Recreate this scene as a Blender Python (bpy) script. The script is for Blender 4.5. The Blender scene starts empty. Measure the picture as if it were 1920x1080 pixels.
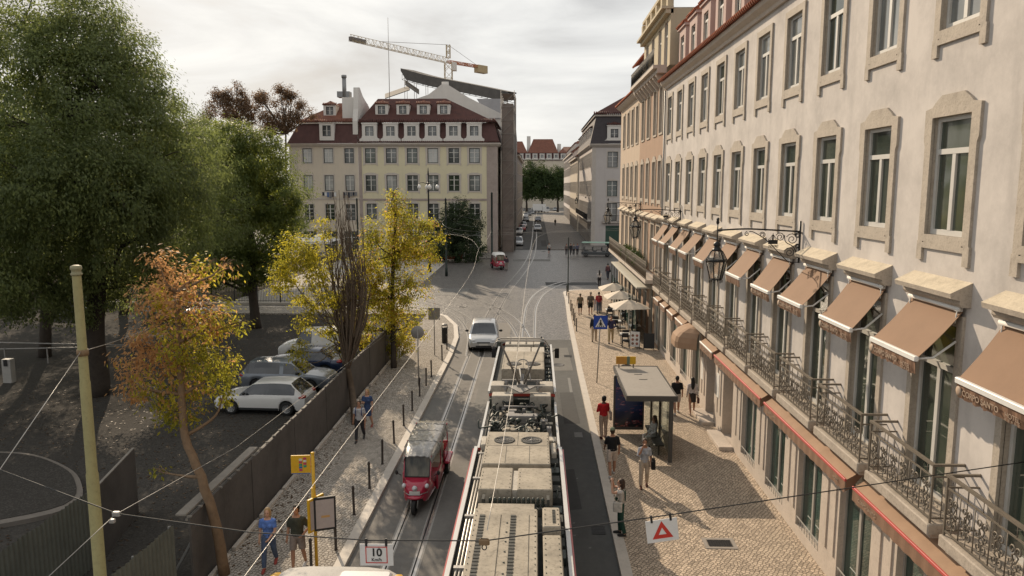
import bpy, bmesh, math, random
import numpy as np
from mathutils import Vector, Matrix, Euler
random.seed(7); np.random.seed(7)
R = math.radians
S = bpy.context.scene
COL = S.collection
HC, F, PITCH, YAW = 10.2, 1400.0, R(7.81), R(1.84)

# ---------------------------------------------------------------- materials
def lin(h):
    h = h.lstrip('#'); c = [int(h[i:i+2], 16)/255 for i in (0, 2, 4)]
    return tuple(x/12.92 if x <= .04045 else ((x+.055)/1.055)**2.4 for x in c)
class NT:
    def __init__(s, name):
        s.m = bpy.data.materials.new(name); s.m.use_nodes = True
        s.t = s.m.node_tree; s.b = s.t.nodes['Principled BSDF']; s.out = s.t.nodes['Material Output']
    def n(s, typ, **kw):
        o = s.t.nodes.new(typ)
        for k, v in kw.items():
            if k in o.inputs: o.inputs[k].default_value = v
            else: setattr(o, k, v)
        return o
    def l(s, a, b): s.t.links.new(a, b)
    def coords(s, kind='Object'):
        return s.n('ShaderNodeTexCoord').outputs[kind]
    def noise(s, vec, scale, detail=4, rough=.6):
        o = s.n('ShaderNodeTexNoise'); o.inputs['Scale'].default_value = scale
        o.inputs['Detail'].default_value = detail; o.inputs['Roughness'].default_value = rough
        if vec is not None: s.l(vec, o.inputs['Vector'])
        return o.outputs['Fac']
    def ramp(s, fac, stops):
        r = s.n('ShaderNodeValToRGB'); e = r.color_ramp.elements
        while len(e) < len(stops): e.new(.5)
        for k, (p, c) in enumerate(stops):
            e[k].position = p; e[k].color = (c, c, c, 1) if not hasattr(c, '__len__') else tuple(c)+(1,)
        s.l(fac, r.inputs['Fac']); return r.outputs['Color']
    def mix(s, fac, a, b, typ='MIX'):
        m = s.n('ShaderNodeMix'); m.data_type = 'RGBA'; m.blend_type = typ
        for v, i in ((fac, 0), (a, 6), (b, 7)):
            if hasattr(v, 'is_linked'): s.l(v, m.inputs[i])
            else: m.inputs[i].default_value = v if i == 0 else tuple(v)+((1,) if len(v) == 3 else ())
        return m.outputs[2]
    def bump(s, h, strength=.3, dist=.02):
        b = s.n('ShaderNodeBump'); b.inputs['Strength'].default_value = strength; b.inputs['Distance'].default_value = dist
        s.l(h, b.inputs['Height']); s.l(b.outputs['Normal'], s.b.inputs['Normal'])
    def mapping(s, vec, scale=(1, 1, 1), rot=(0, 0, 0)):
        m = s.n('ShaderNodeMapping'); m.inputs['Scale'].default_value = scale; m.inputs['Rotation'].default_value = rot
        s.l(vec, m.inputs['Vector']); return m.outputs['Vector']
def v3(c, k): return tuple(min(1, x*k) for x in c)
MATS = {}
def mat(name, c, rough=.7, var=.12, scale=3.0, metal=0.0, spec=.4, bump=0.0, bscale=40, coat=0.0, spots=0.0):
    """painted / plain surface with two scales of tone variation"""
    if name in MATS: return MATS[name]
    if isinstance(c, str): c = lin(c)
    t = NT(name); b = t.b
    co = t.coords()
    n1 = t.noise(co, scale, 5, .65)
    col = t.ramp(n1, [(.25, v3(c, 1-var)), (.5, c), (.78, v3(c, 1+var*.8))])
    if spots:
        n2 = t.noise(co, scale*9, 3, .7)
        col = t.mix(t.ramp(n2, [(.5, 0.0), (.72, spots)]), col, v3(c, .45))
    t.l(col, b.inputs['Base Color'])
    b.inputs['Roughness'].default_value = rough; b.inputs['Metallic'].default_value = metal
    b.inputs['Specular IOR Level'].default_value = spec; b.inputs['Coat Weight'].default_value = coat
    if bump: t.bump(t.noise(co, bscale, 4, .6), bump)
    MATS[name] = t.m; return t.m

# ---------------------------------------------------------------- mesh builder
class MB:
    def __init__(s): s.v = []; s.f = []; s.mi = []; s.sm = []
    def add(s, vs, fs, m=0, sm=False, M=None):
        k = len(s.v)
        if M is not None: vs = [M @ Vector(p) for p in vs]
        s.v += [tuple(p) for p in vs]
        for f in fs: s.f.append(tuple(i+k for i in f)); s.mi.append(m); s.sm.append(sm)
        return s
    def box(s, x0, x1, y0, y1, z0, z1, m=0, M=None):
        vs = [(x, y, z) for z in (z0, z1) for y in (y0, y1) for x in (x0, x1)]
        return s.add(vs, [(0, 2, 3, 1), (4, 5, 7, 6), (0, 1, 5, 4), (2, 6, 7, 3), (0, 4, 6, 2), (1, 3, 7, 5)], m, False, M)
    def bbox(s, x0, x1, y0, y1, z0, z1, c=.02, m=0, M=None):
        """box with chamfered vertical and top edges"""
        P = lambda a, z: [(x0+a+c, y0+a, z), (x1-a-c, y0+a, z), (x1-a, y0+a+c, z), (x1-a, y1-a-c, z), (x1-a-c, y1-a, z), (x0+a+c, y1-a, z), (x0+a, y1-a-c, z), (x0+a, y0+a+c, z)]
        vs = P(0, z0)+P(0, z1-c)+P(c, z1)
        fs = [tuple(range(7, -1, -1)), tuple(range(16, 24))]
        for k in range(2):
            for i in range(8): j = (i+1) % 8; fs.append((k*8+i, k*8+j, k*8+8+j, k*8+8+i))
        return s.add(vs, fs, m, False, M)
    def quad(s, a, b, c, d, m=0): return s.add([a, b, c, d], [(0, 1, 2, 3)], m)
    def bar(s, p0, p1, w, h=None, m=0, up=(0, 0, 1)):
        p0, p1 = Vector(p0), Vector(p1); d = (p1-p0); L = d.length
        if L < 1e-6: return s
        d.normalize(); u = Vector(up)
        if abs(d.dot(u)) > .98: u = Vector((0, 1, 0))
        x = d.cross(u).normalized(); z = x.cross(d); h = h or w
        vs = [p+x*a*w/2+z*b*h/2 for p in (p0, p1) for a, b in ((-1, -1), (1, -1), (1, 1), (-1, 1))]
        return s.add(vs, [(3, 2, 1, 0), (4, 5, 6, 7), (0, 1, 5, 4), (1, 2, 6, 5), (2, 3, 7, 6), (3, 0, 4, 7)], m)
    def tube(s, pts, r, n=6, m=0, sm=True, cap=True, sq=1.0):
        pts = [Vector(p) for p in pts]; N = len(pts)
        rs = r if hasattr(r, '__len__') else [r]*N
        vs = []; prev = None
        for i, p in enumerate(pts):
            t = (pts[min(i+1, N-1)]-pts[max(i-1, 0)])
            if t.length < 1e-9: t = Vector((0, 0, 1))
            t.normalize()
            if prev is None:
                a = Vector((0, 0, 1)) if abs(t.z) < .9 else Vector((0, 1, 0))
                x = t.cross(a).normalized()
            else:
                x = (prev-t*prev.dot(t)); x = x.normalized() if x.length > 1e-6 else t.orthogonal().normalized()
            prev = x; y = t.cross(x)
            for k in range(n):
                a = 2*math.pi*k/n
                vs.append(p+x*math.cos(a)*rs[i]+y*math.sin(a)*rs[i]*sq)
        fs = []
        for i in range(N-1):
            for k in range(n):
                j = (k+1) % n; fs.append((i*n+k, i*n+j, (i+1)*n+j, (i+1)*n+k))
        if cap: fs += [tuple(range(n-1, -1, -1)), tuple(range((N-1)*n, N*n))]
        return s.add(vs, fs, m, sm)
    def prism(s, poly, f0, f1, m=0, sm=False):
        """poly: 2D points; f0/f1 map (u,v)->3D for the two caps"""
        n = len(poly); vs = [f0(u, v) for u, v in poly]+[f1(u, v) for u, v in poly]
        fs = [tuple(range(n-1, -1, -1)), tuple(range(n, 2*n))]+[(i, (i+1) % n, n+(i+1) % n, n+i) for i in range(n)]
        return s.add(vs, fs, m, sm)
    def lathe(s, prof, n=16, c=(0, 0, 0), m=0, sm=True, M=None, cap=True):
        vs = []
        for r, z in prof:
            for k in range(n):
                a = 2*math.pi*k/n; vs.append((c[0]+r*math.cos(a), c[1]+r*math.sin(a), c[2]+z))
        fs = []
        for i in range(len(prof)-1):
            for k in range(n):
                j = (k+1) % n; fs.append((i*n+k, i*n+j, (i+1)*n+j, (i+1)*n+k))
        if cap: fs += [tuple(range(n-1, -1, -1)), tuple(range((len(prof)-1)*n, len(prof)*n))]
        return s.add(vs, fs, m, sm, M)
    def ell(s, c, r, nu=14, nv=9, m=0, M=None, sm=True):
        prof = []; vs = []; fs = []
        if not hasattr(r, '__len__'): r = (r, r, r)
        vs.append((c[0], c[1], c[2]-r[2]))
        for i in range(1, nv):
            t = -math.pi/2+math.pi*i/nv
            for k in range(nu):
                a = 2*math.pi*k/nu; vs.append((c[0]+r[0]*math.cos(t)*math.cos(a), c[1]+r[1]*math.cos(t)*math.sin(a), c[2]+r[2]*math.sin(t)))
        vs.append((c[0], c[1], c[2]+r[2])); L = len(vs)-1
        for k in range(nu):
            j = (k+1) % nu; fs.append((0, 1+j, 1+k)); fs.append((L, 1+(nv-2)*nu+k, 1+(nv-2)*nu+j))
        for i in range(nv-2):
            for k in range(nu):
                j = (k+1) % nu; fs.append((1+i*nu+k, 1+i*nu+j, 1+(i+1)*nu+j, 1+(i+1)*nu+k))
        return s.add(vs, fs, m, sm, M)
    def mesh(s, name, mats):
        used = sorted({i for f in s.f for i in f})
        if len(used) < len(s.v): mp = {u: k for k, u in enumerate(used)}; s.v = [s.v[u] for u in used]; s.f = [tuple(mp[i] for i in f) for f in s.f]
        me = bpy.data.meshes.new(name); me.from_pydata(s.v, [], s.f)
        if not isinstance(mats, (list, tuple)): mats = [mats]
        for m in mats: me.materials.append(m)
        me.polygons.foreach_set('material_index', s.mi); me.polygons.foreach_set('use_smooth', s.sm)
        me.update(); return me

# ---------------------------------------------------------------- objects
def thing(name, label, cat, loc=(0, 0, 0), rot=0, group=None, kind=None, mesh=None):
    o = bpy.data.objects.new(name, mesh); COL.objects.link(o)
    o.location = loc; o.rotation_euler = (0, 0, rot)
    o['label'] = label; o['category'] = cat
    if group: o['group'] = group
    if kind: o['kind'] = kind
    return o
def struct(name, mesh, loc=(0, 0, 0), kind='structure'):
    o = bpy.data.objects.new(name, mesh); COL.objects.link(o); o.location = loc; o['kind'] = kind; return o
def part(name, mesh, parent, loc=(0, 0, 0), rot=0, label=None):
    o = bpy.data.objects.new(name, mesh); COL.objects.link(o); o.parent = parent
    o.location = loc; o.rotation_euler = rot if hasattr(rot, '__len__') else (0, 0, rot)
    if label: o['label'] = label
    return o
def wloc(o):
    v = Vector(o.location)
    while o.parent: o = o.parent; v += Vector(o.location)
    return v
def wpart(name, mesh, parent, loc=(0, 0, 0), rot=0, label=None):
    """part placed in world coordinates (parents unrotated)"""
    return part(name, mesh, parent, Vector(loc)-wloc(parent), rot, label)
def dup(o, loc=None, rot=None, label=None, group=None, parent=None):
    c = o.copy(); COL.objects.link(c)
    if parent is not None: c.parent = parent
    if loc is not None: c.location = loc
    if rot is not None: c.rotation_euler = (0, 0, rot)
    if label: c['label'] = label
    if group: c['group'] = group
    for ch in list(o.children): dup(ch, parent=c)
    return c
# image position -> place: on a horizontal plane z, or at distance Y
_Rm = Euler((R(90)-PITCH, 0, YAW)).to_matrix()
def ray(px, py): return _Rm @ Vector(((px-960)/F, -(py-540)/F, -1))
def G(px, py, z=0.0):
    d = ray(px, py); t = (z-HC)/d.z; return Vector((d.x*t, d.y*t, z))
def V(px, py, Y):
    d = ray(px, py); t = Y/d.y; return Vector((d.x*t, Y, HC+d.z*t))
def text_mesh(txt, size, m, depth=.004, align='CENTER', bold=0.0):
    cu = bpy.data.curves.new('lettering', 'FONT'); cu.body = txt; cu.size = size
    cu.align_x = align; cu.align_y = 'CENTER'; cu.extrude = depth; cu.offset = bold
    ob = bpy.data.objects.new('lettering', cu); COL.objects.link(ob)
    bpy.context.view_layer.update()
    me = bpy.data.meshes.new_from_object(ob.evaluated_get(bpy.context.evaluated_depsgraph_get()))
    bpy.data.objects.remove(ob); me.materials.clear(); me.materials.append(m); return me
def cat_rom(pts, n=8):
    P = [Vector(p) for p in pts]; P = [P[0]*2-P[1]]+P+[P[-1]*2-P[-2]]; out = []
    for i in range(1, len(P)-2):
        a, b, c, d = P[i-1:i+3]
        for k in range(n):
            t = k/n; out.append(.5*((2*b)+(c-a)*t+(2*a-5*b+4*c-d)*t*t+(3*b-a-3*c+d)*t**3))
    out.append(P[-2]); return out
def spiral(c, r0, r1, a0, turns, n=14):
    return [(c[0]+(r0+(r1-r0)*i/n)*math.cos(a0+turns*2*math.pi*i/n), c[1]+(r0+(r1-r0)*i/n)*math.sin(a0+turns*2*math.pi*i/n)) for i in range(n+1)]
def remesh(mb, name, mats, voxel=.015, smooth=2):
    """one continuous skin over the overlapping closed pieces of mb"""
    me = mb.mesh(name+'_raw', mats); ob = bpy.data.objects.new('tmp', me); COL.objects.link(ob)
    m = ob.modifiers.new('r', 'REMESH'); m.mode = 'VOXEL'; m.voxel_size = voxel; m.use_smooth_shade = True
    if smooth: s = ob.modifiers.new('s', 'SMOOTH'); s.factor = .5; s.iterations = smooth
    bpy.context.view_layer.update()
    out = bpy.data.meshes.new_from_object(ob.evaluated_get(bpy.context.evaluated_depsgraph_get()))
    out.name = name; bpy.data.objects.remove(ob); bpy.data.meshes.remove(me)
    out.materials.clear()
    for k in (mats if isinstance(mats, (list, tuple)) else [mats]): out.materials.append(k)
    return out
# ---------------------------------------------------------------- camera, light, world
cam = bpy.data.objects.new('camera', bpy.data.cameras.new('camera')); COL.objects.link(cam)
cam.location = (0, 0, HC); cam.rotation_euler = (R(90)-PITCH, 0, YAW)
cam.data.sensor_width = 36; cam.data.lens = 36*F/1920; cam.data.clip_end = 6000; cam.data.clip_start = .1
S.camera = cam
SUN_EL, SUN_AZ = R(26.5), math.atan2(-.438, .899)      # azimuth measured from +Y towards +X
sd = Vector((math.sin(SUN_AZ)*math.cos(SUN_EL), math.cos(SUN_AZ)*math.cos(SUN_EL), math.sin(SUN_EL)))
sun = bpy.data.objects.new('sun', bpy.data.lights.new('sun', 'SUN')); COL.objects.link(sun)
sun.data.energy = 4.6; sun.data.angle = R(.5); sun.data.color = (1.0, .82, .61)
sun.rotation_euler = sd.to_track_quat('Z', 'Y').to_euler()
W = bpy.data.worlds.new('World'); S.world = W; W.use_nodes = True
nt = W.node_tree; bg = nt.nodes['Background']
sky = nt.nodes.new('ShaderNodeTexSky'); sky.sky_type = 'NISHITA'; sky.sun_disc = False
sky.sun_elevation = SUN_EL; sky.sun_rotation = SUN_AZ; sky.dust_density = 2.5; sky.air_density = 1.0; sky.ozone_density = 1.0
tc = nt.nodes.new('ShaderNodeTexCoord'); mp = nt.nodes.new('ShaderNodeMapping')
mp.inputs['Scale'].default_value = (1.0, 1.0, 4.2); mp.inputs['Rotation'].default_value = (0, R(6), R(20))
nt.links.new(tc.outputs['Generated'], mp.inputs['Vector'])
nz = nt.nodes.new('ShaderNodeTexNoise'); nz.inputs['Scale'].default_value = 2.4; nz.inputs['Detail'].default_value = 8; nz.inputs['Roughness'].default_value = .55; nz.inputs['Distortion'].default_value = .5
nt.links.new(mp.outputs['Vector'], nz.inputs['Vector'])
rp = nt.nodes.new('ShaderNodeValToRGB'); e = rp.color_ramp.elements
e[0].position = .34; e[0].color = (3.3, 3.3, 3.3, 1); e[1].position = .66; e[1].color = (6.5, 6.45, 6.2, 1)
k = e.new(.5); k.color = (5.2, 5.2, 5.1, 1)
nt.links.new(nz.outputs['Fac'], rp.inputs['Fac'])
cv = nt.nodes.new('ShaderNodeValToRGB'); cv.color_ramp.elements[0].position = .32; cv.color_ramp.elements[0].color = (.93, .93, .93, 1); cv.color_ramp.elements[1].position = .5; cv.color_ramp.elements[1].color = (.97, .97, .97, 1)
nt.links.new(nz.outputs['Fac'], cv.inputs['Fac'])
mx = nt.nodes.new('ShaderNodeMix'); mx.data_type = 'RGBA'
nt.links.new(cv.outputs['Color'], mx.inputs[0]); nt.links.new(sky.outputs['Color'], mx.inputs[6]); nt.links.new(rp.outputs['Color'], mx.inputs[7])
nt.links.new(mx.outputs[2], bg.inputs['Color']); bg.inputs['Strength'].default_value = .133
S.view_settings.view_transform = 'Standard'; S.view_settings.look = 'None'; S.view_settings.exposure = 0.2; S.view_settings.gamma = 1.0
S.cycles.use_denoising = True; S.cycles.denoiser = 'OPENIMAGEDENOISE'
S.cycles.max_bounces = 6; S.cycles.diffuse_bounces = 3; S.cycles.glossy_bounces = 3; S.cycles.transmission_bounces = 4; S.cycles.transparent_max_bounces = 8
S.cycles.sample_clamp_indirect = 4.0; S.cycles.caustics_reflective = False; S.cycles.caustics_refractive = False

# ---------------------------------------------------------------- ground materials
def cobble(name, c, joint, scale, rot=0.0, patch=None, var=.35, bump=.35, rough=.7, stretch=(1, 1, 1), spec=.25):
    t = NT(name); co = t.mapping(t.coords(), stretch, (0, 0, rot))
    v = t.n('ShaderNodeTexVoronoi'); v.feature = 'DISTANCE_TO_EDGE'; v.inputs['Scale'].default_value = scale; v.inputs['Randomness'].default_value = .55
    v2 = t.n('ShaderNodeTexVoronoi'); v2.inputs['Scale'].default_value = scale; v2.inputs['Randomness'].default_value = .55
    t.l(co, v.inputs['Vector']); t.l(co, v2.inputs['Vector'])
    sep = t.n('ShaderNodeSeparateColor'); t.l(v2.outputs['Color'], sep.inputs[0])
    stone = t.ramp(sep.outputs[0], [(0, v3(c, 1-var)), (.5, c), (1, v3(c, 1+var*.7))])
    big = t.noise(t.coords(), .35, 5, .65)
    stone = t.mix(t.ramp(big, [(.35, 0.0), (.65, .6)]), stone, patch or v3(c, .72))
    fine = t.noise(t.coords(), 2.3, 4, .7)
    stone = t.mix(t.ramp(fine, [(.52, 0.0), (.75, .35)]), stone, v3(c, .55))
    e = t.ramp(v.outputs['Distance'], [(.03, 0.0), (.14, 1.0)])
    col = t.mix(e, joint, stone)
    t.l(col, t.b.inputs['Base Color']); t.b.inputs['Roughness'].default_value = rough; t.b.inputs['Specular IOR Level'].default_value = spec
    t.bump(e, bump, .015)
    return t.m
M_CALC = cobble('limestone cobbles', (.53, .43, .33), (.10, .078, .057), 9.6, .6, (.43, .35, .27), rough=.85, var=.38, bump=.4)
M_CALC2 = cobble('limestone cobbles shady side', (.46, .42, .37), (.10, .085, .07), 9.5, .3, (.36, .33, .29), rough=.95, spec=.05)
M_PLAZA = cobble('granite setts', (.19, .175, .16), (.045, .04, .037), 5.0, .2, (.13, .122, .115), .4, .6, .38, spec=.5)
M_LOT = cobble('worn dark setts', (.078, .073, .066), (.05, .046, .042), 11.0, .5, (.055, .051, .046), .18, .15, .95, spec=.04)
def asphalt(name, c, c2, scale=.22):
    t = NT(name); co = t.coords()
    a = t.noise(t.mapping(co, (1.6, .5, 1)), scale*2, 6, .7); b = t.noise(co, 160, 2, .6); d = t.noise(co, 3, 5, .75)
    col = t.ramp(a, [(.32, c), (.66, c2)])
    col = t.mix(t.ramp(d, [(.45, 0.0), (.8, .5)]), col, v3(c2, 1.35))
    col = t.mix(t.ramp(b, [(.35, .0), (.75, .35)]), col, v3(c2, 1.6))
    t.l(col, t.b.inputs['Base Color']); t.b.inputs['Roughness'].default_value = .85; t.b.inputs['Specular IOR Level'].default_value = .25; t.bump(b, .25, .006); return t.m
M_ASPH = asphalt('dark asphalt', (.058, .059, .059), (.092, .093, .091))
M_TRACK = asphalt('track slab concrete', (.115, .108, .10), (.175, .165, .152))
M_LITTER = asphalt('far ground', (.10, .095, .085), (.14, .13, .12))
M_KERB = mat('limestone kerb', (.52, .475, .42), .75, .12, 1.2, spots=.25)
M_RAIL = mat('steel rail', (.50, .48, .46), .28, .15, 5, metal=.9)
M_GROOVE = mat('rail groove', (.02, .02, .02), .8)
M_WPAINT = mat('worn white road paint', (.16, .16, .155), .7, .2, 3, spots=.5)
M_MORTAR = mat('pale mortar line', (.30, .285, .265), .8, .25, 3, spots=.4)

def sheet(name, poly, z, m, kind='structure'):
    mb = MB(); mb.add([(x, y, z) for x, y in poly], [tuple(range(len(poly)))]); return struct(name, mb.mesh(name, m))
def rect(x0, x1, y0, y1): return [(x0, y0), (x1, y0), (x1, y1), (x0, y1)]
sheet('ground', rect(-1800, 1800, -200, 4200), -.012, M_LITTER)
sheet('plaza', [(-8.7, 46), (60, 46), (60, 131), (-27, 131), (-27, 61.5), (-8.7, 61.5)], 0, M_PLAZA)
sheet('yard_edge', rect(-90, -27.02, 46, 63.4), .004, M_LOT)  # dark setts carried on under the trees, their shade put into the colour
sheet('road', rect(-3.0, 2.35, -20, 49), .004, M_ASPH)
sheet('tramway', rect(-5.1, -1.75, -20, 55), .008, M_TRACK)
sheet('far_road', rect(-5.3, 2.3, 119, 420), .004, M_ASPH)
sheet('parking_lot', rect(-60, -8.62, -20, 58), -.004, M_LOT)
# pavements: slab with kerb edge
def slab(name, outline, z, m):
    mb = MB(); mb.prism(outline, lambda u, v: (u, v, -.05), lambda u, v: (u, v, z)); return struct(name, mb.mesh(name, m))
def arc(cx, cy, r, a0, a1, n=10): return [(cx+r*math.cos(R(a0+(a1-a0)*i/n)), cy+r*math.sin(R(a0+(a1-a0)*i/n))) for i in range(n+1)]
def offset_strip(name, line, w, z, m, z0=-.05):
    mb = MB(); n = len(line); L = [Vector((x, y)) for x, y in line]; O = []
    for i in range(n):
        t = (L[min(i+1, n-1)]-L[max(i-1, 0)]).normalized(); O.append(L[i]+Vector((-t.y, t.x))*w)
    for i in range(n-1):
        a, b, c, d = L[i], L[i+1], O[i+1], O[i]
        mb.add([(a.x, a.y, z0), (b.x, b.y, z0), (b.x, b.y, z), (a.x, a.y, z), (d.x, d.y, z), (c.x, c.y, z)], [(0, 1, 2, 3), (3, 2, 5, 4)])
    return struct(name, mb.mesh(name, m))
# right pavement (kerb runs along X 2.3 and rounds the corner into the cross street)
kr = [(2.27, -20), (2.27, 20), (2.3, 40), (2.42, 56), (2.62, 66)]+arc(4.6, 70.5, 2.0, 190, 95, 8)+[(9, 72.6), (40, 72.8)]
offset_strip('kerb', kr, -.30, .13, M_KERB)
ins = [(x+.26, y) for x, y in kr[:5]]+arc(4.6, 70.5, 1.72, 190, 95, 8)+[(9, 72.3), (40, 72.5)]
slab('pavement', ins+[(40, -20)], .125, M_CALC)
# left pavement with rounded end towards the square
kl = [(-5.08, -20), (-5.08, 20), (-5.02, 34), (-5.0, 44), (-5.15, 49), (-5.7, 53.5), (-6.9, 57.3), (-8.8, 60.0), (-12, 61.4), (-27, 61.6)]
offset_strip('kerb', kl, .30, .13, M_KERB)
inl = [(x-.26, y) for x, y in kl[:5]]+[(-5.95, 53.3), (-7.1, 57.0), (-8.9, 59.7), (-12, 61.1), (-27, 61.3)]
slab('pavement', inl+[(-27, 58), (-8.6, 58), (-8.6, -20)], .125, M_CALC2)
# far side of the square
slab('pavement', rect(-60, -5.6, 104, 135), .12, cobble('grey square pavement', (.24, .22, .20), (.10, .09, .08), 8.0, .2, (.18, .165, .15), .2, .2, .8, spec=.1))
M_FARPAV = cobble('grey far pavement', (.24, .22, .20), (.10, .09, .08), 8.0, .2, (.18, .165, .15), .2, .2, .7, spec=.3)
slab('pavement', [(2.3, 119), (60, 119), (60, 420), (2.3, 420)], .12, M_FARPAV)
slab('pavement', rect(-9, -5.3, 135, 420), .12, M_FARPAV)
sheet('park_path', rect(-27, -12, 63.5, 103), .02, mat('pale gravel path', (.40, .37, .33), .9, .2, 1.0, spec=.05))
sheet('park_earth', rect(-90, -27.02, 63.5, 103.9), .016, mat('park earth with tree shade', (.10, .085, .065), .95, .3, .8, spec=.02))  # darker ground beyond the path, tree shade put into its colour
# rails
def rails(name, center, gauge=.9):
    line = [Vector((p[0], p[1], 0)) for p in cat_rom([(x, y, 0) for x, y in center], 8)]
    mb = MB(); n = len(line)
    for sgn in (-1, 1):
        P = []
        for i in range(n):
            t = (line[min(i+1, n-1)]-line[max(i-1, 0)]).normalized(); P.append((line[i], Vector((-t.y, t.x, 0))*sgn))
        for (o0, o1, z, m) in ((.40, .475, .016, 0), (.355, .40, .014, 1), (.33, .355, .016, 0), (.475, .53, .013, 2), (.29, .33, .013, 2)):
            for i in range(n-1):
                (a, na), (b, nb) = P[i], P[i+1]; z3 = Vector((0, 0, z))
                q = [a+na*o0+z3, b+nb*o0+z3, b+nb*o1+z3, a+na*o1+z3]
                if sgn < 0: q = q[::-1]
                mb.add(q, [(3, 2, 1, 0)], m)
    return struct(name, mb.mesh(name, [M_RAIL, M_GROOVE, M_MORTAR]))
cL, cR = -3.62, -.46
# repairs, manholes and tyre-polished bands in the carriageway
M_PATCH = asphalt('asphalt repair', (.040, .041, .042), (.056, .056, .056)); M_PATCH2 = asphalt('old grey repair', (.11, .107, .10), (.15, .145, .135))
for n_, (x0, x1, y0, y1, m_) in enumerate(((.9, 2.1, 40.5, 46.5, M_PATCH2), (1.2, 1.95, 31.2, 36.2, M_PATCH), (.8, 1.5, 22.5, 26.0, M_PATCH), (-2.9, -1.9, 33, 38, M_PATCH2), (-5.0, -4.4, 27, 35, M_PATCH2), (1.0, 6.5, 76.5, 79, M_PATCH), (-9.5, -6.5, 69, 74, M_PATCH2), (-3.2, 2.0, 101, 104, M_PATCH2), (.9, 1.9, 126, 140, M_PATCH), (-4.8, -2.2, 121, 133, M_PATCH2))):
    sheet('road_patch', [(x0+.05, y0), (x1, y0+.12), (x1-.08, y1), (x0, y1-.1)], .0105, m_)
rails('tram_rails', [(cL, -20), (cL, 10), (cL, 30), (cL, 46), (cL+.15, 58), (-2.9, 72), (-2.0, 84), (-1.1, 98), (-.55, 115), (-.35, 140), (-.3, 200), (-.3, 400)])
rails('tram_rails', [(cR, -20), (cR, 10), (cR, 40), (cR, 56), (cR+.2, 64), (cR+1.2, 72), (cR+4.0, 79.5), (10, 83), (26, 84.5), (60, 85)])
rails('tram_rails', [(cR-.05, 42), (cR-.4, 50), (-2.3, 58), (-5.5, 66), (-10.5, 72.5), (-18, 78), (-40, 86)])
rails('tram_rails', [(cL-.1, 44), (-4.3, 51), (-6.0, 58), (-9.5, 64.5), (-15, 70), (-34, 79)])
# worn paint on the carriageway, drain gratings
mb = MB()
for (x0, x1, y0, y1) in ((1.72, 1.86, 34.6, 39.0), (1.62, 1.95, 29.5, 30.1)): mb.add([(x0, y0, .009), (x1, y0, .009), (x1, y1, .009), (x0, y1, .009)], [(0, 1, 2, 3)])
for k in range(7):
    x, y = random.uniform(1.1, 1.9), random.uniform(16, 27)
    mb.add([(x, y, .009), (x+.07, y+.01, .009), (x+.09, y+.10, .009), (x+.02, y+.08, .009)], [(0, 1, 2, 3)])
struct('road_markings', mb.mesh('road_markings', M_WPAINT))
mb = MB()
for k in range(11):
    y = 29.2+k*.33; x = -6.6+k*.02
    mb.add([(x-.30+k*.055, y, .129), (x+.55-k*.01, y, .129), (x+.55-k*.01, y+.15, .129), (x-.30+k*.055, y+.15, .129)], [(0, 1, 2, 3)])
M_IRON = mat('dark cast iron', (.035, .035, .037), .55, .2, 8, metal=.3)
M_BLACK = mat('black', (.012, .012, .013), .6)
def grate(label, x, y, z, w, d, frame=False):
    t = thing('drain_grate', label, 'drain grate', (x, y, z), 0)
    mb = MB(); mb.box(-w/2, w/2, -d/2, d/2, 0, .006); part('pit', mb.mesh('pit', M_BLACK), t)
    mb = MB(); n = 9
    for i in range(n+1): a = -w/2+w*i/n; mb.box(a-.012, a+.012, -d/2, d/2, .007, .016)
    for i in range(6): a = -d/2+d*i/5; mb.box(-w/2-.03, w/2+.03, a-.012, a+.012, .0165, .021)
    part('bars', mb.mesh('bars', M_IRON), t)
    if frame:
        mb = MB(); e = .14
        mb.box(-w/2-e, w/2+e, -d/2-e, -d/2-.03, 0, .012); mb.box(-w/2-e, w/2+e, d/2+.03, d/2+e, 0, .012)
        mb.box(-w/2-e, -w/2-.03, -d/2-.03, d/2+.03, 0, .012); mb.box(w/2+.03, w/2+e, -d/2-.03, d/2+.03, 0, .012)
        part('stone_frame', mb.mesh('stone_frame', mat('grey stone', (.28, .25, .22), .8, .15, 3)), t)
g = G(1130, 995); grate('square iron drain grating in the dark asphalt next to the kerb', 1.9, g.y, .006, .36, .5)
g = G(1349, 1019, .13); grate('dark drain grating in a stone frame set in the cobbled pavement', g.x, g.y, .128, .62, .36, True)
g = G(1063, 668); grate('small far drain grating in the road by the kerb beyond the tram', 1.95, g.y, .006, .4, .5)

for lab, x, y in (('round iron manhole cover in the dark lane beyond the tram', 1.3, 41.9), ('round iron manhole cover among the setts of the square', -6.2, 62.5), ('round iron manhole cover at the mouth of the far street', 1.2, 116)):
    t = thing('manhole_cover', lab, 'manhole cover', (x, y, .012)); mb = MB(); mb.lathe([(.36, 0), (.36, .008), (.32, .010), (.31, .006), (.02, .007)], 24); part('lid', mb.mesh('lid', M_IRON), t)
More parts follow.
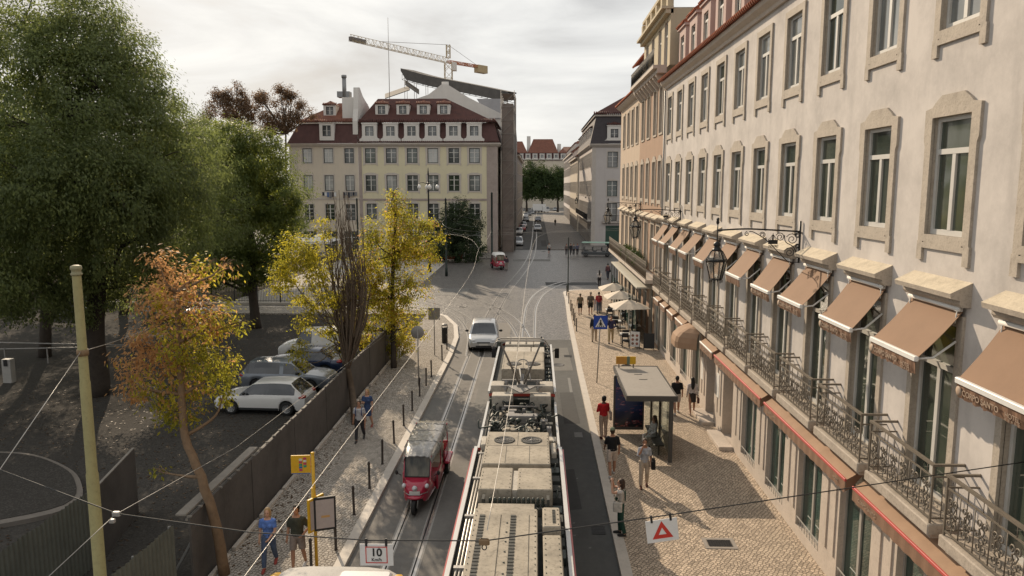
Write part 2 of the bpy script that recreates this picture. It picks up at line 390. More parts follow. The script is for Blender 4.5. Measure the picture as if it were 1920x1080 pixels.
# ---------------------------------------------------------------- facade kit
def plaster(name, c, dirt, amt=.45, streak=.5, seed=0.0):
    t = NT(name); co = t.coords()
    big = t.noise(t.mapping(co, (1, 1, 1.0)), .55+seed*.01, 7, .72)
    st = t.noise(t.mapping(co, (2.2, 2.2, .16)), 1.0, 5, .6)
    fine = t.noise(co, 5.5, 5, .7)
    col = t.mix(t.ramp(big, [(.38, 0.0), (.68, amt)]), c, dirt)
    col = t.mix(t.ramp(st, [(.52, 0.0), (.8, streak)]), col, v3(dirt, .8))
    col = t.mix(t.ramp(fine, [(.5, 0.0), (.75, .25)]), col, v3(c, 1.12))
    t.l(col, t.b.inputs['Base Color']); t.b.inputs['Roughness'].default_value = .9; t.b.inputs['Specular IOR Level'].default_value = .2
    t.bump(fine, .12, .02); return t.m
def tiles(name, c, c2, axis_scale=(4.5, 4.5, 4.5), amt=.5):
    """roof tiles: ribs are real bumps along the slope, tone patchy"""
    t = NT(name); co = t.coords()
    a = t.noise(co, 1.2, 5, .7); b = t.noise(co, 9, 3, .7)
    col = t.mix(t.ramp(a, [(.35, 0.0), (.65, 1.0)]), c, c2); col = t.mix(t.ramp(b, [(.45, 0), (.75, amt)]), col, v3(c, .4))
    w = t.n('ShaderNodeTexWave'); w.bands_direction = 'X'; w.inputs['Scale'].default_value = axis_scale[0]*.55; w.inputs['Distortion'].default_value = .15
    t.l(co, w.inputs['Vector'])
    t.l(t.mix(t.ramp(w.outputs['Fac'], [(.1, .55), (.4, 0)]), col, v3(c, .25)), t.b.inputs['Base Color'])
    t.b.inputs['Roughness'].default_value = .85; t.bump(w.outputs['Fac'], .9, .06); return t.m
def glass(name, c, rough=.06, c2=None, scale=.8):
    t = NT(name); n = t.n('ShaderNodeObjectInfo')
    add = t.n('ShaderNodeVectorMath'); add.operation = 'ADD'; t.l(t.coords(), add.inputs[0]); t.l(n.outputs['Random'], add.inputs[1])
    mul = t.n('ShaderNodeVectorMath'); mul.operation = 'MULTIPLY'; t.l(n.outputs['Random'], mul.inputs[0]); mul.inputs[1].default_value = (17, 9, 23)
    t.l(mul.outputs[0], add.inputs[1])
    f = t.noise(t.mapping(add.outputs[0], (1, 1, .45)), scale, 3, .5)
    t.l(t.mix(t.ramp(f, [(.4, 0.0), (.62, 1.0)]), c, c2 or v3(c, 1.8)), t.b.inputs['Base Color'])
    t.b.inputs['Roughness'].default_value = rough; t.b.inputs['Specular IOR Level'].default_value = .7; t.b.inputs['IOR'].default_value = 1.6
    t.bump(t.noise(t.coords(), 2.2, 2, .5), .05, .02)
    return t.m
M_WALL = plaster('pale lime plaster', (.60, .555, .515), (.40, .37, .345), .85, .35)
M_STONE = mat('weathered limestone', (.42, .365, .30), .85, .22, 2.6, bump=.35, bscale=14, spots=.5)
M_STONE2 = mat('pale limestone pilaster', (.52, .45, .385), .85, .14, 1.6, bump=.25, bscale=18, spots=.3)
M_OCHRE = mat('ochre cornice stone', (.52, .45, .34), .9, .25, 3.5, bump=.4, bscale=20, spots=.45)
M_SASH = mat('white painted sash', (.54, .525, .49), .5, .06, 4)
M_GLASS = glass('dark window glass', (.022, .034, .026), .05, (.065, .078, .06))
M_CURT = glass('curtained window glass', (.14, .15, .145), .06, (.27, .28, .27))
M_SHOP = glass('shop window glass', (.010, .028, .023), .03, (.04, .085, .072), 1.4)
M_GREY = mat('grey painted frame', (.30, .29, .27), .5, .1, 4)
M_AWN = mat('brown awning canvas', (.245, .15, .093), .85, .1, 1.3, bump=.15, bscale=60)
M_AWN2 = mat('brown awning valance', (.20, .115, .072), .85, .1, 2.0)
M_AWN3 = mat('sun bleached awning canvas', (.32, .205, .13), .85, .14, 2.0)
M_REDTRIM = mat('faded red trim', (.46, .08, .07), .6, .12, 3)
M_WBAR = mat('white aluminium bar', (.72, .71, .68), .4, .05, 3)
M_WIRON = mat('weathered wrought iron', (.165, .14, .11), .6, .25, 9, metal=.2)
M_BIRON = mat('black wrought iron', (.018, .019, .02), .45, .2, 9, metal=.3)
M_RTILE = tiles('red roof tiles', (.56, .17, .08), (.36, .11, .06))
M_RTILE2 = tiles('far red roof tiles', (.30, .12, .075), (.20, .08, .055))
M_DTILE = tiles('weathered dark roof tiles', (.135, .048, .036), (.085, .034, .028))
M_LTXT = mat('cream lettering', (.34, .255, .19), .7)
def wall(mb, f, u0, u1, v0, v1, holes, depth=.22, m=0, mr=1):
    us = sorted({u0, u1, *[h[0] for h in holes], *[h[1] for h in holes]}); vs = sorted({v0, v1, *[h[2] for h in holes], *[h[3] for h in holes]})
    us = [u for u in us if u0 <= u <= u1]; vs = [v for v in vs if v0 <= v <= v1]
    for i in range(len(us)-1):
        j = 0
        while j < len(vs)-1:
            def hole(jj):
                cu, cv = (us[i]+us[i+1])/2, (vs[jj]+vs[jj+1])/2
                return any(h[0] < cu < h[1] and h[2] < cv < h[3] for h in holes)
            if hole(j): j += 1; continue
            k = j
            while k < len(vs)-1 and not hole(k): k += 1
            mb.quad(f(us[i], vs[j], 0), f(us[i+1], vs[j], 0), f(us[i+1], vs[k], 0), f(us[i], vs[k], 0), m); j = k
    for a, b, c, d in holes:
        for p, q in (((a, c), (b, c)), ((b, c), (b, d)), ((b, d), (a, d)), ((a, d), (a, c))):
            mb.quad(f(*p, 0), f(*p, -depth), f(*q, -depth), f(*q, 0), mr)
_cache = {}
def sash(w, h, transom=.30, cols=2, d=.12, fw=.06, mats=None, bars=0, key=''):
    """window sash with its pane, facing -Y, origin at the bottom centre of the opening on the wall plane"""
    k = ('sash', w, h, transom, cols, d, fw, bars, key)
    if k in _cache: return _cache[k]
    mb = MB(); a = w/2-.004; y0, y1 = d, d+.05
    mb.box(-a, -a+fw, y0, y1, .004, h-.004); mb.box(a-fw, a, y0, y1, .004, h-.004)
    mb.box(-a+fw, a-fw, y0, y1, .004, fw+.02); mb.box(-a+fw, a-fw, y0, y1, h-fw, h-.004)
    ht = h*(1-transom) if transom else h-fw
    if transom: mb.box(-a+fw, a-fw, y0-.01, y1-.002, ht-.05, ht+.05)
    top = ht-.05 if transom else h-fw
    for i in range(1, cols):
        x = -a+2*a*i/cols; mb.box(x-.055, x+.055, y0-.006, y1-.004, fw+.02, top)
    for i in range(1, bars+1):
        z = fw+(top-fw)*i/(bars+1); mb.box(-a+fw, a-fw, y0+.012, y1-.012, z-.015, z+.015)
    s = mb.mesh('sash', mats or M_SASH)
    mb = MB(); mb.quad((-a+fw, y1-.012, fw), (a-fw, y1-.012, fw), (a-fw, y1-.012, h-fw), (-a+fw, y1-.012, h-fw)); p = mb.mesh('pane', M_GLASS)
    _cache[k] = (s, p); return s, p
def surround(w, h, band, crest=0, feet=0, ears=0, d=.055, mats=None, sill=.14, key=''):
    k = ('sur', w, h, band, crest, feet, ears, d, key)
    if k in _cache: return _cache[k]
    mb = MB(); a = w/2
    f0 = lambda u, v: (u, .01, v); f1 = lambda u, v: (u, -d, v)
    P = lambda poly: mb.prism(poly[::-1], f0, f1)
    P([(-a-band, -sill), (-a, -sill), (-a, h), (-a-band, h)]); P([(a, -sill), (a+band, -sill), (a+band, h), (a, h)])
    P([(-a, -sill-.02), (a, -sill-.02), (a, 0), (-a, 0)])
    if crest:
        c = crest; b = a+band
        P([(-b-ears, h), (b+ears, h), (b+ears, h+band*.75), (b*.78, h+band*.9), (b*.66, h+band+c*.35), (b*.5, h+band+c*.8), (b*.42, h+band+c), (-b*.42, h+band+c), (-b*.5, h+band+c*.8), (-b*.66, h+band+c*.35), (-b*.78, h+band*.9), (-b-ears, h+band*.75)])
        P([(-b-ears, h-.42), (-b, h-.52), (-b, h), (-b-ears, h)]); P([(b, h-.52), (b+ears, h-.42), (b+ears, h), (b, h)])
    else: P([(-a-band, h), (a+band, h), (a+band, h+band), (-a-band, h+band)])
    if feet:
        b = a+band
        P([(-b-.03, -sill-feet), (-b+.16, -sill-feet), (-b+.16, -sill), (-b-.03, -sill)]); P([(b-.16, -sill-feet), (b+.03, -sill-feet), (b+.03, -sill), (b-.16, -sill)])
        P([(-b+.16, -sill-feet*.35), (b-.16, -sill-feet*.35), (b-.16, -sill-.02), (-b+.16, -sill-.02)])
    me = mb.mesh('stone_surround', mats or M_STONE); _cache[k] = me; return me
def window(parent, loc, rot, w, h, name='window', pane=None, sur=None, **kw):
    s, p = sash(w, h, **kw); o = wpart(name, s, parent, loc, rot)
    q = part('pane', p, o)
    if pane is not None: q.material_slots[0].link = 'OBJECT'; q.material_slots[0].material = pane
    if sur is not None: part('stone_surround', sur, o)
    return o
def tile_row(mb, p0, p1, out, n, r=.085, L=.35, m=0, drop=.1):
    """a row of rounded tile ends along an eave"""
    p0, p1, out = Vector(p0), Vector(p1), Vector(out); d = (p1-p0)/n
    for i in range(n):
        c = p0+d*(i+.5); mb.tube([c-out*L+Vector((0, 0, drop)), c+out*.06], [r*.9, r], 7, m)

# ---------------------------------------------------------------- white hotel building
XF = 7.6; ROT = -math.pi/2
BW = thing('hotel_building', 'long white plastered hotel with brown awnings, iron balconies and stone framed windows', 'building', (XF, 24, 0))
bays = [14.14+2.95*k for k in range(-2, 11)]
Y0, Y1 = 5.0, 45.2
fw_ = lambda u, v, d: Vector((-d, (24-u)-24+0, v)) if False else Vector((-d, -u, v))     # u measured from Y 24 towards the viewer
uy = lambda y: 24-y
H2, H3, H1, HG = [], [], [], []
for y in bays:
    u = uy(y)
    H1.append((u-.72, u+.72, 4.26, 7.72)); H2.append((u-.65, u+.65, 9.27, 11.47)); H3.append((u-.64, u+.64, 13.07, 15.17))
shops = []
for k, y in enumerate(bays):
    u = uy(y)
    if k in (7, 8): HG.append((u-.75, u+.75, .18, 3.55))                 # recessed doorways
    else: HG.append((u-.88, u+.88, .42, 3.55)); shops.append(y)
mb = MB(); wall(mb, fw_, uy(Y1), uy(Y0), 4.2, 16.0, H1+H2+H3, .24, 0, 1)
mb.quad(fw_(uy(Y1), 4.2, -8), fw_(uy(Y1), 4.2, 0), fw_(uy(Y1), 16, 0), fw_(uy(Y1), 16, -8))
wpart('wall', mb.mesh('wall', [M_WALL, M_STONE]), BW, (XF, 24, 0))
mb = MB(); wall(mb, fw_, uy(Y1), uy(Y0), .0, 4.2, HG, .42, 0, 1)
for y in bays:                                                          # pilaster panels between the shop windows
    for s in (-1, 1):
        u = uy(y)+s*1.22
        mb.box(-.035, .01, -u-.17, -u+.17, .85, 3.45, 0)
mb.box(-.05, .02, -uy(Y0), -uy(Y1), 3.72, 4.18, 0)
wpart('ground_floor_wall', mb.mesh('ground_floor_wall', [M_STONE2, M_STONE2]), BW, (XF, 24, 0))
S2 = surround(1.3, 2.2, .215, .18, .36, .05); S3 = surround(1.28, 2.1, .2, 0, .34, 0, key='up'); S1 = surround(1.44, 3.46, .18, 0, 0, 0, key='door', sill=0.02)
for k, y in enumerate(bays):
    o = window(BW, (XF, y, 9.27), ROT, 1.3, 2.2, sur=S2, pane=M_GLASS, transom=.29, d=.06, fw=.085)
    o = window(BW, (XF, y, 13.07), ROT, 1.28, 2.1, sur=S3, pane=M_CURT if k % 4 else M_GLASS, transom=.30, d=.06, fw=.085, key='3')
    o = window(BW, (XF, y, 4.26), ROT, 1.44, 3.46, name='balcony_door', sur=S1, pane=M_GLASS, transom=.26, d=.09, fw=.085, bars=0, key='1')
M_SHOPB = mat('grey shopfront frame', (.36, .34, .31), .45, .1, 4)
for k, y in enumerate(bays):
    if k in (7, 8): window(BW, (XF+.95, y, .18), ROT, 1.5, 3.37, name='entrance_door', pane=M_SHOP, transom=.2, d=.0, mats=M_SHOPB, key='dr')
    else: window(BW, (XF, y, .42), ROT, 1.76, 3.13, name='shop_window', pane=M_SHOP, transom=0, cols=2, d=.14, mats=M_SHOPB, key='shop')
# recess behind the doorways: side walls, step slabs
mb = MB()
for k in (7, 8):
    y = bays[k]
    for s in (-1, 1): mb.box(.42, .95, y-24+s*.83-.08, y-24+s*.83+.08, .18, 3.7)
    mb.box(.42, .95, y-24-.75, y-24+.75, .0, .18); mb.box(.42, .95, y-24-.75, y-24+.75, 3.55, 3.7)
wpart('doorway_recess', mb.mesh('doorway_recess', M_STONE2), BW, (XF, 24, 0))
mb = MB()
for a, b in ((bays[7]-1.1, bays[7]+1.0), (bays[8]-1.0, bays[8]+1.1)): mb.bbox(-.55, -.001, a-24, b-24, .12, .26, .015)
wpart('doorstep', mb.mesh('doorstep', M_STONE2), BW, (XF, 24, 0))
mb = MB()
for k in (7, 8):
    y = bays[k]+1.475; mb.box(-.05, -.001, y-24-.22, y-24+.22, 1.5, 2.5); 
wpart('notice_case', mb.mesh('notice_case', M_WBAR), BW, (XF, 24, 0))
# iron railing guards at the foot of the shop windows
for y in shops:
    mb = MB()
    for i in range(9): u = -.8+1.6*i/8; mb.tube([(u, .02, .0), (u, .02, .24)], .009, 4); 
    mb.bar((-.85, .02, .25), (.85, .02, .25), .03, .02)
    _k = 'guard'
    if _k not in _cache: _cache[_k] = mb.mesh('sill_guard', M_SHOPB)
    wpart('sill_guard', _cache[_k], BW, (XF, y, .43), ROT)
# hood cornices over the balcony doors
mb = MB(); W_ = 1.02
prof = [(0, 0), (.16, .0), (.2, .06), (.2, .12), (.36, .16), (.38, .25), (.0, .44)]
mb.prism([(-a, b) for a, b in prof], lambda a, b: (-W_, a, b), lambda a, b: (W_, a, b), 1)
me_hood = mb.mesh('hood_cornice', [M_STONE, M_OCHRE])
for i, p in enumerate(me_hood.polygons): p.material_index = 1 if abs(p.normal.z) > .35 and p.center.z > .24 else 0  # upward faces take the paler ochre
for y in bays: wpart('hood_cornice', me_hood, BW, (XF, y, 8.08), ROT)
# upper awnings
def awning_meshes(w, proj, drop, val, text=True):
    n, q = 8, 6; mb = MB(); a = w/2
    vs = []
    for j in range(n+1):
        t = j/n
        for i in range(q+1):
            u = -a+w*i/q; vs.append((u, -proj*t, -drop*t-.035*math.sin(math.pi*t)-.012*math.sin(math.pi*i/q)*math.sin(math.pi*t)))
    fs = [(j*(q+1)+i, j*(q+1)+i+1, (j+1)*(q+1)+i+1, (j+1)*(q+1)+i) for j in range(n) for i in range(q)]
    k = len(vs); mb.add(vs, fs, 0, True); mb.add([(x, y, z-.012) for x, y, z in vs], [f[::-1] for f in fs], 0, True)
    canvas = mb.mesh('awning', M_AWN)
    mb = MB(); mb.bbox(-a-.02, a+.02, -proj-.045, -proj+.035, -drop-.055, -drop+.035, .012); bar = mb.mesh('front_bar', M_WBAR)
    mb = MB(); N = 24; pts = [(-a+w*i/N, -proj-.02+.022*math.sin(i*1.7)) for i in range(N+1)]
    for i in range(N):
        (x0, y0), (x1, y1) = pts[i], pts[i+1]; z1 = -drop-.05; z0 = z1-val-.012*math.sin(i*2.1); z00 = z1-val-.012*math.sin((i+1)*2.1)
        mb.add([(x0, y0+.03, z0), (x1, y1+.03, z00), (x1, -proj-.02, z1), (x0, -proj-.02, z1)], [(0, 1, 2, 3)], 0, True)
        mb.add([(x0, y0+.036, z0), (x1, y1+.036, z00), (x1, -proj-.014, z1), (x0, -proj-.014, z1)], [(3, 2, 1, 0)], 0, True)
    valance = mb.mesh('valance', M_AWN2)
    mb = MB()
    for s in (-1, 1):
        x = s*(a-.06); mb.tube([(x, -.02, -.55), (x, -proj*.55, -drop*.85-.12), (x, -proj+.02, -drop-.02)], .022, 6); mb.box(x-.05, x+.05, -.09, 0, .0, .11); mb.tube([(x, -.07, .0), (x, -.08, -.22)], .012, 5)
    mb.tube([(-a, -.06, .04), (a, -.06, .04)], .045, 8)
    arms = mb.mesh('folding_arm', M_WBAR)
    return canvas, bar, valance, arms
AW = awning_meshes(1.78, .70, .88, .25)
T1 = text_mesh('CORPO SANTO', .135, M_LTXT, .002, 'CENTER', .002); T2 = text_mesh('HOTEL', .11, M_LTXT, .002); T3 = text_mesh('★★★★★', .07, M_LTXT, .002) if False else text_mesh('* * * * *', .11, M_LTXT, .002)
mb = MB(); mb.lathe([(.01, 0), (.085, .004), (.085, .008), (.01, .01)], 14, (0, 0, 0)); ROS = mb.mesh('emblem', M_LTXT)
for k, y in enumerate(bays):
    for_brown = False
    o = wpart('awning', AW[0], BW, (XF-.06, y, 7.99), ROT); o.rotation_euler = (R((0, 2.6, -3.0, 1.4, -1.8, 3.4, -.6)[k % 7]), 0, ROT)
    part('front_bar', AW[1], o); v = part('valance', AW[2], o); part('folding_arm', AW[3], o)
    if k < 6:
        part('lettering', T1, o, (-.22, -.735, -1.06), (R(90), 0, 0)); part('lettering', T2, o, (.58, -.735, -1.07), (R(90), 0, 0)); part('star_row', T3, o, (.58, -.735, -1.16), (R(90), 0, 0))
        part('emblem', ROS, o, (-.80, -.725, -1.06), (R(90), 0, 0))
# balconies
def railing(w, d, h=1.1):
    mb = MB(); a = w/2
    mb.box(-a-.03, a+.03, -d-.03, -d+.035, h-.045, h); mb.bar((-a, -d, .86), (a, -d, .86), .02, .03); mb.bar((-a, -d, .09), (a, -d, .09), .02, .03)
    for s in (-1, 1):
        mb.bar((s*a, -d+.03, h-.022), (s*a, -.0, h-.022), .055, .04); mb.bar((s*a, -d, .09), (s*a, 0, .09), .02, .03); mb.bar((s*a, -d, .86), (s*a, 0, .86), .02, .03)
        mb.bar((s*a, -d, 0), (s*a, -d, h-.045), .032, .032)
        for yy in (-d*.66, -d*.33): mb.tube([(s*a, yy, .09), (s*a, yy, .86)], .009, 4)
    M = 6; W2 = w/M
    mp = lambda x0, P, y=-d: [(x0+p, y, q) for p, q in P]
    for i in range(M):
        x = -a+W2*(i+.5)
        for s in (-1, 1):
            mb.tube([(x+s*W2*.5*.98, -d, .09), (x+s*W2*.49, -d, .86)], .009, 4)
            # tall S scroll, each way round
            up = spiral((s*.075, .66), .085, .02, -math.pi/2 if s > 0 else -math.pi/2, -1.35*s, 12)
            lo = spiral((s*.07, .28), .095, .02, math.pi/2, 1.35*s, 12)
            mb.tube(mp(x, up[::-1]+[(s*.02, .47)]+lo), .015, 4)
            mb.tube(mp(x, spiral((s*.10, .47), .06, .015, math.pi*(0 if s < 0 else 1), 1.2*s, 9)), .012, 4)
        mb.tube([(x, -d, .86), (x, -d, h-.045)], .008, 4); mb.ell((x, -d, .47), (.022, .022, .03), 6, 4)
        mb.tube([(x, -d, .09), (x, -d, .2)], .009, 4)
    # raking stays back to the wall
    for s in (-1, 1): mb.tube([(s*a, -.02, h-.02), (s*(a-.0), .0, h+.0)], .02, 5)
    return mb.mesh('railing', M_WIRON)
RAIL = railing(2.48, .54)
mb = MB(); mb.bbox(-1.3, 1.3, -.6, 0, -.2, .0, .02); mb.box(-1.22, 1.22, -.5, 0, -.3, -.2)
BSLAB = mb.mesh('balcony', mat('stained balcony slab', (.40, .345, .285), .9, .25, 2.2, bump=.35, bscale=16, spots=.6))
for y in bays:
    o = wpart('balcony', BSLAB, BW, (XF, y, 4.22), ROT); part('railing', RAIL, o)
# shop awnings below the balconies
def shop_awning(y0, y1, z=3.92, proj=.55, drop=.33, red=True, mat_=None):
    w = y1-y0; a = w/2; mb = MB(); N = max(6, int(w*6)); q = 5; vs = []
    for j in range(q+1):
        t = j/q
        for i in range(N+1):
            vs.append((-a+w*i/N, -proj*t, -drop*t+.015*math.sin(i*1.9+j)*t*(1-t)*3-.01*math.sin(i*.7)))
    fs = [(j*(N+1)+i, j*(N+1)+i+1, (j+1)*(N+1)+i+1, (j+1)*(N+1)+i) for j in range(q) for i in range(N)]
    mb.add(vs, fs, 0, True); mb.add([(x, yy, zz-.012) for x, yy, zz in vs], [f[::-1] for f in fs], 0, True)
    o = wpart('shop_awning', mb.mesh('shop_awning', mat_ or M_AWN3), BW, (XF-.01, (y0+y1)/2, z), ROT)
    mb = MB(); mb.bbox(-a-.01, a+.01, -proj-.03, -proj+.02, -drop-.03, -drop+.03, .01); part('front_bar', mb.mesh('front_bar', M_REDTRIM if red else M_WBAR), o)
    mb = MB(); P = [(-a+w*i/(N*2), .012*math.sin(i*1.3)) for i in range(N*2+1)]
    for i in range(N*2):
        (x0, d0), (x1, d1) = P[i], P[i+1]; zz = -drop-.025
        mb.add([(x0, -proj-.015+d0, zz-.27), (x1, -proj-.015+d1, zz-.27), (x1, -proj-.012, zz), (x0, -proj-.012, zz)], [(0, 1, 2, 3)], 0, True)
        mb.add([(x0, -proj-.009+d0, zz-.27), (x1, -proj-.009+d1, zz-.27), (x1, -proj-.006, zz), (x0, -proj-.006, zz)], [(3, 2, 1, 0)], 0, True)
    part('valance', mb.mesh('valance', M_AWN2), o)
    for s in (-1, 1):
        mb = MB(); mb.prism([(0, 0), (-proj, -drop), (-proj, -drop-.26), (-proj+.12, -drop-.2)], lambda u, v: (s*(a-.008), u, v), lambda u, v: (s*(a+.002), u, v)); part('side_flap', mb.mesh('side_flap', M_AWN2), o)
    part('lettering', text_mesh('CORPO SANTO', .12, M_LTXT, .002), o, (-a+.75 if w > 3 else 0, -proj-.034, -drop-.16), (R(90), 0, 0))
    if w > 3: part('lettering', text_mesh('HOTEL', .1, M_LTXT, .002), o, (a-.5, -proj-.034, -drop-.16), (R(90), 0, 0))
for y0, y1, red in ((9.7, 16.0, True), (16.4, 22.5, True), (22.9, 29.0, True), (29.4, 31.6, False), (35.5, 37.4, False), (38.1, 39.8, False), (40.5, 42.0, False), (42.7, 44.3, False)): shop_awning(y0, y1, red=red)
# rounded entrance awning
def dome():
    mb = MB(); hw, pr = 1.15, 1.35; n = 10; ring = []
    for j in range(6):
        t = j/5; z = 0.0-.78*t**1.6; k = math.sin(t*math.pi/2); row = []
        for i in range(n+1):
            s = -1+2*i/n; x = s*hw*(.45+.55*k)
            cr = 1-max(0, abs(s)-.55)/.45*.62
            row.append((x, -pr*k*cr if j else 0, z))
        ring.append(row)
    last = [(x, y, z-.26) for x, y, z in ring[-1]]; ring.append(last)
    vs = [p for r in ring for p in r]; fs = [(j*(n+1)+i, j*(n+1)+i+1, (j+1)*(n+1)+i+1, (j+1)*(n+1)+i) for j in range(6) for i in range(n)]
    mb.add(vs, fs); mb.add([(x*.99, y*.985, z-.012) for x, y, z in vs], [f[::-1] for f in fs])
    return mb.mesh('entrance_awning', M_AWN3)
wpart('entrance_awning', dome(), BW, (XF, 33.6, 4.05), ROT)
# eaves, cornice and attic
mb = MB(); pr = [(0, 15.75), (.1, 15.75), (.14, 15.86), (.32, 15.98), (.36, 16.08), (.36, 16.14), (0, 16.14)]
mb.prism([(-a, b) for a, b in pr], lambda a, b: (a, Y0-24, b), lambda a, b: (a, Y1-24, b))
wpart('cornice', mb.mesh('cornice', M_STONE2), BW, (XF, 24, 0))
mb = MB(); L = Y1-Y0
mb.add([(-.5, Y0-24, 16.16), (-.5, Y1-24, 16.16), (.8, Y1-24, 16.62), (.8, Y0-24, 16.62)], [(3, 2, 1, 0)])
tile_row(mb, (-.46, Y0-24, 16.2), (-.46, Y1-24, 16.2), (-1, 0, -.25), int(L/.22), .085, .9, drop=.32)
wpart('roof_eave', mb.mesh('roof_eave', M_RTILE), BW, (XF, 24, 0))
mb = MB(); mb.add([(.75, Y0-24, 16.55), (.75, Y1-24, 16.55), (1.5, Y1-24, 19.6), (1.5, Y0-24, 19.6), (7, Y1-24, 22.2), (7, Y0-24, 22.2)], [(3, 2, 1, 0), (2, 4, 5, 3)][:1]+[(3, 5, 4, 2)])
wpart('roof', mb.mesh('roof', M_DTILE), BW, (XF, 24, 0))
M_PINK = plaster('faded pink plaster', (.52, .39, .35), (.42, .33, .30), .5, .3)
def dormer():
    mb = MB(); a = .95
    wall(mb, lambda u, v, d: Vector((u, -d, v)), -a, a, 0, 2.35, [(-.5, .5, .55, 1.95)], .15)
    for s in (-1, 1): mb.quad(*[(s*a, y, z) for y, z in (((0, 0), (1.4, 0), (1.4, 2.35), (0, 2.35)) if s > 0 else ((1.4, 0), (0, 0), (0, 2.35), (1.4, 2.35)))])
    mb.box(-a-.1, a+.1, -.1, 1.4, 2.35, 2.5)
    mb.add([(-a-.14, -.16, 2.5), (a+.14, -.16, 2.5), (a*.5, .5, 2.95), (-a*.5, .5, 2.95), (-a-.14, 1.7, 2.5), (a+.14, 1.7, 2.5), (a*.5, 1.7, 2.95), (-a*.5, 1.7, 2.95)], [(0, 1, 2, 3), (1, 5, 6, 2), (4, 0, 3, 7), (3, 2, 6, 7)], 2)
    tile_row(mb, (-a-.1, -.12, 2.53), (a+.1, -.12, 2.53), (0, -1, -.3), 9, .08, .4, 2, .2)
    return mb.mesh('dormer', [M_PINK, M_STONE2, M_RTILE])
DORM = dormer()
for y in bays[2:]:
    o = wpart('dormer', DORM, BW, (XF+.55, y, 16.55), ROT); s, p = sash(1.0, 1.4, .28, 2, .08); w_ = part('dormer_window', s, o, (0, 0, .55)); part('pane', p, w_)
# drain pipes
for y in (45.05,):
    mb = MB(); mb.tube([(-.08, 0, .2), (-.08, 0, 15.7)], .055, 8); wpart('drain_pipe', mb.mesh('drain_pipe', M_GREY), BW, (XF, y, 0))
# potted plants on the terrace come with the street furniture

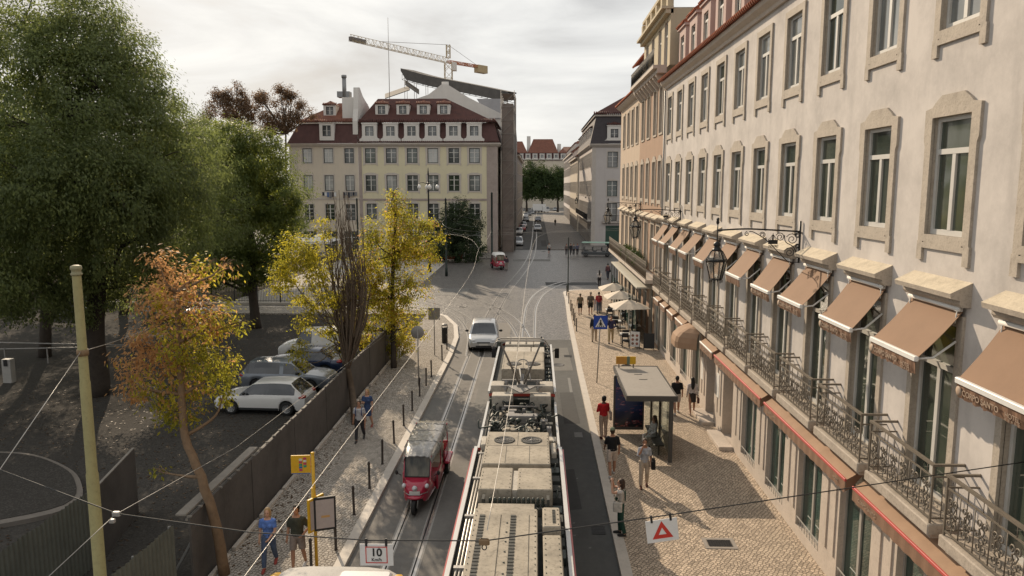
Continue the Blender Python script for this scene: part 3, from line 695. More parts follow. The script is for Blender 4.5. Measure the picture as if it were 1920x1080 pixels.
# ---------------------------------------------------------------- narrower tan building beyond it
M_TAN = plaster('tan tiled front', (.40, .27, .19), (.30, .21, .155), .5, .4)
M_BEIGE = plaster('beige plaster front', (.53, .42, .32), (.40, .32, .25), .5, .4)
M_YEL = plaster('pale yellow attic plaster', (.52, .44, .31), (.42, .36, .27), .5, .4)
for nm, lab, ya, yb, ys, m, pane_dark in (('corner_building', 'tan fronted building with tall dark balcony windows beside the white hotel', 45.25, 56.0, [46.7, 49.0, 51.8, 54.4], M_TAN, True),
                              ('terraced_building', 'narrow beige building at the street corner beyond the tan front', 56.02, 68.6, [57.6, 60.3, 63.0, 65.9], M_BEIGE, False)):
    B = thing(nm, lab, 'building', (XF, (ya+yb)/2, 0)); c = (ya+yb)/2
    f = lambda u, v, d: Vector((-d, -u, v)); holes = []
    for y in ys:
        u = c-y
        for (a, b, w2) in ((.3, 3.5, .8), (4.7, 7.7, .62), (9.3, 11.7, .6), (13.4, 16.1, .6)): holes.append((u-w2, u+w2, a, b))
    mb = MB(); wall(mb, f, c-yb, c-ya, 0, 17.0, holes, .2); 
    if yb > 60: mb.quad(f(c-yb, 0, -9), f(c-yb, 0, 0), f(c-yb, 17, 0), f(c-yb, 17, -9))
    wpart('wall', mb.mesh('wall', [m, M_STONE2]), B, (XF, c, 0))
    sa, sb = surround(1.24, 3.0, .16, 0, 0, 0, key='n1', sill=.02), surround(1.2, 2.4, .16, .2, .25, .03, key='n2')
    sc_ = surround(1.2, 2.7, .15, 0, 0, 0, key='n3', sill=.1)
    for y in ys:
        window(B, (XF, y, .3), ROT, 1.6, 3.2, 'shop_window', pane=M_SHOP, transom=.2, key='n0')
        window(B, (XF, y, 4.7), ROT, 1.24, 3.0, 'balcony_door', sur=sa, pane=M_GLASS, transom=.25, key='n1')
        window(B, (XF, y, 9.3), ROT, 1.2, 2.4, sur=sb, pane=M_GLASS, bars=1, key='n2')
        window(B, (XF, y, 13.4), ROT, 1.2, 2.7, sur=sc_, pane=M_GLASS, bars=1, key='n3')
        hd = wpart('hood_cornice', me_hood, B, (XF, y, 7.95), ROT)
    if nm == 'corner_building':
        mb = MB(); mb.box(-.55, 0, ya-c, yb-c, 16.75, 17.0); mb.box(-.8, 0, ya-c+.02, yb-c-.02, 17.0, 17.2)
        for i in range(9): y = ya-c+.7+i*1.2; mb.prism([(0, 16.1), (-.12, 16.15), (-.5, 16.6), (-.55, 16.75), (0, 16.75)], lambda u, v: (u, y-.12, v), lambda u, v: (u, y+.12, v))
        wpart('cornice', mb.mesh('cornice', M_STONE2), B, (XF, c, 0))
        ah = [(c-y-.6, c-y+.6, 17.25, 19.9) for y in ys]
        mb = MB(); wall(mb, lambda u, v, d: Vector((.15-d, -u, v)), c-yb, c-ya, 17.2, 20.1, ah, .2)
        mb.box(-.15, .3, ya-c, yb-c, 20.1, 20.35); mb.box(-.4, .3, ya-c-.05, yb-c+.05, 20.35, 20.5)
        for i in range(6): y = ya-c+.3+i*2.1; mb.box(.0, .35, y, y+.5, 20.5, 21.6)
        mb.box(-.02, .37, ya-c, yb-c, 21.6, 21.8)
        mb.quad((.15, yb-c, 17.2), (.15, yb-c, 20.4), (8, yb-c, 20.4), (8, yb-c, 17.2)); mb.quad((.15, ya-c, 17.2), (8, ya-c, 17.2), (8, ya-c, 20.4), (.15, ya-c, 20.4))
        mb.quad((.31, ya-c, 20.42), (.31, yb-c, 20.42), (8, yb-c, 20.42), (8, ya-c, 20.42))
        wpart('attic_storey', mb.mesh('attic_storey', [M_YEL, M_STONE2]), B, (XF, c, 0))
        for y in ys: window(B, (XF+.15, y, 17.25), ROT, 1.2, 2.65, 'attic_window', pane=M_CURT, key='n4')
        mb = MB(); d = .75
        for z in (17.28, 18.1): mb.bar((-d, ya-c, z), (-d, yb-c, z), .03, .04)
        for i in range(60): y = ya-c+.1+i*(yb-ya-.2)/59; mb.tube([(-d, y, 17.28), (-d, y, 18.1)], .012, 4)
        wpart('railing', mb.mesh('railing', M_BIRON), B, (XF, c, 0))
    else:
        mb = MB(); mb.prism([(0, 16.7), (-.2, 16.8), (-.45, 17.0), (-.45, 17.1), (0, 17.1)], lambda u, v: (u, ya-c, v), lambda u, v: (u, yb-c, v)); wpart('cornice', mb.mesh('cornice', M_STONE2), B, (XF, c, 0))
        mb = MB(); mb.add([(-.55, ya-c, 17.1), (-.55, yb-c+.3, 17.1), (2, yb-c+.3, 18.2), (2, ya-c, 18.2)], [(3, 2, 1, 0)]); tile_row(mb, (-.5, ya-c, 17.14), (-.5, yb-c+.2, 17.14), (-1, 0, -.3), 50, .085, .5, drop=.2)
        wpart('roof_eave', mb.mesh('roof_eave', M_RTILE), B, (XF, c, 0))
        mb = MB(); mb.box(1.2, 8, ya-c, yb-c-1.0, 17.6, 20.4); wpart('attic_storey', mb.mesh('attic_storey', M_BEIGE), B, (XF, c, 0))
        mb = MB(); mb.add([(.8, ya-c, 20.4), (.8, yb-c-.7, 20.4), (4.5, yb-c-.7, 22), (4.5, ya-c, 22)], [(3, 2, 1, 0)]); tile_row(mb, (.85, ya-c, 20.44), (.85, yb-c-.7, 20.44), (-1, 0, -.3), 40, .085, .5, drop=.2); wpart('roof', mb.mesh('roof', M_RTILE), B, (XF, c, 0))
        for y in ys[:3]: window(B, (XF+1.2, y, 17.9), ROT, 1.1, 1.9, 'attic_window', pane=M_GLASS, key='n5', d=-.05)
    # continuous balcony of the first floor
    mb = MB(); mb.box(-.95, 0, ya-c+.05, yb-c-.05, 4.28, 4.5); o = wpart('balcony', mb.mesh('balcony', M_STONE2), B, (XF, c, 0))
    mb = MB(); d = .9; L = yb-ya-.3; a = -L/2
    for z in (.08, .9, 1.08): mb.bar((-d, a, 4.5+z), (-d, -a, 4.5+z), .03, .03)
    n = int(L/.13)
    for i in range(n+1): y = a+L*i/n; mb.tube([(-d, y, 4.5), (-d, y, 5.58)], .010, 4)
    for i in range(int(L/.26)):
        y = a+.26*(i+.5); mb.tube([(-d, y+p, 4.5+q) for p, q in spiral((0, .5), .11, .02, 0, 1.6, 12)], .01, 4)
    part('railing', mb.mesh('railing', M_WIRON), o)
# ---------------------------------------------------------------- buildings round the square
M_CREAM = plaster('cream yellow plaster', (.66, .60, .42), (.55, .50, .37), .5, .35)
M_CREAM2 = plaster('dull cream plaster', (.60, .53, .43), (.50, .45, .38), .5, .35)
M_MAROON = mat('maroon painted mansard', (.085, .040, .036), .8, .25, 1.5, bump=.4, bscale=12)
M_WHITE = plaster('white render', (.66, .63, .59), (.52, .49, .46), .4, .3)
M_GREYW = plaster('grey lilac render', (.54, .50, .475), (.44, .40, .385), .5, .4)
M_DKGREY = plaster('grey cement party wall', (.26, .25, .25), (.2, .19, .19), .6, .4)
M_PSTONE = mat('pinkish corner stone', (.36, .30, .27), .85, .18, .8, spots=.3)
M_TRIM = mat('pale stone window trim', (.50, .45, .40), .85, .12, 2)
M_DKSASH = mat('dark green window frame', (.035, .045, .042), .5, .2, 4)
M_FGLASS = glass('far window glass', (.03, .033, .034), .15, (.16, .165, .165), .5)
M_BGLASS = glass('blind behind glass', (.30, .30, .29), .2, (.50, .50, .48), .4)
rnw = random.Random(12)
def fsash(w, h, key, transom=.3, cols=2, bars=1):
    """far window: dark outer frame, white bars"""
    k = ('fs', w, h, key)
    if k in _cache: return _cache[k]
    mb = MB(); a = w/2-.003; d0, d1 = .1, .16
    for s in (-1, 1): mb.box(*( (s*a, s*(a-.1)) if s < 0 else (s*(a-.1), s*a)), d0, d1, .003, h-.003, 1)
    mb.box(-a+.1, a-.1, d0, d1, .003, .1, 1); mb.box(-a+.1, a-.1, d0, d1, h-.1, h-.003, 1)
    if transom: mb.box(-a+.1, a-.1, d0+.004, d1-.006, h*(1-transom)-.045, h*(1-transom)+.045, 0)
    for i in range(1, cols):
        x = -a+2*a*i/cols
        for z0, z1 in (((.1, h*(1-transom)-.045), (h*(1-transom)+.045, h-.1)) if transom else ((.1, h-.1),)): mb.box(x-.07, x+.07, d0+.004, d1-.006, z0, z1, 0)
    top = h*(1-transom)-.045
    for i in range(1, bars+1):
        z = .1+(top-.1)*i/(bars+1)
        for x0, x1 in ((-a+.1, -.07), (.07, a-.1)): mb.box(x0, x1, d0+.01, d1-.01, z-.02, z+.02, 0)
    s = mb.mesh('sash', [M_SASH, M_DKSASH]); mb = MB(); mb.quad((-a+.1, d1-.02, .1), (a-.1, d1-.02, .1), (a-.1, d1-.02, h-.1), (-a+.1, d1-.02, h-.1)); p = mb.mesh('pane', M_FGLASS)
    _cache[k] = (s, p); return s, p
def fwin(parent, loc, rot, w, h, key, sur=None, name='window', pane=None, **kw):
    s, p = fsash(w, h, key, **kw); o = wpart(name, s, parent, loc, rot); q = part('pane', p, o)
    if not pane: pane = rnw.choice((M_FGLASS, M_FGLASS, M_BGLASS, M_CURT, M_GLASS))
    if pane: q.material_slots[0].link = 'OBJECT'; q.material_slots[0].material = pane
    if sur: part('stone_surround', sur, o)
    return o
YF = 113.0
def gwin(parent, loc, rot, w, h):
    k = ('gw', w, h)
    if k not in _cache:
        mb = MB(); a = w/2
        for x0, x1, z0, z1 in ((-a-.12, -a, -.1, h+.12), (a, a+.12, -.1, h+.12), (-a, a, h, h+.12), (-a, a, -.1, 0)): mb.box(x0, x1, -.05, .01, z0, z1, 1)
        mb.box(-.04, .04, -.02, -.006, 0, h, 0); mb.box(-a, a, -.021, -.007, h*.68, h*.68+.06, 0); s = mb.mesh('sash', [M_SASH, M_TRIM])
        mb = MB(); mb.quad((-a, -.005, 0), (a, -.005, 0), (a, -.005, h), (-a, -.005, h)); _cache[k] = (s, mb.mesh('pane', M_FGLASS))
    o = wpart('window', _cache[k][0], parent, loc, rot); part('pane', _cache[k][1], o)
def xat(px, Y=YF): return V(px, 300, Y).x
YB = thing('townhouse', 'pale yellow four storey townhouse with maroon mansard roof and six dormer windows', 'building', (xat(803), YF, 0))
yb = Vector((xat(803), YF, 0)); xl, xr = xat(672), xat(932); hw = (xr-xl)/2; cx = (xl+xr)/2
cols = [xat(p) for p in (694.6, 733.8, 773, 811.7, 851, 889.7)]
f = lambda u, v, d: Vector((u, -d, v)); holes = []
for c in cols:
    u = c-yb.x
    holes += [(u-.8, u+.8, 13.55, 15.75), (u-.8, u+.8, 9.4, 11.75), (u-.75, u+.75, 5.2, 7.5), (u-.9, u+.9, .2, 3.4)]
mb = MB(); wall(mb, f, xl-yb.x, xr-yb.x, 0, 16.4, holes, .18)
mb.box(xl-yb.x, xr-yb.x-1.55, -.09, 0, 7.95, 8.25, 1); mb.box(xr-yb.x-1.55, xr-yb.x+.06, -.05, .0, 0, 16.3, 1)
mb.box(xl-yb.x, xl-yb.x+.5, -.05, 0, 0, 15.9, 1)
wpart('wall', mb.mesh('wall', [M_CREAM, M_PSTONE]), YB, yb)
fs2 = lambda u, v, d: Vector((xr-yb.x+d, u, v)); hs = []
for k in range(5): u = 2.2+k*3.4; hs += [(u-.7, u+.7, 13.55, 15.75), (u-.7, u+.7, 9.4, 11.75), (u-.7, u+.7, 5.2, 7.5), (u-.8, u+.8, .2, 3.4)]
mb = MB(); wall(mb, fs2, 0, 18, 0, 16.4, hs, .18); wpart('side_wall', mb.mesh('side_wall', [M_CREAM2, M_PSTONE]), YB, yb)
for k in range(5):
    for z, h in ((13.55, 2.2), (9.4, 2.35), (5.2, 2.3)): fwin(YB, (xr, YF+2.2+k*3.4, z), math.pi/2, 1.4, h, 'ys')
su = surround(1.6, 2.2, .28, .05, .28, .05, .05, M_TRIM, .1, 'y1'); su2 = surround(1.6, 2.35, .26, .12, .28, .05, .05, M_TRIM, .1, 'y2')
for i, c in enumerate(cols):
    fwin(YB, (c, YF, 13.55), 0, 1.6, 2.2, 'y1', su); fwin(YB, (c, YF, 9.4), 0, 1.6, 2.35, 'y2', su2); fwin(YB, (c, YF, 5.2), 0, 1.5, 2.3, 'y3', surround(1.5, 2.3, .22, .25, 0, 0, .05, M_TRIM, .1, 'y3'))
    fwin(YB, (c, YF, .2), 0, 1.8, 3.2, 'y4', None, 'shop_door')
# cornice, mansard, dormers, upper roof
mb = MB(); mb.prism([(.0, 15.95), (-.15, 16.0), (-.5, 16.3), (-.55, 16.5), (0, 16.5)], lambda a, b: (xl-yb.x-.1, a, b), lambda a, b: (xr-yb.x+.5, a, b))
mb.prism([(.0, 15.95), (.15, 16.0), (.5, 16.3), (.55, 16.5), (0, 16.5)], lambda a, b: (xr-yb.x+a, .003, b), lambda a, b: (xr-yb.x+a, 18, b)); wpart('cornice', mb.mesh('cornice', M_TRIM), YB, yb)
mb = MB(); A, Bx = xl-yb.x+.1, xr-yb.x
q = [(A, -.35, 16.52), (Bx+.35, -.35, 16.52), (Bx-.55, .75, 19.5), (A, .75, 19.5), (Bx+.35, 18, 16.52), (Bx-.55, 18, 19.5)]
mb.add(q, [(0, 1, 2, 3), (1, 4, 5, 2)]); tile_row(mb, (A, -.42, 16.62), (Bx+.4, -.42, 16.62), (0, -1, -.3), 70, .11, .4, 1)
wpart('mansard', mb.mesh('mansard', [M_MAROON, M_DTILE]), YB, yb)
mb = MB(); q = [(A-.1, .1, 19.55), (Bx-.2, .1, 19.55), (Bx-8.2, 5.6, 23.6), (A+1.9, 5.6, 23.6), (Bx-.2, 18, 19.55), (Bx-8.2, 12, 23.6), (A-.1, 18, 19.55), (A+1.9, 12, 23.6)]
mb.add(q, [(0, 1, 2, 3), (1, 4, 5, 2), (3, 2, 5, 7), (6, 0, 3, 7)]); tile_row(mb, (A-.05, .05, 19.6), (Bx-.2, .05, 19.6), (0, -1, -.4), 66, .11, .5, 0, .25)
tile_row(mb, (Bx-.15, .1, 19.6), (Bx-.15, 17, 19.6), (1, 0, -.4), 55, .11, .5, 0, .25)
wpart('roof', mb.mesh('roof', [M_DTILE]), YB, yb)
def mdormer(w=1.5, h=2.55, m=M_WHITE, roofm=None, scroll=True):
    mb = MB(); a = w/2+.35
    wall(mb, f, -a, a, 0, h, [(-.62, .62, .62, 2.2)], .12)
    if scroll: mb.prism([(-a-.42, 0), (a+.42, 0), (a+.4, .35), (a+.1, .5), (a+.02, .8), (-a-.02, .8), (-a-.1, .5), (-a-.4, .35)], lambda u, v: (u, .12, v), lambda u, v: (u, .004, v))
    for s in (-1, 1): mb.quad(*([(s*a, 0.0, 0), (s*a, 1.6, 0), (s*a, 1.6, h), (s*a, 0.0, h)][::s]))
    mb.box(-a-.08, a+.08, -.1, 1.6, h, h+.18)
    if roofm:
        mb.add([(-a-.1, -.14, h+.18), (a+.1, -.14, h+.18), (0, .5, h+.75), (-a-.1, 2.0, h+.18), (a+.1, 2.0, h+.18), (0, 2.4, h+.75)], [(0, 1, 2), (1, 4, 5, 2), (3, 0, 2, 5)], 1); tile_row(mb, (-a-.1, -.14, h+.22), (a+.1, -.14, h+.22), (0, -1, -.3), 9, .1, .4, 1, .15)
    return mb.mesh('dormer', [m, roofm or m])
D1 = mdormer(); D2 = mdormer(1.1, 1.75, M_WHITE, M_RTILE2, False)
for c in cols:
    o = wpart('dormer', D1, YB, (c, YF-.3, 16.75)); fs_, pp = fsash(1.24, 1.58, 'd', 0, 2, 1); w_ = part('dormer_window', fs_, o, (0, 0, .62)); part('pane', pp, w_)
mb = MB(); wall(mb, f, -.95, .95, 0, 1.75, [(-.55, .55, .3, 1.5)], .1)
for s in (-1, 1): mb.quad(*([(s*.95, 0.0, 0), (s*.95, 2.0, 0), (s*.95, 2.0, 1.75), (s*.95, 0.0, 1.75)][::s]))
mb.add([(-1.1, -.15, 1.75), (1.1, -.15, 1.75), (0, .7, 2.45), (-1.1, 2.2, 1.75), (1.1, 2.2, 1.75), (0, 2.6, 2.45)], [(0, 1, 2), (1, 4, 5, 2), (3, 0, 2, 5)], 1); tile_row(mb, (-1.1, -.15, 1.8), (1.1, -.15, 1.8), (0, -1, -.3), 9, .1, .4, 1, .15)
D2 = mb.mesh('dormer', [M_WHITE, M_RTILE2])
for px in (717.5, 757, 795, 833):
    c = xat(px, YF+1.9); o = wpart('dormer', D2, YB, (c, YF+1.9, 20.65)); fs_, pp = fsash(1.1, 1.2, 'd2', 0, 2, 1); w_ = part('dormer_window', fs_, o, (0, 0, .3)); part('pane', pp, w_)
# older left half with its chimney gable
LB = thing('townhouse', 'dull cream townhouse with laundry under its windows beside the pale yellow one', 'building', (xat(608), YF, 0)); lb = Vector((xat(608), YF, 0))
xl2, xr2 = xat(543), xl-.02; c2 = [xat(p) for p in (576.5, 616, 655)]; holes = []
for c in c2:
    u = c-lb.x; holes += [(u-.72, u+.72, 13.55, 15.75), (u-.7, u+.7, 9.4, 11.75), (u-.7, u+.7, 5.0, 7.4), (u-1.0, u+1.0, .2, 3.3)]
mb = MB(); wall(mb, f, xl2-lb.x, xr2-lb.x, 0, 16.4, holes, .2); mb.box(xl2-lb.x, xr2-lb.x, -.1, 0, 8.1, 8.3, 1); mb.box(xl2-lb.x, xl2-lb.x+1.2, -.05, 0, 0, 15.9, 1)
mb.quad((xl2-lb.x, 14, 0), (xl2-lb.x, 0, 0), (xl2-lb.x, 0, 16.4), (xl2-lb.x, 14, 16.4))
wpart('wall', mb.mesh('wall', [M_CREAM2, M_TRIM]), LB, lb)
for i, c in enumerate(c2):
    fwin(LB, (c, YF, 13.55), 0, 1.44, 2.2, 'l1', surround(1.44, 2.2, .16, .1, 0, 0, .04, M_TRIM, .1, 'l1'), pane=M_BGLASS if i == 0 else None)
    fwin(LB, (c, YF, 9.4), 0, 1.4, 2.35, 'l2', surround(1.4, 2.35, .15, 0, 0, 0, .04, M_TRIM, .1, 'l2'), pane=M_BGLASS); fwin(LB, (c, YF, 5.0), 0, 1.4, 2.4, 'l3', surround(1.4, 2.4, .15, 0, 0, 0, .04, M_TRIM, .1, 'l3'), bars=2)
    fwin(LB, (c, YF, .2), 0, 2.0, 3.1, 'l4', None, 'shop_door')
mb = MB(); mb.prism([(.0, 15.95), (-.15, 16.0), (-.45, 16.3), (-.5, 16.45), (0, 16.45)], lambda a, b: (xl2-lb.x-.4, a, b), lambda a, b: (xr2-lb.x, a, b)); wpart('cornice', mb.mesh('cornice', M_TRIM), LB, lb)
mb = MB(); A, Bx = xl2-lb.x, xr2-lb.x
mb.add([(A-.2, -.3, 16.47), (Bx, -.3, 16.47), (Bx, .8, 19.4), (A+1.3, .8, 19.4), (A-.2, 14, 16.47), (A+1.3, 14, 19.4)], [(0, 1, 2, 3), (4, 0, 3, 5)]); mb.box(A+1.1, Bx, .55, .85, 19.4, 19.62, 1); wpart('mansard', mb.mesh('mansard', [M_MAROON, M_TRIM]), LB, lb)
mb = MB(); mb.add([(A+1.0, .5, 19.64), (Bx, .5, 19.64), (Bx, 6, 23.0), (A+6.2, 6, 23.0), (A+1.0, 14, 19.64), (A+6.2, 8, 23.0), (Bx, 8, 23)], [(0, 1, 2, 3), (4, 0, 3, 5), (3, 2, 6, 5)]); tile_row(mb, (A+1, .5, 19.7), (Bx, .5, 19.7), (0, -1, -.4), 34, .11, .4, 0, .2); wpart('roof', mb.mesh('roof', M_RTILE2), LB, lb)
o = wpart('dormer', mdormer(1.5, 2.5, M_WHITE, M_RTILE2, False), LB, (xat(615), YF-.25, 16.9)); fs_, pp = fsash(1.24, 1.58, 'd', 0, 2, 1); w_ = part('dormer_window', fs_, o, (0, 0, .62)); part('pane', pp, w_)
o = wpart('dormer', D2, LB, (xat(623, YF+3), YF+2.4, 20.6)); fs_, pp = fsash(1.1, 1.2, 'd2', 0, 2, 1); w_ = part('dormer_window', fs_, o, (0, 0, .3)); part('pane', pp, w_)
mb = MB(); g0 = Bx-.0; mb.prism([(.2, 16.5), (7.5, 16.5), (8.5, 22.6), (4.2, 23.8), (2.2, 24.9), (1.3, 24.8), (.9, 21.6), (.2, 19.8)], lambda a, b: (Bx-2.4 if False else Bx-.75, a, b), lambda a, b: (Bx-.004, a, b))
mb.prism([(1.6, 19.7), (5.2, 19.7), (5.2, 23.4), (1.6, 23.4)], lambda a, b: (Bx-2.6, a, b), lambda a, b: (Bx-.76, a, b))
wpart('chimney_gable', mb.mesh('chimney_gable', M_WHITE), LB, lb)
mb = MB(); mb.tube([(Bx-2.3, 2, 23.4), (Bx-2.3, 2, 26.4)], .32, 10); mb.tube([(Bx-2.3, 2, 26.3), (Bx-2.3, 2, 26.7)], .4, 10); mb.box(Bx-3.4, Bx-1.5, 1.8, 3.3, 23.45, 24.3); wpart('flue', mb.mesh('flue', mat('grey sheet metal', (.25, .25, .25), .5, .1, 3, metal=.5)), LB, lb)
# laundry on the sills
M_CLOTH = [mat('washing '+n, c, .9, .1, 3) for n, c in (('dark', (.03, .035, .05)), ('white', (.62, .62, .62)), ('blue', (.10, .15, .28)), ('grey', (.18, .18, .19)))]
mb = MB()
for c, off in ((c2[1], 0), (c2[2], 2)):
    for i in range(6):
        x = c-lb.x-1.0+i*.36; h = random.uniform(.5, .95); mb.box(x, x+.3, -.42, -.38, 9.25-h, 9.2, (i+off) % 4 if off == 0 else (0, 3)[i % 2])
    mb.bar((c-lb.x-1.1, -.4, 9.22), (c-lb.x+1.2, -.4, 9.22), .03, .03, 3)
wpart('laundry', mb.mesh('laundry', M_CLOTH), LB, lb)
# street front behind the yellow house: scaffold tower, grey party walls
GB = thing('renovated_building', 'grey building wrapped by works behind the yellow townhouse with a sloping gable', 'building', (-8, 140, 0)); gb = Vector((-8, 140, 0))
mb = MB(); mb.prism([(-17, 0), (2.75, 0), (2.75, 22), (2.4, 22.2), (-3.7, 25.2), (-7.3, 27.4), (-8.3, 27.4), (-10.6, 25.7), (-17, 23.6)], lambda u, v: (u, -8.85, v), lambda u, v: (u, 8.15, v)); mb.box(-8.6, -7.4, -6.3, -6.0, 24, 28.2)  # wall drawn out along the street to block a streak of sun
wpart('wall', mb.mesh('wall', M_WHITE), GB, gb)
mb = MB(); mb.add([(-.1, -9, 21.6), (2.9, -9, 21.6), (2.9, 8, 21.6), (-.1, 8, 21.6), (-2.6, -5, 25.4), (1.9, -5, 25.4), (1.9, 6, 25.4), (-2.6, 6, 25.4)], [(0, 1, 5, 4), (1, 2, 6, 5), (4, 5, 6, 7), (3, 0, 4, 7)]); wpart('roof', mb.mesh('roof', M_DKGREY), GB, gb)
mb = MB(); mb.prism([(.003, 0), (3.85, 0), (3.85, 19.6), (3.6, 22.5), (1.8, 25.3), (.003, 25.3)], lambda u, v: (u+.0, 8.2, v), lambda u, v: (u, 24, v)); wpart('party_wall', mb.mesh('party_wall', M_DKGREY), GB, gb)
M_SCAF = mat('grey scaffold tube', (.24, .22, .20), .6, .2, 5, metal=.3); M_NET = mat('brown scaffold netting', (.185, .15, .13), .9, .3, .7, spots=.3)
ST = thing('scaffold_tower', 'tall netted scaffold tower at the corner of the yellow townhouse', 'scaffold', (xr+1.5, YF+7, 0))
mb = MB(); mb.bbox(-.85, .85, -4.5, 4.5, 0, 22.5, .03); part('netting', mb.mesh('netting', M_NET), ST)
mb = MB()
for x in (-1.0, 1.0):
    for y in (-4.7, -1.6, 1.6, 4.7): mb.tube([(x, y, 0), (x, y, 24.4)], .05, 5)
for z in range(2, 25, 2):
    for x in (-1, 1): mb.bar((x, -4.7, z), (x, 4.7, z), .05)
    mb.bar((-1, -4.7, z), (1, -4.7, z), .05); mb.bar((-1, -4.7, z), (1, -4.7, z+2 if z < 24 else z), .05)
    if z > 23: mb.box(-.9, .9, -4.5, 4.5, z-.06, z-.02)
part('frame', mb.mesh('frame', M_SCAF), ST)
# temporary works roof carried by the scaffolding
TR = thing('temporary_roof', 'long dark sloping temporary roof on lattice girders above the yellow townhouse', 'temporary roof', (-14, 154, 0)); tr = Vector((-14, 154, 0))
a = V(757, 135, 156); mid = V(850, 158, 152); b = V(952, 178, 151)
M_SHEET = mat('dark corrugated roofing', (.085, .08, .075), .85, .25, .8); mb = MB()
L = cat_rom([V(751, 128, 157), V(799, 141, 156), V(844, 150, 154.5), V(900, 161, 152.5), V(953, 172, 151)], 5)
n = len(L); D = Vector((1.4, 8.0, .8)); T = Vector((0, 0, .3)); dn = Vector((0, -.3, -.75))
vs = []
for p in L: p = p-tr; vs += [p, p+D, p+D-T, p-T+dn*0]
for i in range(n-1):
    k = i*4; P_ = [vs[k+j] for j in range(4)]+[vs[k+4+j] for j in range(4)]
    mb.add(P_, [(0, 4, 5, 1), (1, 5, 6, 2), (2, 6, 7, 3), (3, 7, 4, 0)])
    # fascia sheet along the front edge
    a_, b_ = P_[3], P_[7]; mb.add([a_, b_, b_+Vector((0, -.05, -1.7)), a_+Vector((0, -.05, -1.7 if i else -.2)), a_+Vector((0, .1, 0)), b_+Vector((0, .1, 0)), b_+Vector((0, .1, -1.7)), a_+Vector((0, .1, -1.7 if i else -.2))], [(0, 3, 2, 1), (4, 5, 6, 7), (3, 7, 6, 2)])
wpart('roofing', mb.mesh('roofing', M_SHEET), TR, tr)
mb = MB()
for off in (Vector((.2, .5, -1.2)), Vector((1.2, 5.5, -.6))):
    for i in range(n-1):
        p, q = L[i]-tr+off, L[i+1]-tr+off; w = Vector((0, 0, -1.0))
        mb.bar(p, q, .09); mb.bar(p+w, q+w, .09); mb.bar(p, p+w, .06); mb.bar(p+w, q, .06)
wpart('lattice_girder', mb.mesh('lattice_girder', M_SCAF), TR, tr)
mb = MB(); base = L[0]-tr
for dx in (.6, 2.6, 5.0, 7.8, 9.8):
    for dy in (1, 4):
        t = min(1, dx/20*1.0); ztop = (L[int(dx*.8)]-tr).z-.8; mb.tube([(base.x+dx, base.y+dy, 20), (base.x+dx, base.y+dy, ztop)], .05, 5)
for z in (23, 24.5, 26, 27.2):
    for dy in (1, 4): mb.bar((base.x+.6, base.y+dy, z), (base.x+8.2, base.y+dy, z), .05)
for i in range(4): mb.bar((base.x+4.2+i*.9, base.y+1, 23), (base.x+7.6+i*.9, base.y+1, 27.8), .06)
mb.box(base.x+.6, base.x+2.4, base.y+1.05, base.y+1.1, 22, 27.6)
for dx in (19.5, 21.8):
    for dy in (.6, 4.5): mb.tube([(base.x+dx, base.y+dy, 20), (base.x+dx, base.y+dy, (L[-1]-tr).z-.6)], .06, 5)
wpart('scaffold_leg', mb.mesh('scaffold_leg', M_SCAF), TR, tr)
mb = MB(); p0, p1, p2 = V(722, 182, 156)-tr, V(765, 172, 156)-tr, V(786, 178, 157)-tr
mb.add([V(722, 184, 154)-tr, V(768, 168, 154)-tr, V(768, 168, 160)-tr+Vector((0, 0, .9)), V(722, 184, 160)-tr+Vector((0, 0, .9))], [(0, 1, 2, 3)]); mb.add([V(760, 158, 154)-tr, V(786, 176, 154)-tr, V(786, 176, 160)-tr+Vector((0, 0, .9)), V(760, 158, 160)-tr+Vector((0, 0, .9))], [(0, 1, 2, 3)])
me = mb.mesh('lower_canopy', M_SHEET); me.update(); o = wpart('lower_canopy', me, TR, tr); md = o.modifiers.new('s', 'SOLIDIFY'); md.thickness = .15
# tall aerial
MA = thing('aerial_mast', 'very thin tall aerial mast rising behind the roof of the yellow house', 'mast', (xat(733, 122), 122, 0)); mb = MB(); mb.tube([(0, 0, 16), (0, 0, 28), (0, 0, 36.5)], [.07, .05, .03], 6); part('pole', mb.mesh('pole', M_SCAF), MA)
# tower crane
CY = 190.0; c0 = V(841, 150, CY); M_CRY = mat('faded yellow crane paint', (.42, .33, .19), .6, .2, 3, spots=.3); M_CRO = mat('orange crane paint', (.42, .16, .07), .6, .2, 3); M_CRG = mat('grey counterweight', (.16, .14, .13), .8)
CR = thing('tower_crane', 'tower crane with a long lattice jib standing beyond the yellow townhouse', 'crane', (c0.x, CY, 0))
zj = V(841, 118, CY).z; zt = V(841, 84, CY).z
def lattice(mb, p0, p1, w, h, n, r=.06, tri=False, m=0):
    p0, p1 = Vector(p0), Vector(p1); d = (p1-p0); dn = d.normalized(); x = dn.cross(Vector((0, 0, 1)))
    if x.length < .1: x = Vector((1, 0, 0))
    x.normalize(); z = x.cross(dn)
    cor = [x*w/2-z*h/2, -x*w/2-z*h/2, z*h/2] if tri else [x*w/2-z*h/2, -x*w/2-z*h/2, -x*w/2+z*h/2, x*w/2+z*h/2]
    for c in cor: mb.bar(p0+c, p1+c, r*2, r*2, m)
    for i in range(n):
        a, b = p0+d*i/n, p0+d*(i+1)/n
        for j in range(len(cor)):
            k = (j+1) % len(cor); mb.bar(a+cor[j], b+cor[k] if i % 2 else a+cor[k], r, r, m); mb.bar(a+cor[k], b+cor[j], r, r, m)
mb = MB(); lattice(mb, (0, 0, 0), (0, 0, zj), 1.8, 1.8, 22, .075); part('mast', mb.mesh('mast', M_CRY), CR)
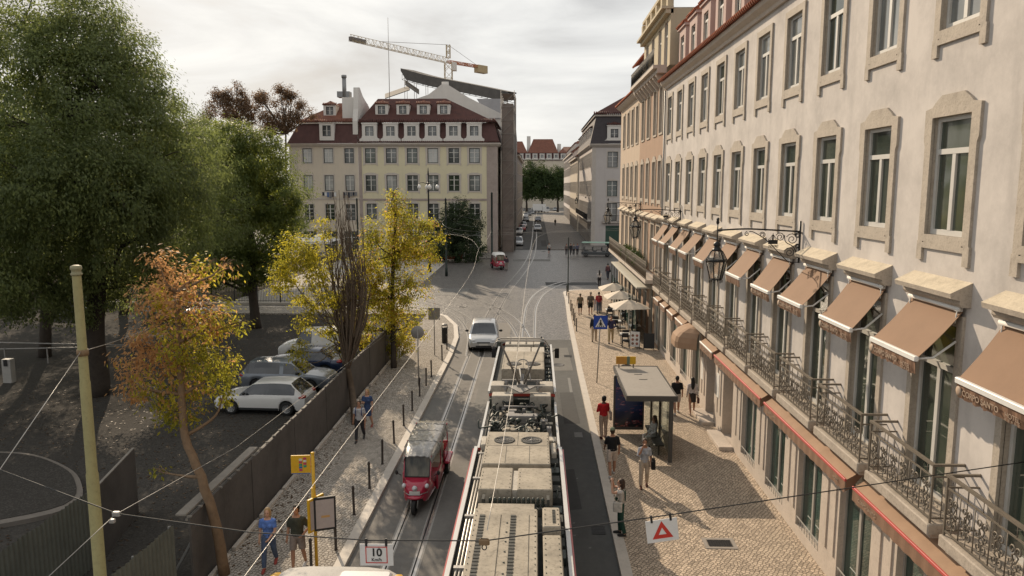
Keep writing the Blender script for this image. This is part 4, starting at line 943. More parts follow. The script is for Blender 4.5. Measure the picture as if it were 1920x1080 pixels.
jd = Vector((-.503, -.865, 0)); mb = MB(); lattice(mb, Vector((0, 0, zj+.6)), Vector((0, 0, zj+.6))+jd*34, 1.1, 1.3, 30, .042, True); part('jib', mb.mesh('jib', M_CRY), CR)
mb = MB(); cd = Vector((.645, .76, 0)).normalized(); lattice(mb, Vector((0, 0, zj+.3)), Vector((0, 0, zj+.3))+cd*13, 1.2, .5, 8, .07); part('counter_jib', mb.mesh('counter_jib', M_CRO), CR)
mb = MB(); p = cd*11.5; M_ = Matrix.Translation(p+Vector((0, 0, zj-.6)))@Matrix.Rotation(math.atan2(cd.y, cd.x), 4, 'Z'); mb.bbox(-1.8, 1.8, -.8, .8, -.6, 1.3, .1, 0, M_); part('counterweight', mb.mesh('counterweight', M_CRY), CR)
mb = MB(); lattice(mb, (0, 0, zj+1.2), (0, 0, zt), .9, .9, 4, .08); part('tower_head', mb.mesh('tower_head', M_CRY), CR)
mb = MB(); mb.bbox(.8, 2.0, -.9, .9, zj-1.9, zj+.1, .1); part('cab', mb.mesh('cab', M_WHITE), CR)
mb = MB(); top = Vector((0, 0, zt)); 
for q in (jd*25+Vector((0, 0, zj+1.2)), cd*10+Vector((0, 0, zj+.6))): mb.tube([top, q], .045, 4)
part('tie_rod', mb.mesh('tie_rod', M_CRG), CR)
mb = MB(); M_ = Matrix.Translation(jd*32+Vector((0, 0, zj+.5)))@Matrix.Rotation(math.atan2(jd.y, jd.x), 4, 'Z'); mb.bbox(-2.4, 2.2, -.35, .35, -.5, .3, .05, 0, M_); part('jib_sign', mb.mesh('jib_sign', M_CRG), CR)
# white corner block across the square
WX, WY = 9.35, 127.0
WB = thing('corner_block', 'pale lilac grey corner block with dark mansard beyond the side street', 'building', (WX+6, WY, 0)); wb = Vector((WX+6, WY, 0))
fu = lambda u, v, d: Vector((u, -d, v)); holes = [(u-.85, u+.85, z0, z1) for u in (-2.6, 1.6, 5.5) for z0, z1 in ((13.2, 15.8), (8.4, 11.0), (4.3, 7.3))]+[(-3.6, -1.2, .2, 3.5), (.8, 2.6, .2, 3.4)]
mb = MB(); wall(mb, fu, -6, 14, 0, 17, holes, .2); mb.box(-6.05, -5.4, -.06, 0, 0, 17, 1)
fl = lambda u, v, d: Vector((-6-d, -u, v)); hl = []
ylist = [1.6+2.25*k for k in range(16)]
for y in ylist: hl += [(-y-.55, -y+.55, 13.4, 15.8), (-y-.55, -y+.55, 8.5, 11.0), (-y-.6, -y+.6, 4.5, 7.2), (-y-.7, -y+.7, .2, 3.4)]
wall(mb, fl, -38, 0, 0, 17, [], .06); wpart('wall', mb.mesh('wall', [M_GREYW, M_TRIM]), WB, wb)
for u in (-2.6, 1.6, 5.5):
    fwin(WB, (wb.x+u, WY, 13.2), 0, 1.7, 2.6, 'w1', surround(1.7, 2.6, .15, 0, 0, 0, .04, M_TRIM, .1, 'w1')); fwin(WB, (wb.x+u, WY, 8.4), 0, 1.7, 2.6, 'w1', surround(1.7, 2.6, .15, .2, 0, 0, .04, M_TRIM, .1, 'w2')); fwin(WB, (wb.x+u, WY, 4.3), 0, 1.7, 3.0, 'w3', surround(1.7, 3.0, .15, .2, 0, 0, .04, M_TRIM, .1, 'w3'))
mb = MB(); mb.box(wb.x-2.6-1.2-wb.x, -1.2, .1, .16, .2, 3.5); wpart('shop_door', mb.mesh('shop_door', mat('dark green door', (.03, .07, .05), .5)), WB, wb)
for y in ylist:
    for z, w, h, k in ((13.4, 1.1, 2.4, 'wl1'), (8.5, 1.1, 2.5, 'wl2'), (4.5, 1.2, 2.7, 'wl3'), (.2, 1.4, 3.2, 'wl4')): gwin(WB, (WX, WY+y, z), ROT, w, h)
mb = MB(); pr = [(0, 16.5), (-.15, 16.55), (-.5, 16.9), (-.55, 17.1), (0, 17.1)]
mb.prism(pr, lambda a, b: (-6.5, a, b), lambda a, b: (14, a, b)); mb.prism(pr, lambda a, b: (-6+a, -.002, b), lambda a, b: (-6+a, 38, b)); wpart('cornice', mb.mesh('cornice', M_TRIM), WB, wb)
mb = MB(); mb.add([(-6.4, -.4, 17.12), (14, -.4, 17.12), (14, .5, 21.6), (-5.4, .5, 21.6), (-6.4, 38, 17.12), (-5.4, 38, 21.6)], [(0, 1, 2, 3), (4, 0, 3, 5)]); wpart('mansard', mb.mesh('mansard', mat('dark slate mansard', (.05, .042, .045), .7, .2, 2)), WB, wb)
mb = MB(); mb.box(-5.7, 14, .2, 38, 21.62, 21.95, 1); mb.add([(-5.9, 0, 21.97), (14, 0, 21.97), (14, 5, 25.6), (0.2, 5, 25.6), (-5.9, 38, 21.97), (.2, 34, 25.6)], [(0, 1, 2, 3), (4, 0, 3, 5)]); tile_row(mb, (-5.9, 0, 22), (14, 0, 22), (0, -1, -.3), 60, .13, .5, 0, .2)
wpart('roof', mb.mesh('roof', [M_DTILE, M_TRIM]), WB, wb)
o = wpart('dormer', mdormer(1.7, 2.7, M_WHITE, M_DTILE), WB, (wb.x-2.4, WY-.3, 17.3)); fs_, pp = fsash(1.24, 1.58, 'd', 0, 2, 1); w_ = part('dormer_window', fs_, o, (0, 0, .62)); part('pane', pp, w_)
for y in ylist[1::2]:
    o = wpart('dormer', mdormer(1.2, 2.3, M_WHITE, M_DTILE, False), WB, (WX-.2, WY+y, 17.4), ROT); fs_, pp = fsash(1.24, 1.58, 'd', 0, 2, 1); w_ = part('dormer_window', fs_, o, (0, 0, .62)); part('pane', pp, w_)
mb = MB(); mb.box(-6.75, -6, 0, 38, 4.2, 4.4); mb.box(-4.2, 7, -.7, 0, 4.0, 4.2); o = wpart('balcony', mb.mesh('balcony', M_TRIM), WB, wb)
mb = MB()
for z in (4.4, 5.4): mb.bar((-6.7, 0, z), (-6.7, 38, z), .05)
for i in range(150): mb.bar((-6.7, i*.25, 4.4), (-6.7, i*.25, 5.4), .025)
for z in (4.25, 5.2): mb.bar((-4.1, -.65, z), (-.9, -.65, z), .05)
for i in range(17): mb.bar((-4.1+i*.2, -.65, 4.2), (-4.1+i*.2, -.65, 5.2), .025)
part('railing', mb.mesh('railing', M_BIRON), o)
# more of the street beyond, on both sides
def street_block(name, label, x, y0, y1, h, side, m, roofm, rows, pitch=3.0, dorm=True, depth=10):
    B = thing(name, label, 'building', (x, y0, 0)); o = Vector((x, y0, 0)); L = y1-y0; s = side      # side -1: faces -X
    if s < 0: ff = lambda u, v, d: Vector((-d, -u, v)); us = (-L, 0); rot = ROT
    else: ff = lambda u, v, d: Vector((d, u, v)); us = (0, L); rot = -ROT
    n = int(L/pitch); ys = [L*(i+.5)/n for i in range(n)]; holes = []
    for y in ys:
        u = -y if s < 0 else y
        for z, hh in rows: holes.append((u-.6, u+.6, z, z+hh))
    mb = MB(); wall(mb, ff, us[0], us[1], 0, h, [], .06)
    X = -s*depth; mb.add([(0, 0, 0), (X, 0, 0), (X, 0, h), (0, 0, h)], [(0, 1, 2, 3)]); wpart('wall', mb.mesh('wall', [m, M_TRIM]), B, o)
    for y in ys:
        for z, hh in rows: gwin(B, (x, y0+y, z), rot, 1.2, hh)
    mb = MB(); mb.box(min(0, s*.5), max(0, s*.5), 0, L, h-.4, h); wpart('cornice', mb.mesh('cornice', M_TRIM), B, o)
    mb = MB(); mb.add([(s*.6, -.2, h+.02), (s*.6, L, h+.02), (-s*depth*.5, L, h+4), (-s*depth*.5, -.2, h+4), (-s*depth, -.2, h), (-s*depth, L, h)], [(0, 1, 2, 3) if s > 0 else (3, 2, 1, 0), (3, 2, 5, 4), (0, 3, 4)]); wpart('roof', mb.mesh('roof', roofm), B, o)
    if dorm:
        for y in ys[::2]:
            dd = wpart('dormer', D2, B, (x-s*.6, y0+y, h+.5), rot)
    return B
RW = [(13, 2.2), (8.6, 2.4), (4.6, 2.5), (.2, 3.2)]
street_block('street_house', 'cream house with orange tiled roof farther down the street past the lilac block', 9.0, 165.5, 200, 16.5, -1, M_CREAM2, M_RTILE2, RW)
street_block('street_house', 'tall grey house with dark roof deep in the far street', 9.6, 200.5, 262, 19, -1, M_GREYW, M_DTILE, [(15.5, 2.2)]+RW)
street_block('street_house', 'grey house with narrow windows on the shaded side of the far street', -4.15, 164.5, 225, 17, 1, M_DKGREY, M_DTILE, RW, dorm=False)
RH = thing('terrace_row', 'distant terrace of houses with red tiled roofs and white dormers over the treetops', 'building', (0, 345, 0))
mb = MB(); mb.box(-26, 22, 0, 12, 0, 21.5); wpart('wall', mb.mesh('wall', M_CREAM2), RH, (0, 345, 0))
mb = MB(); mb.add([(-26, -.3, 21.5), (22, -.3, 21.5), (22, 1, 25), (-26, 1, 25)], [(0, 1, 2, 3)]); wpart('mansard', mb.mesh('mansard', M_MAROON), RH, (0, 345, 0))
for i, (a, b, z) in enumerate(((-26, -14, 29.5), (-13.9, -4, 30.5), (-3.9, 10, 31.5), (10.1, 22, 28))):
    mb = MB(); c = (a+b)/2; mb.add([(a, .7, 25), (b, .7, 25), (b-2.5, 7, z), (a+2.5, 7, z), (a, 13, 25), (b, 13, 25)], [(0, 1, 2, 3), (1, 5, 2), (4, 0, 3), (5, 4, 3, 2)]); wpart('roof', mb.mesh('roof', M_RTILE2), RH, (0, 345, 0))
    mb = MB(); mb.bbox(a-.5, a+1.2, 4, 7, 24.5, z+1.2, .1); wpart('chimney', mb.mesh('chimney', M_WHITE), RH, (0, 345, 0))
for i in range(14):
    x = -23+i*3.2; o = wpart('dormer', D1, RH, (x, 344.6, 21.9)); fs_, pp = fsash(1.24, 1.58, 'd', 0, 2, 1); w_ = part('dormer_window', fs_, o, (0, 0, .62)); part('pane', pp, w_)
# ---------------------------------------------------------------- articulated tram seen from above
M_TWH = mat('tram white enamel', (.55, .54, .52), .35, .06, 2, coat=.3, spots=.12)
M_TRED = mat('tram red enamel', (.36, .055, .04), .35, .12, 2, coat=.3)
M_TROOF = mat('dusty roof panel', (.325, .285, .225), .8, .42, 1.4, spots=.75, bump=.1, bscale=6)
M_TROOF2 = mat('pale dusty roof box', (.41, .375, .32), .75, .3, 1.8, spots=.6)
M_TDARK = mat('grimy roof deck', (.050, .052, .048), .8, .35, 3, spots=.4)
M_TMACH = mat('greasy machinery', (.045, .055, .05), .5, .3, 6, metal=.3)
M_TPIPE = mat('aluminium conduit', (.38, .36, .33), .4, .15, 4, metal=.5)
M_TGREY = mat('grey steel frame', (.22, .21, .20), .6, .15, 4)
TX = -.46
TM = thing('tram', 'long articulated tram with dusty roof boxes and a raised pantograph', 'tram', (TX, 18, 0))
def tp(name, mb, mats, label=None): return part(name, mb.mesh(name, mats), TM, (0, -18, 0), 0, label)
ZR = 3.1; HW = 1.14
def section(y0, y1, front=False, name='car_body'):
    mb = MB()
    # body shell: outline with tapered nose, in layers
    def ring(z, hw, inset=0):
        if front: return [(-hw, y0, z), (hw, y0, z), (hw, y1-1.6, z), (hw*.86, y1-.55-inset, z), (hw*.5, y1-.12-inset, z), (-hw*.5, y1-.12-inset, z), (-hw*.86, y1-.55-inset, z), (-hw, y1-1.6, z)]
        return [(-hw, y0, z), (hw, y0, z), (hw, y1, z), (-hw, y1, z)]
    L = [(.22, 1.16, 0, 0), (.95, 1.2, 0, 0), (1.02, 1.2, 0, 1), (2.35, 1.17, .12, 2), (2.5, 1.16, .2, 0), (2.98, HW, .34, 3), (3.1, HW, .4, 1)]
    vs = []; fs = []; n = len(ring(0, 1))
    for z, hw, ins, m in L: vs += ring(z, hw, ins)
    k = len(mb.v)
    for i in range(len(L)-1):
        m = {0: 0, 1: 1, 2: 2, 3: 0, 4: 0, 5: 1}[i]
        mb.add([vs[i*n+j] for j in range(n)]+[vs[(i+1)*n+j] for j in range(n)], [(j, (j+1) % n, n+(j+1) % n, n+j) for j in range(n)], m)
    mb.add(ring(3.02, HW-.05, .45), [tuple(range(n))], 3)
    return tp(name, mb, [M_TWH, M_TRED, M_GLASS, M_TDARK])
section(2.0, 19.6); section(25.0, 34.2, True)
mb = MB(); mb.bbox(-1.08, 1.08, 19.7, 24.9, .3, 2.72, .08); tp('middle_body', mb, M_TDARK)
for y in (19.55, 24.9):
    mb = MB()
    for i in range(6): mb.box(-1.1+(i % 2)*.06, 1.1-(i % 2)*.06, y-.25+i*.085, y-.25+i*.085+.08, .4, 3.0-(i % 2)*.05)
    tp('bellows', mb, M_TMACH)
# edge rails of the roof
mb = MB()
for s in (-1, 1):
    mb.bar((s*HW, 2, 3.13), (s*HW, 19.5, 3.13), .09, .1, 0); mb.bar((s*(HW+.06), 2, 2.98), (s*(HW+.06), 19.5, 2.98), .06, .26, 1)
    mb.bar((s*HW, 25.0, 3.13), (s*HW, 32.7, 3.13), .08, .1, 0); mb.bar((s*(HW-.01), 20, 2.86), (s*(HW-.01), 24.6, 2.86), .07, .14, 0)
tp('roof_rail', mb, [M_TWH, M_TRED])
# long pipes on the near side
mb = MB()
for k, x in enumerate((-1.0, -.93, -.86)): mb.tube([(x, 8, 3.1), (x, 15.5-k*.2, 3.1), (x+.02, 19.3, 3.12)], .028, 6)
for y in (9, 11, 13, 15.2, 17.3, 19): mb.box(-1.05, -.8, y, y+.1, 3.03, 3.16)
tp('conduit', mb, M_TPIPE)
mb = MB()
for y in np.arange(9, 33, .55):
    y = float(y)
    if 19.5 < y < 25: continue
    mb.box(.86, 1.06, y, y+.34, 3.03, 3.03+random.uniform(.05, .16), random.choice((0, 0, 1)))
    if random.random() < .4: mb.tube([(.95, y, 3.2), (.98, y+.25, 3.26), (.9, y+.5, 3.12)], .02, 5, 1)
tp('cable_tray', mb, [M_TDARK, M_TMACH])
# main covers
zb = 3.44
def cover(x0, x1, y0, y1, z0=3.04, z1=zb, m=M_TROOF, extra=None, name='roof_box', bolts=True):
    mb = MB(); mb.bbox(x0, x1, y0, y1, z0, z1, .02)
    if bolts:
        for x in (x0+.05, x1-.05):
            for i in range(int((y1-y0)/.22)): y = y0+.1+i*.22; mb.tube([(x, y, z1-.002), (x, y, z1+.012)], .012, 5, 1)
    if extra: extra(mb)
    return tp(name, mb, [m, M_TMACH, M_TDARK, M_TGREY, M_TROOF2])
def vents_a(mb):
    for x in (-.62, .02):
        for i in range(44): y = 9.2+i*.125; mb.box(x-.055, x+.055, y, y+.075, zb+.001, zb+.018, 2)
    mb.box(-.32, -.24, 9, 14.7, zb, zb+.02, 0); mb.box(.26, .34, 9, 14.7, zb, zb+.02, 0)
    for i in range(14): mb.tube([(-.1, 9.1+i*.4, zb), (-.1, 9.1+i*.4, zb+.014)], .02, 6, 1)
cover(-.80, .52, 8.8, 15.0, extra=vents_a); cover(.62, .98, 8.8, 13.9, z1=3.40); 
mb = MB(); mb.box(-.76, .45, 15.01, 15.32, 3.04, 3.40); tp('roof_box', mb, M_TROOF)
cover(.62, .98, 14.05, 14.95, z1=3.5, extra=lambda mb: [mb.box(.82, .88, 14.2+i*.07, 14.24+i*.07, 3.501, 3.515, 2) for i in range(9)])
# insulator row
mb = MB(); mb.box(-.62, .74, 15.5, 15.78, 3.04, 3.2, 1)
for i in range(12):
    x = -.52+i*.105; mb.lathe([(.03, 0), (.045, .03), (.03, .06), (.045, .09), (.03, .12), (.045, .15), (.02, .2)], 8, (x, 15.64, 3.2), 0)
mb.bar((-.66, 15.62, 3.12), (.78, 15.62, 3.12), .04, .04, 1); mb.box(-.7, -.64, 15.5, 15.75, 3.04, 3.42, 1); mb.box(.72, .78, 15.5, 15.75, 3.04, 3.42, 1)
tp('insulator_row', mb, [M_TMACH, M_TDARK])
cover(-.82, -.06, 16.0, 17.3); cover(.06, .86, 16.0, 17.3); mb = MB(); mb.box(-.059, .059, 16.05, 17.2, 3.04, 3.40); tp('roof_box', mb, M_TROOF2)
def fans(y, x=.36, r=.25):
    def g(mb):
        for s in (-1, 1):
            mb.lathe([(r+.03, 0), (r+.03, .02), (r, .022), (r, .008), (.01, .008)], 24, (s*x, y, zb), 2)
            for k in range(5): rr = r*(k+1)/5.5; mb.tube([(s*x+rr*math.cos(a), y+rr*math.sin(a), zb+.02) for a in np.linspace(0, 2*math.pi, 20)], .006, 4, 3, cap=False)
            for k in range(8): a = k*math.pi/4; mb.bar((s*x, y, zb+.016), (s*x+r*math.cos(a), y+r*math.sin(a), zb+.016), .012, .008, 3)
            mb.tube([(s*x, y, zb), (s*x, y, zb+.03)], .04, 10, 3)
    return g
def seams(mb, y0, y1, ys, xs):
    for y in ys: mb.box(-.84, .84, y-.006, y+.006, zb+.0005, zb+.004, 2)
    for x, a, b in xs: mb.box(x-.006, x+.006, a, b, zb+.0005, zb+.004, 2)
def ex1(mb): fans(19.25)(mb); seams(mb, 0, 0, (18.85,), ((-.28, 17.6, 18.84), (.32, 17.6, 18.84), (0, 18.86, 19.9)))
cover(-.84, .84, 17.55, 19.95, extra=ex1); cover(-1.0, -.86, 19.3, 19.9, z1=3.3, m=M_TROOF2, bolts=False); cover(.88, 1.02, 18.7, 19.5, z1=3.3, m=M_TROOF2, bolts=False)
# deep machinery well over the middle section
mb = MB(); mb.box(-1.0, 1.0, 19.9, 25, 2.72, 2.78, 0)
rnd = random.Random(4)
for k in range(60):
    x, y = rnd.uniform(-.9, .9), rnd.uniform(20.2, 24.2); w, d, h = rnd.uniform(.06, .25), rnd.uniform(.06, .3), rnd.uniform(.05, .38)
    mb.bbox(x-w/2, x+w/2, y-d/2, y+d/2, 2.78, 2.78+h, .01, rnd.choice((0, 1, 1, 2, 3)))
for k in range(34):
    x, y = rnd.uniform(-.8, .8), rnd.uniform(20.1, 24); p = [(x, y, 2.95+rnd.uniform(0, .2))]
    for i in range(5): p.append((p[-1][0]+rnd.uniform(-.25, .25), p[-1][1]+rnd.uniform(-.1, .25), 2.9+rnd.uniform(0, .3)))
    mb.tube(cat_rom(p, 4), rnd.uniform(.012, .03), 5, rnd.choice((0, 1)))
mb.bbox(-.45, .55, 22.4, 22.7, 2.78, 3.12, .02, 3); mb.bbox(-.5, -.05, 21.1, 21.6, 2.78, 3.1, .02, 2); mb.bbox(.1, .5, 21.15, 21.6, 2.78, 3.06, .02, 2)
for x in (-.25, -.05, .35): mb.lathe([(.06, 0), (.07, .1), (.05, .24), (.09, .27), (.09, .33), (.02, .36)], 10, (x, 22.05, 2.8), 1)
mb.tube([(-.55, 23.3, 3.15), (.55, 23.3, 3.15)], .03, 6, 3)
for s in (-1, 1):
    mb.tube([(s*.92, 20.3, 2.86), (s*.93, 23.4, 2.86)], .045, 7, 3); mb.tube(cat_rom([(s*.9, 20.3, 2.9), (s*.4, 20.5, 3.02), (0, 20.35, 3.0)], 5), .05, 6, 0)
    for k in range(4): mb.tube(cat_rom([(s*.85, 20.2+k*.06, 2.9), (s*.5, 20.35+k*.05, 3.06), (s*.1, 20.3+k*.1, 2.95)], 5), .022, 5, 0)
tp('roof_machinery', mb, [M_TDARK, M_TMACH, M_TROOF, M_TGREY])
cover(-.98, -.28, 24.0, 24.5, 2.78, 3.3, M_TROOF2, bolts=False); cover(.28, .98, 24.0, 24.5, 2.78, 3.3, M_TROOF2, bolts=False)
for s in (-1, 1): cover(min(s*.72, s*1.06), max(s*.72, s*1.06), 20.05, 20.4, 2.9, 3.16, M_TROOF2, bolts=False, name='lamp_box'); cover(min(s*.62, s*1.08), max(s*.62, s*1.08), 25.05, 25.7, 3.0, 3.36, M_TROOF2, bolts=False)
def ex2(mb): fans(27.9, .36, .26)(mb); seams(mb, 0, 0, (28.35,), ((0, 27.2, 30.0),))
cover(-.80, .80, 27.1, 30.1, extra=ex2)
for x0, x1 in ((-.84, -.3), (-.27, .27), (.3, .84)): cover(x0, x1, 30.25, 31.3, z1=3.36, m=M_TROOF2, bolts=False)
def slots(mb):
    for x in (-.66, -.3, .05): mb.box(x-.03, x+.03, 32.0, 33.3, 3.341, 3.36, 2)
cover(-.86, .38, 31.9, 33.5, z1=3.34, m=M_TROOF2, extra=slots, bolts=False, name='front_deck'); cover(.4, .84, 31.9, 33.3, z1=3.36, m=M_TROOF2, bolts=False, name='front_deck')
mb = MB(); mb.lathe([(.05, 0), (.05, .05), (.02, .12)], 8, (.72, 33.0, 3.36)); tp('roof_aerial', mb, M_TMACH)
for s in (-1, 1):
    mb = MB(); mb.tube([(s*1.1, 33.0, 2.75), (s*1.35, 33.2, 2.8)], .02, 6); mb.bbox(s*1.43-.1, s*1.43+.1, 33.14, 33.24, 2.45, 2.9, .02); tp('mirror', mb, M_BLACK)
# pantograph
wz = 5.52; YC = 22.6; YB_ = 24.3
mb = MB()
mb.bar((-.7, 25.4, 3.46), (.7, 25.4, 3.46), .07, .06); mb.bar((-.7, 24.6, 3.46), (.7, 24.6, 3.46), .07, .06); mb.bar((0, 24.2, 3.46), (0, 26.2, 3.46), .1, .06)
for s in (-1, 1):
    for y in (24.6, 25.4): mb.lathe([(.05, 0), (.07, .06), (.045, .12), (.07, .2), (.05, .3)], 8, (s*.55, y, 3.16))
mb.tube([(0, 24.9, 3.5), (-.1, 26.4, 3.62), (.1, 26.4, 3.62)], .035, 6); mb.tube(cat_rom([(-.3, 25.2, 3.5), (-.2, 26.0, 3.9), (-.1, 26.2, 4.0), (.1, 26.2, 4.0), (.2, 26.0, 3.9), (.3, 25.2, 3.5)], 5), .02, 6); mb.bbox(-.16, .16, 24.25, 24.7, 3.46, 3.62, .02)
mb.add([(-.45, 24.35, 3.5), (.45, 24.35, 3.5), (.05, 23.6, 3.5), (-.05, 23.6, 3.5), (-.45, 24.35, 3.54), (.45, 24.35, 3.54), (.05, 23.6, 3.54), (-.05, 23.6, 3.54)], [(3, 2, 1, 0), (4, 5, 6, 7), (0, 1, 5, 4), (1, 2, 6, 5), (2, 3, 7, 6), (3, 0, 4, 7)])
pb = tp('pantograph', mb, M_TGREY)
mb = MB()
for s in (-1, 1):
    mb.tube([(s*.08, YB_+.1, 3.6), (s*.62, YC+.1, wz-.16)], [.038, .028], 7); mb.tube([(s*.06, YB_+.2, 3.62), (s*.16, 23.9, 4.25), (s*.42, 23.4, 4.5)], .016, 5)
part('arm', mb.mesh('arm', M_TGREY), pb)
mb = MB()
for dy in (-.16, .16):
    mb.bar((-.62, YC+dy, wz-.03), (.62, YC+dy, wz-.03), .045, .05, 0)
    for s in (-1, 1): mb.tube(cat_rom([(s*.6, YC+dy, wz-.03), (s*.74, YC+dy, wz-.07), (s*.84, YC+dy, wz-.22)], 4), .022, 6, 0)
for s in (-1, 1): mb.bar((s*.62, YC-.2, wz-.09), (s*.62, YC+.2, wz-.09), .035, .035, 1); mb.bbox(s*.66-.06, s*.66+.06, YC-.2, YC+.2, wz-.2, wz-.07, .01, 1)
part('collector_head', mb.mesh('collector_head', [M_TPIPE, M_TMACH]), pb)

# yellow vehicle roof at the very bottom
M_YELV = mat('yellow tram enamel', (.62, .36, .03), .4, .08, 3, coat=.3)
VT = thing('vintage_tram', 'pale roof of a small yellow tram passing just below the viewpoint', 'tram', (-3.62, 8.95, 0))
mb = MB(); prof = [(0, 3.24), (.6, 3.235), (1.0, 3.19), (1.22, 3.07)]
ys_ = [-5, 2.6, 3.3, 3.75, 3.95]; sc = [1, 1, 1, .97, .93]
rows = []
for y, k in zip(ys_, sc):
    rows.append([(-x*k, y, z-(1-k)*.5) for x, z in prof[::-1]]+[(x*k, y, z-(1-k)*.5) for x, z in prof[1:]])
n = 7; vs = [p for r in rows for p in r]; mb.add(vs, [(j*n+i, j*n+i+1, (j+1)*n+i+1, (j+1)*n+i) for j in range(4) for i in range(n-1)], 0, True)
mb.bbox(.1, 1.05, 1.0, 3.72, 3.18, 3.27, .04, 1)
part('roof', mb.mesh('roof', [mat('grey painted canvas roof', (.42, .40, .37), .8, .12, 2, spots=.3), M_TWH]), VT)
mb = MB(); O = [(-1.14, -5), (1.14, -5), (1.14, 2.6), (1.1, 3.3), (.98, 3.75), (.84, 3.95), (-.84, 3.95), (-.98, 3.75), (-1.1, 3.3), (-1.14, 2.6)]
for z0, z1, m in ((.4, 1.5, 0), (1.5, 2.5, 1), (2.5, 2.94, 0)): mb.prism(O, lambda u, v: (u, v, z0), lambda u, v: (u, v, z1), m)
for s in (-1, 1): mb.ell((s*1.13, 3.55, 3.05), (.16, .42, .1), 10, 6, 0)
part('body', mb.mesh('body', [M_YELV, M_GLASS]), VT)
for s in (-1, 1):
    for y in (-3, 1.5):
        mb = MB(); mb.lathe([(.3, -.05), (.34, -.05), (.34, .05), (.3, .05)], 16, (0, 0, 0), M=Matrix.Translation((s*.45, y, .35))@Matrix.Rotation(R(90), 4, 'Y')); part('wheel', mb.mesh('wheel', M_TMACH), VT)
# ---------------------------------------------------------------- cars
M_TYRE = mat('tyre rubber', (.018, .018, .018), .85, .2, 6); M_RIM = mat('alloy rim', (.42, .42, .42), .35, .05, 3, metal=.7)
M_CGLASS = glass('car glass', (.012, .015, .02), .04, (.03, .035, .045), 1.0)
M_HEAD = mat('headlamp lens', (.55, .57, .6), .12, .05, 3, coat=.8); M_TAIL = mat('tail lamp lens', (.33, .015, .015), .2, .1, 3, coat=.6); M_PLATE = mat('number plate', (.62, .62, .60), .5, .04, 4); M_TRIMB = mat('black plastic trim', (.02, .02, .021), .6, .15, 5)
def paint(n, c, metal=.0): return mat('car paint '+n, c, .32, .05, 1.5, metal=metal, coat=.8, spots=.05)
P_WHITE, P_SILVER, P_GREY, P_NAVY, P_BLACK, P_DGREY, P_RED = paint('white', (.66, .65, .63)), paint('silver', (.44, .45, .46), .35), paint('grey', (.22, .23, .24), .3), paint('navy', (.025, .04, .09), .2), paint('black', (.012, .012, .014)), paint('dark grey', (.06, .065, .07), .3), paint('red', (.34, .03, .03))
_cars = {}
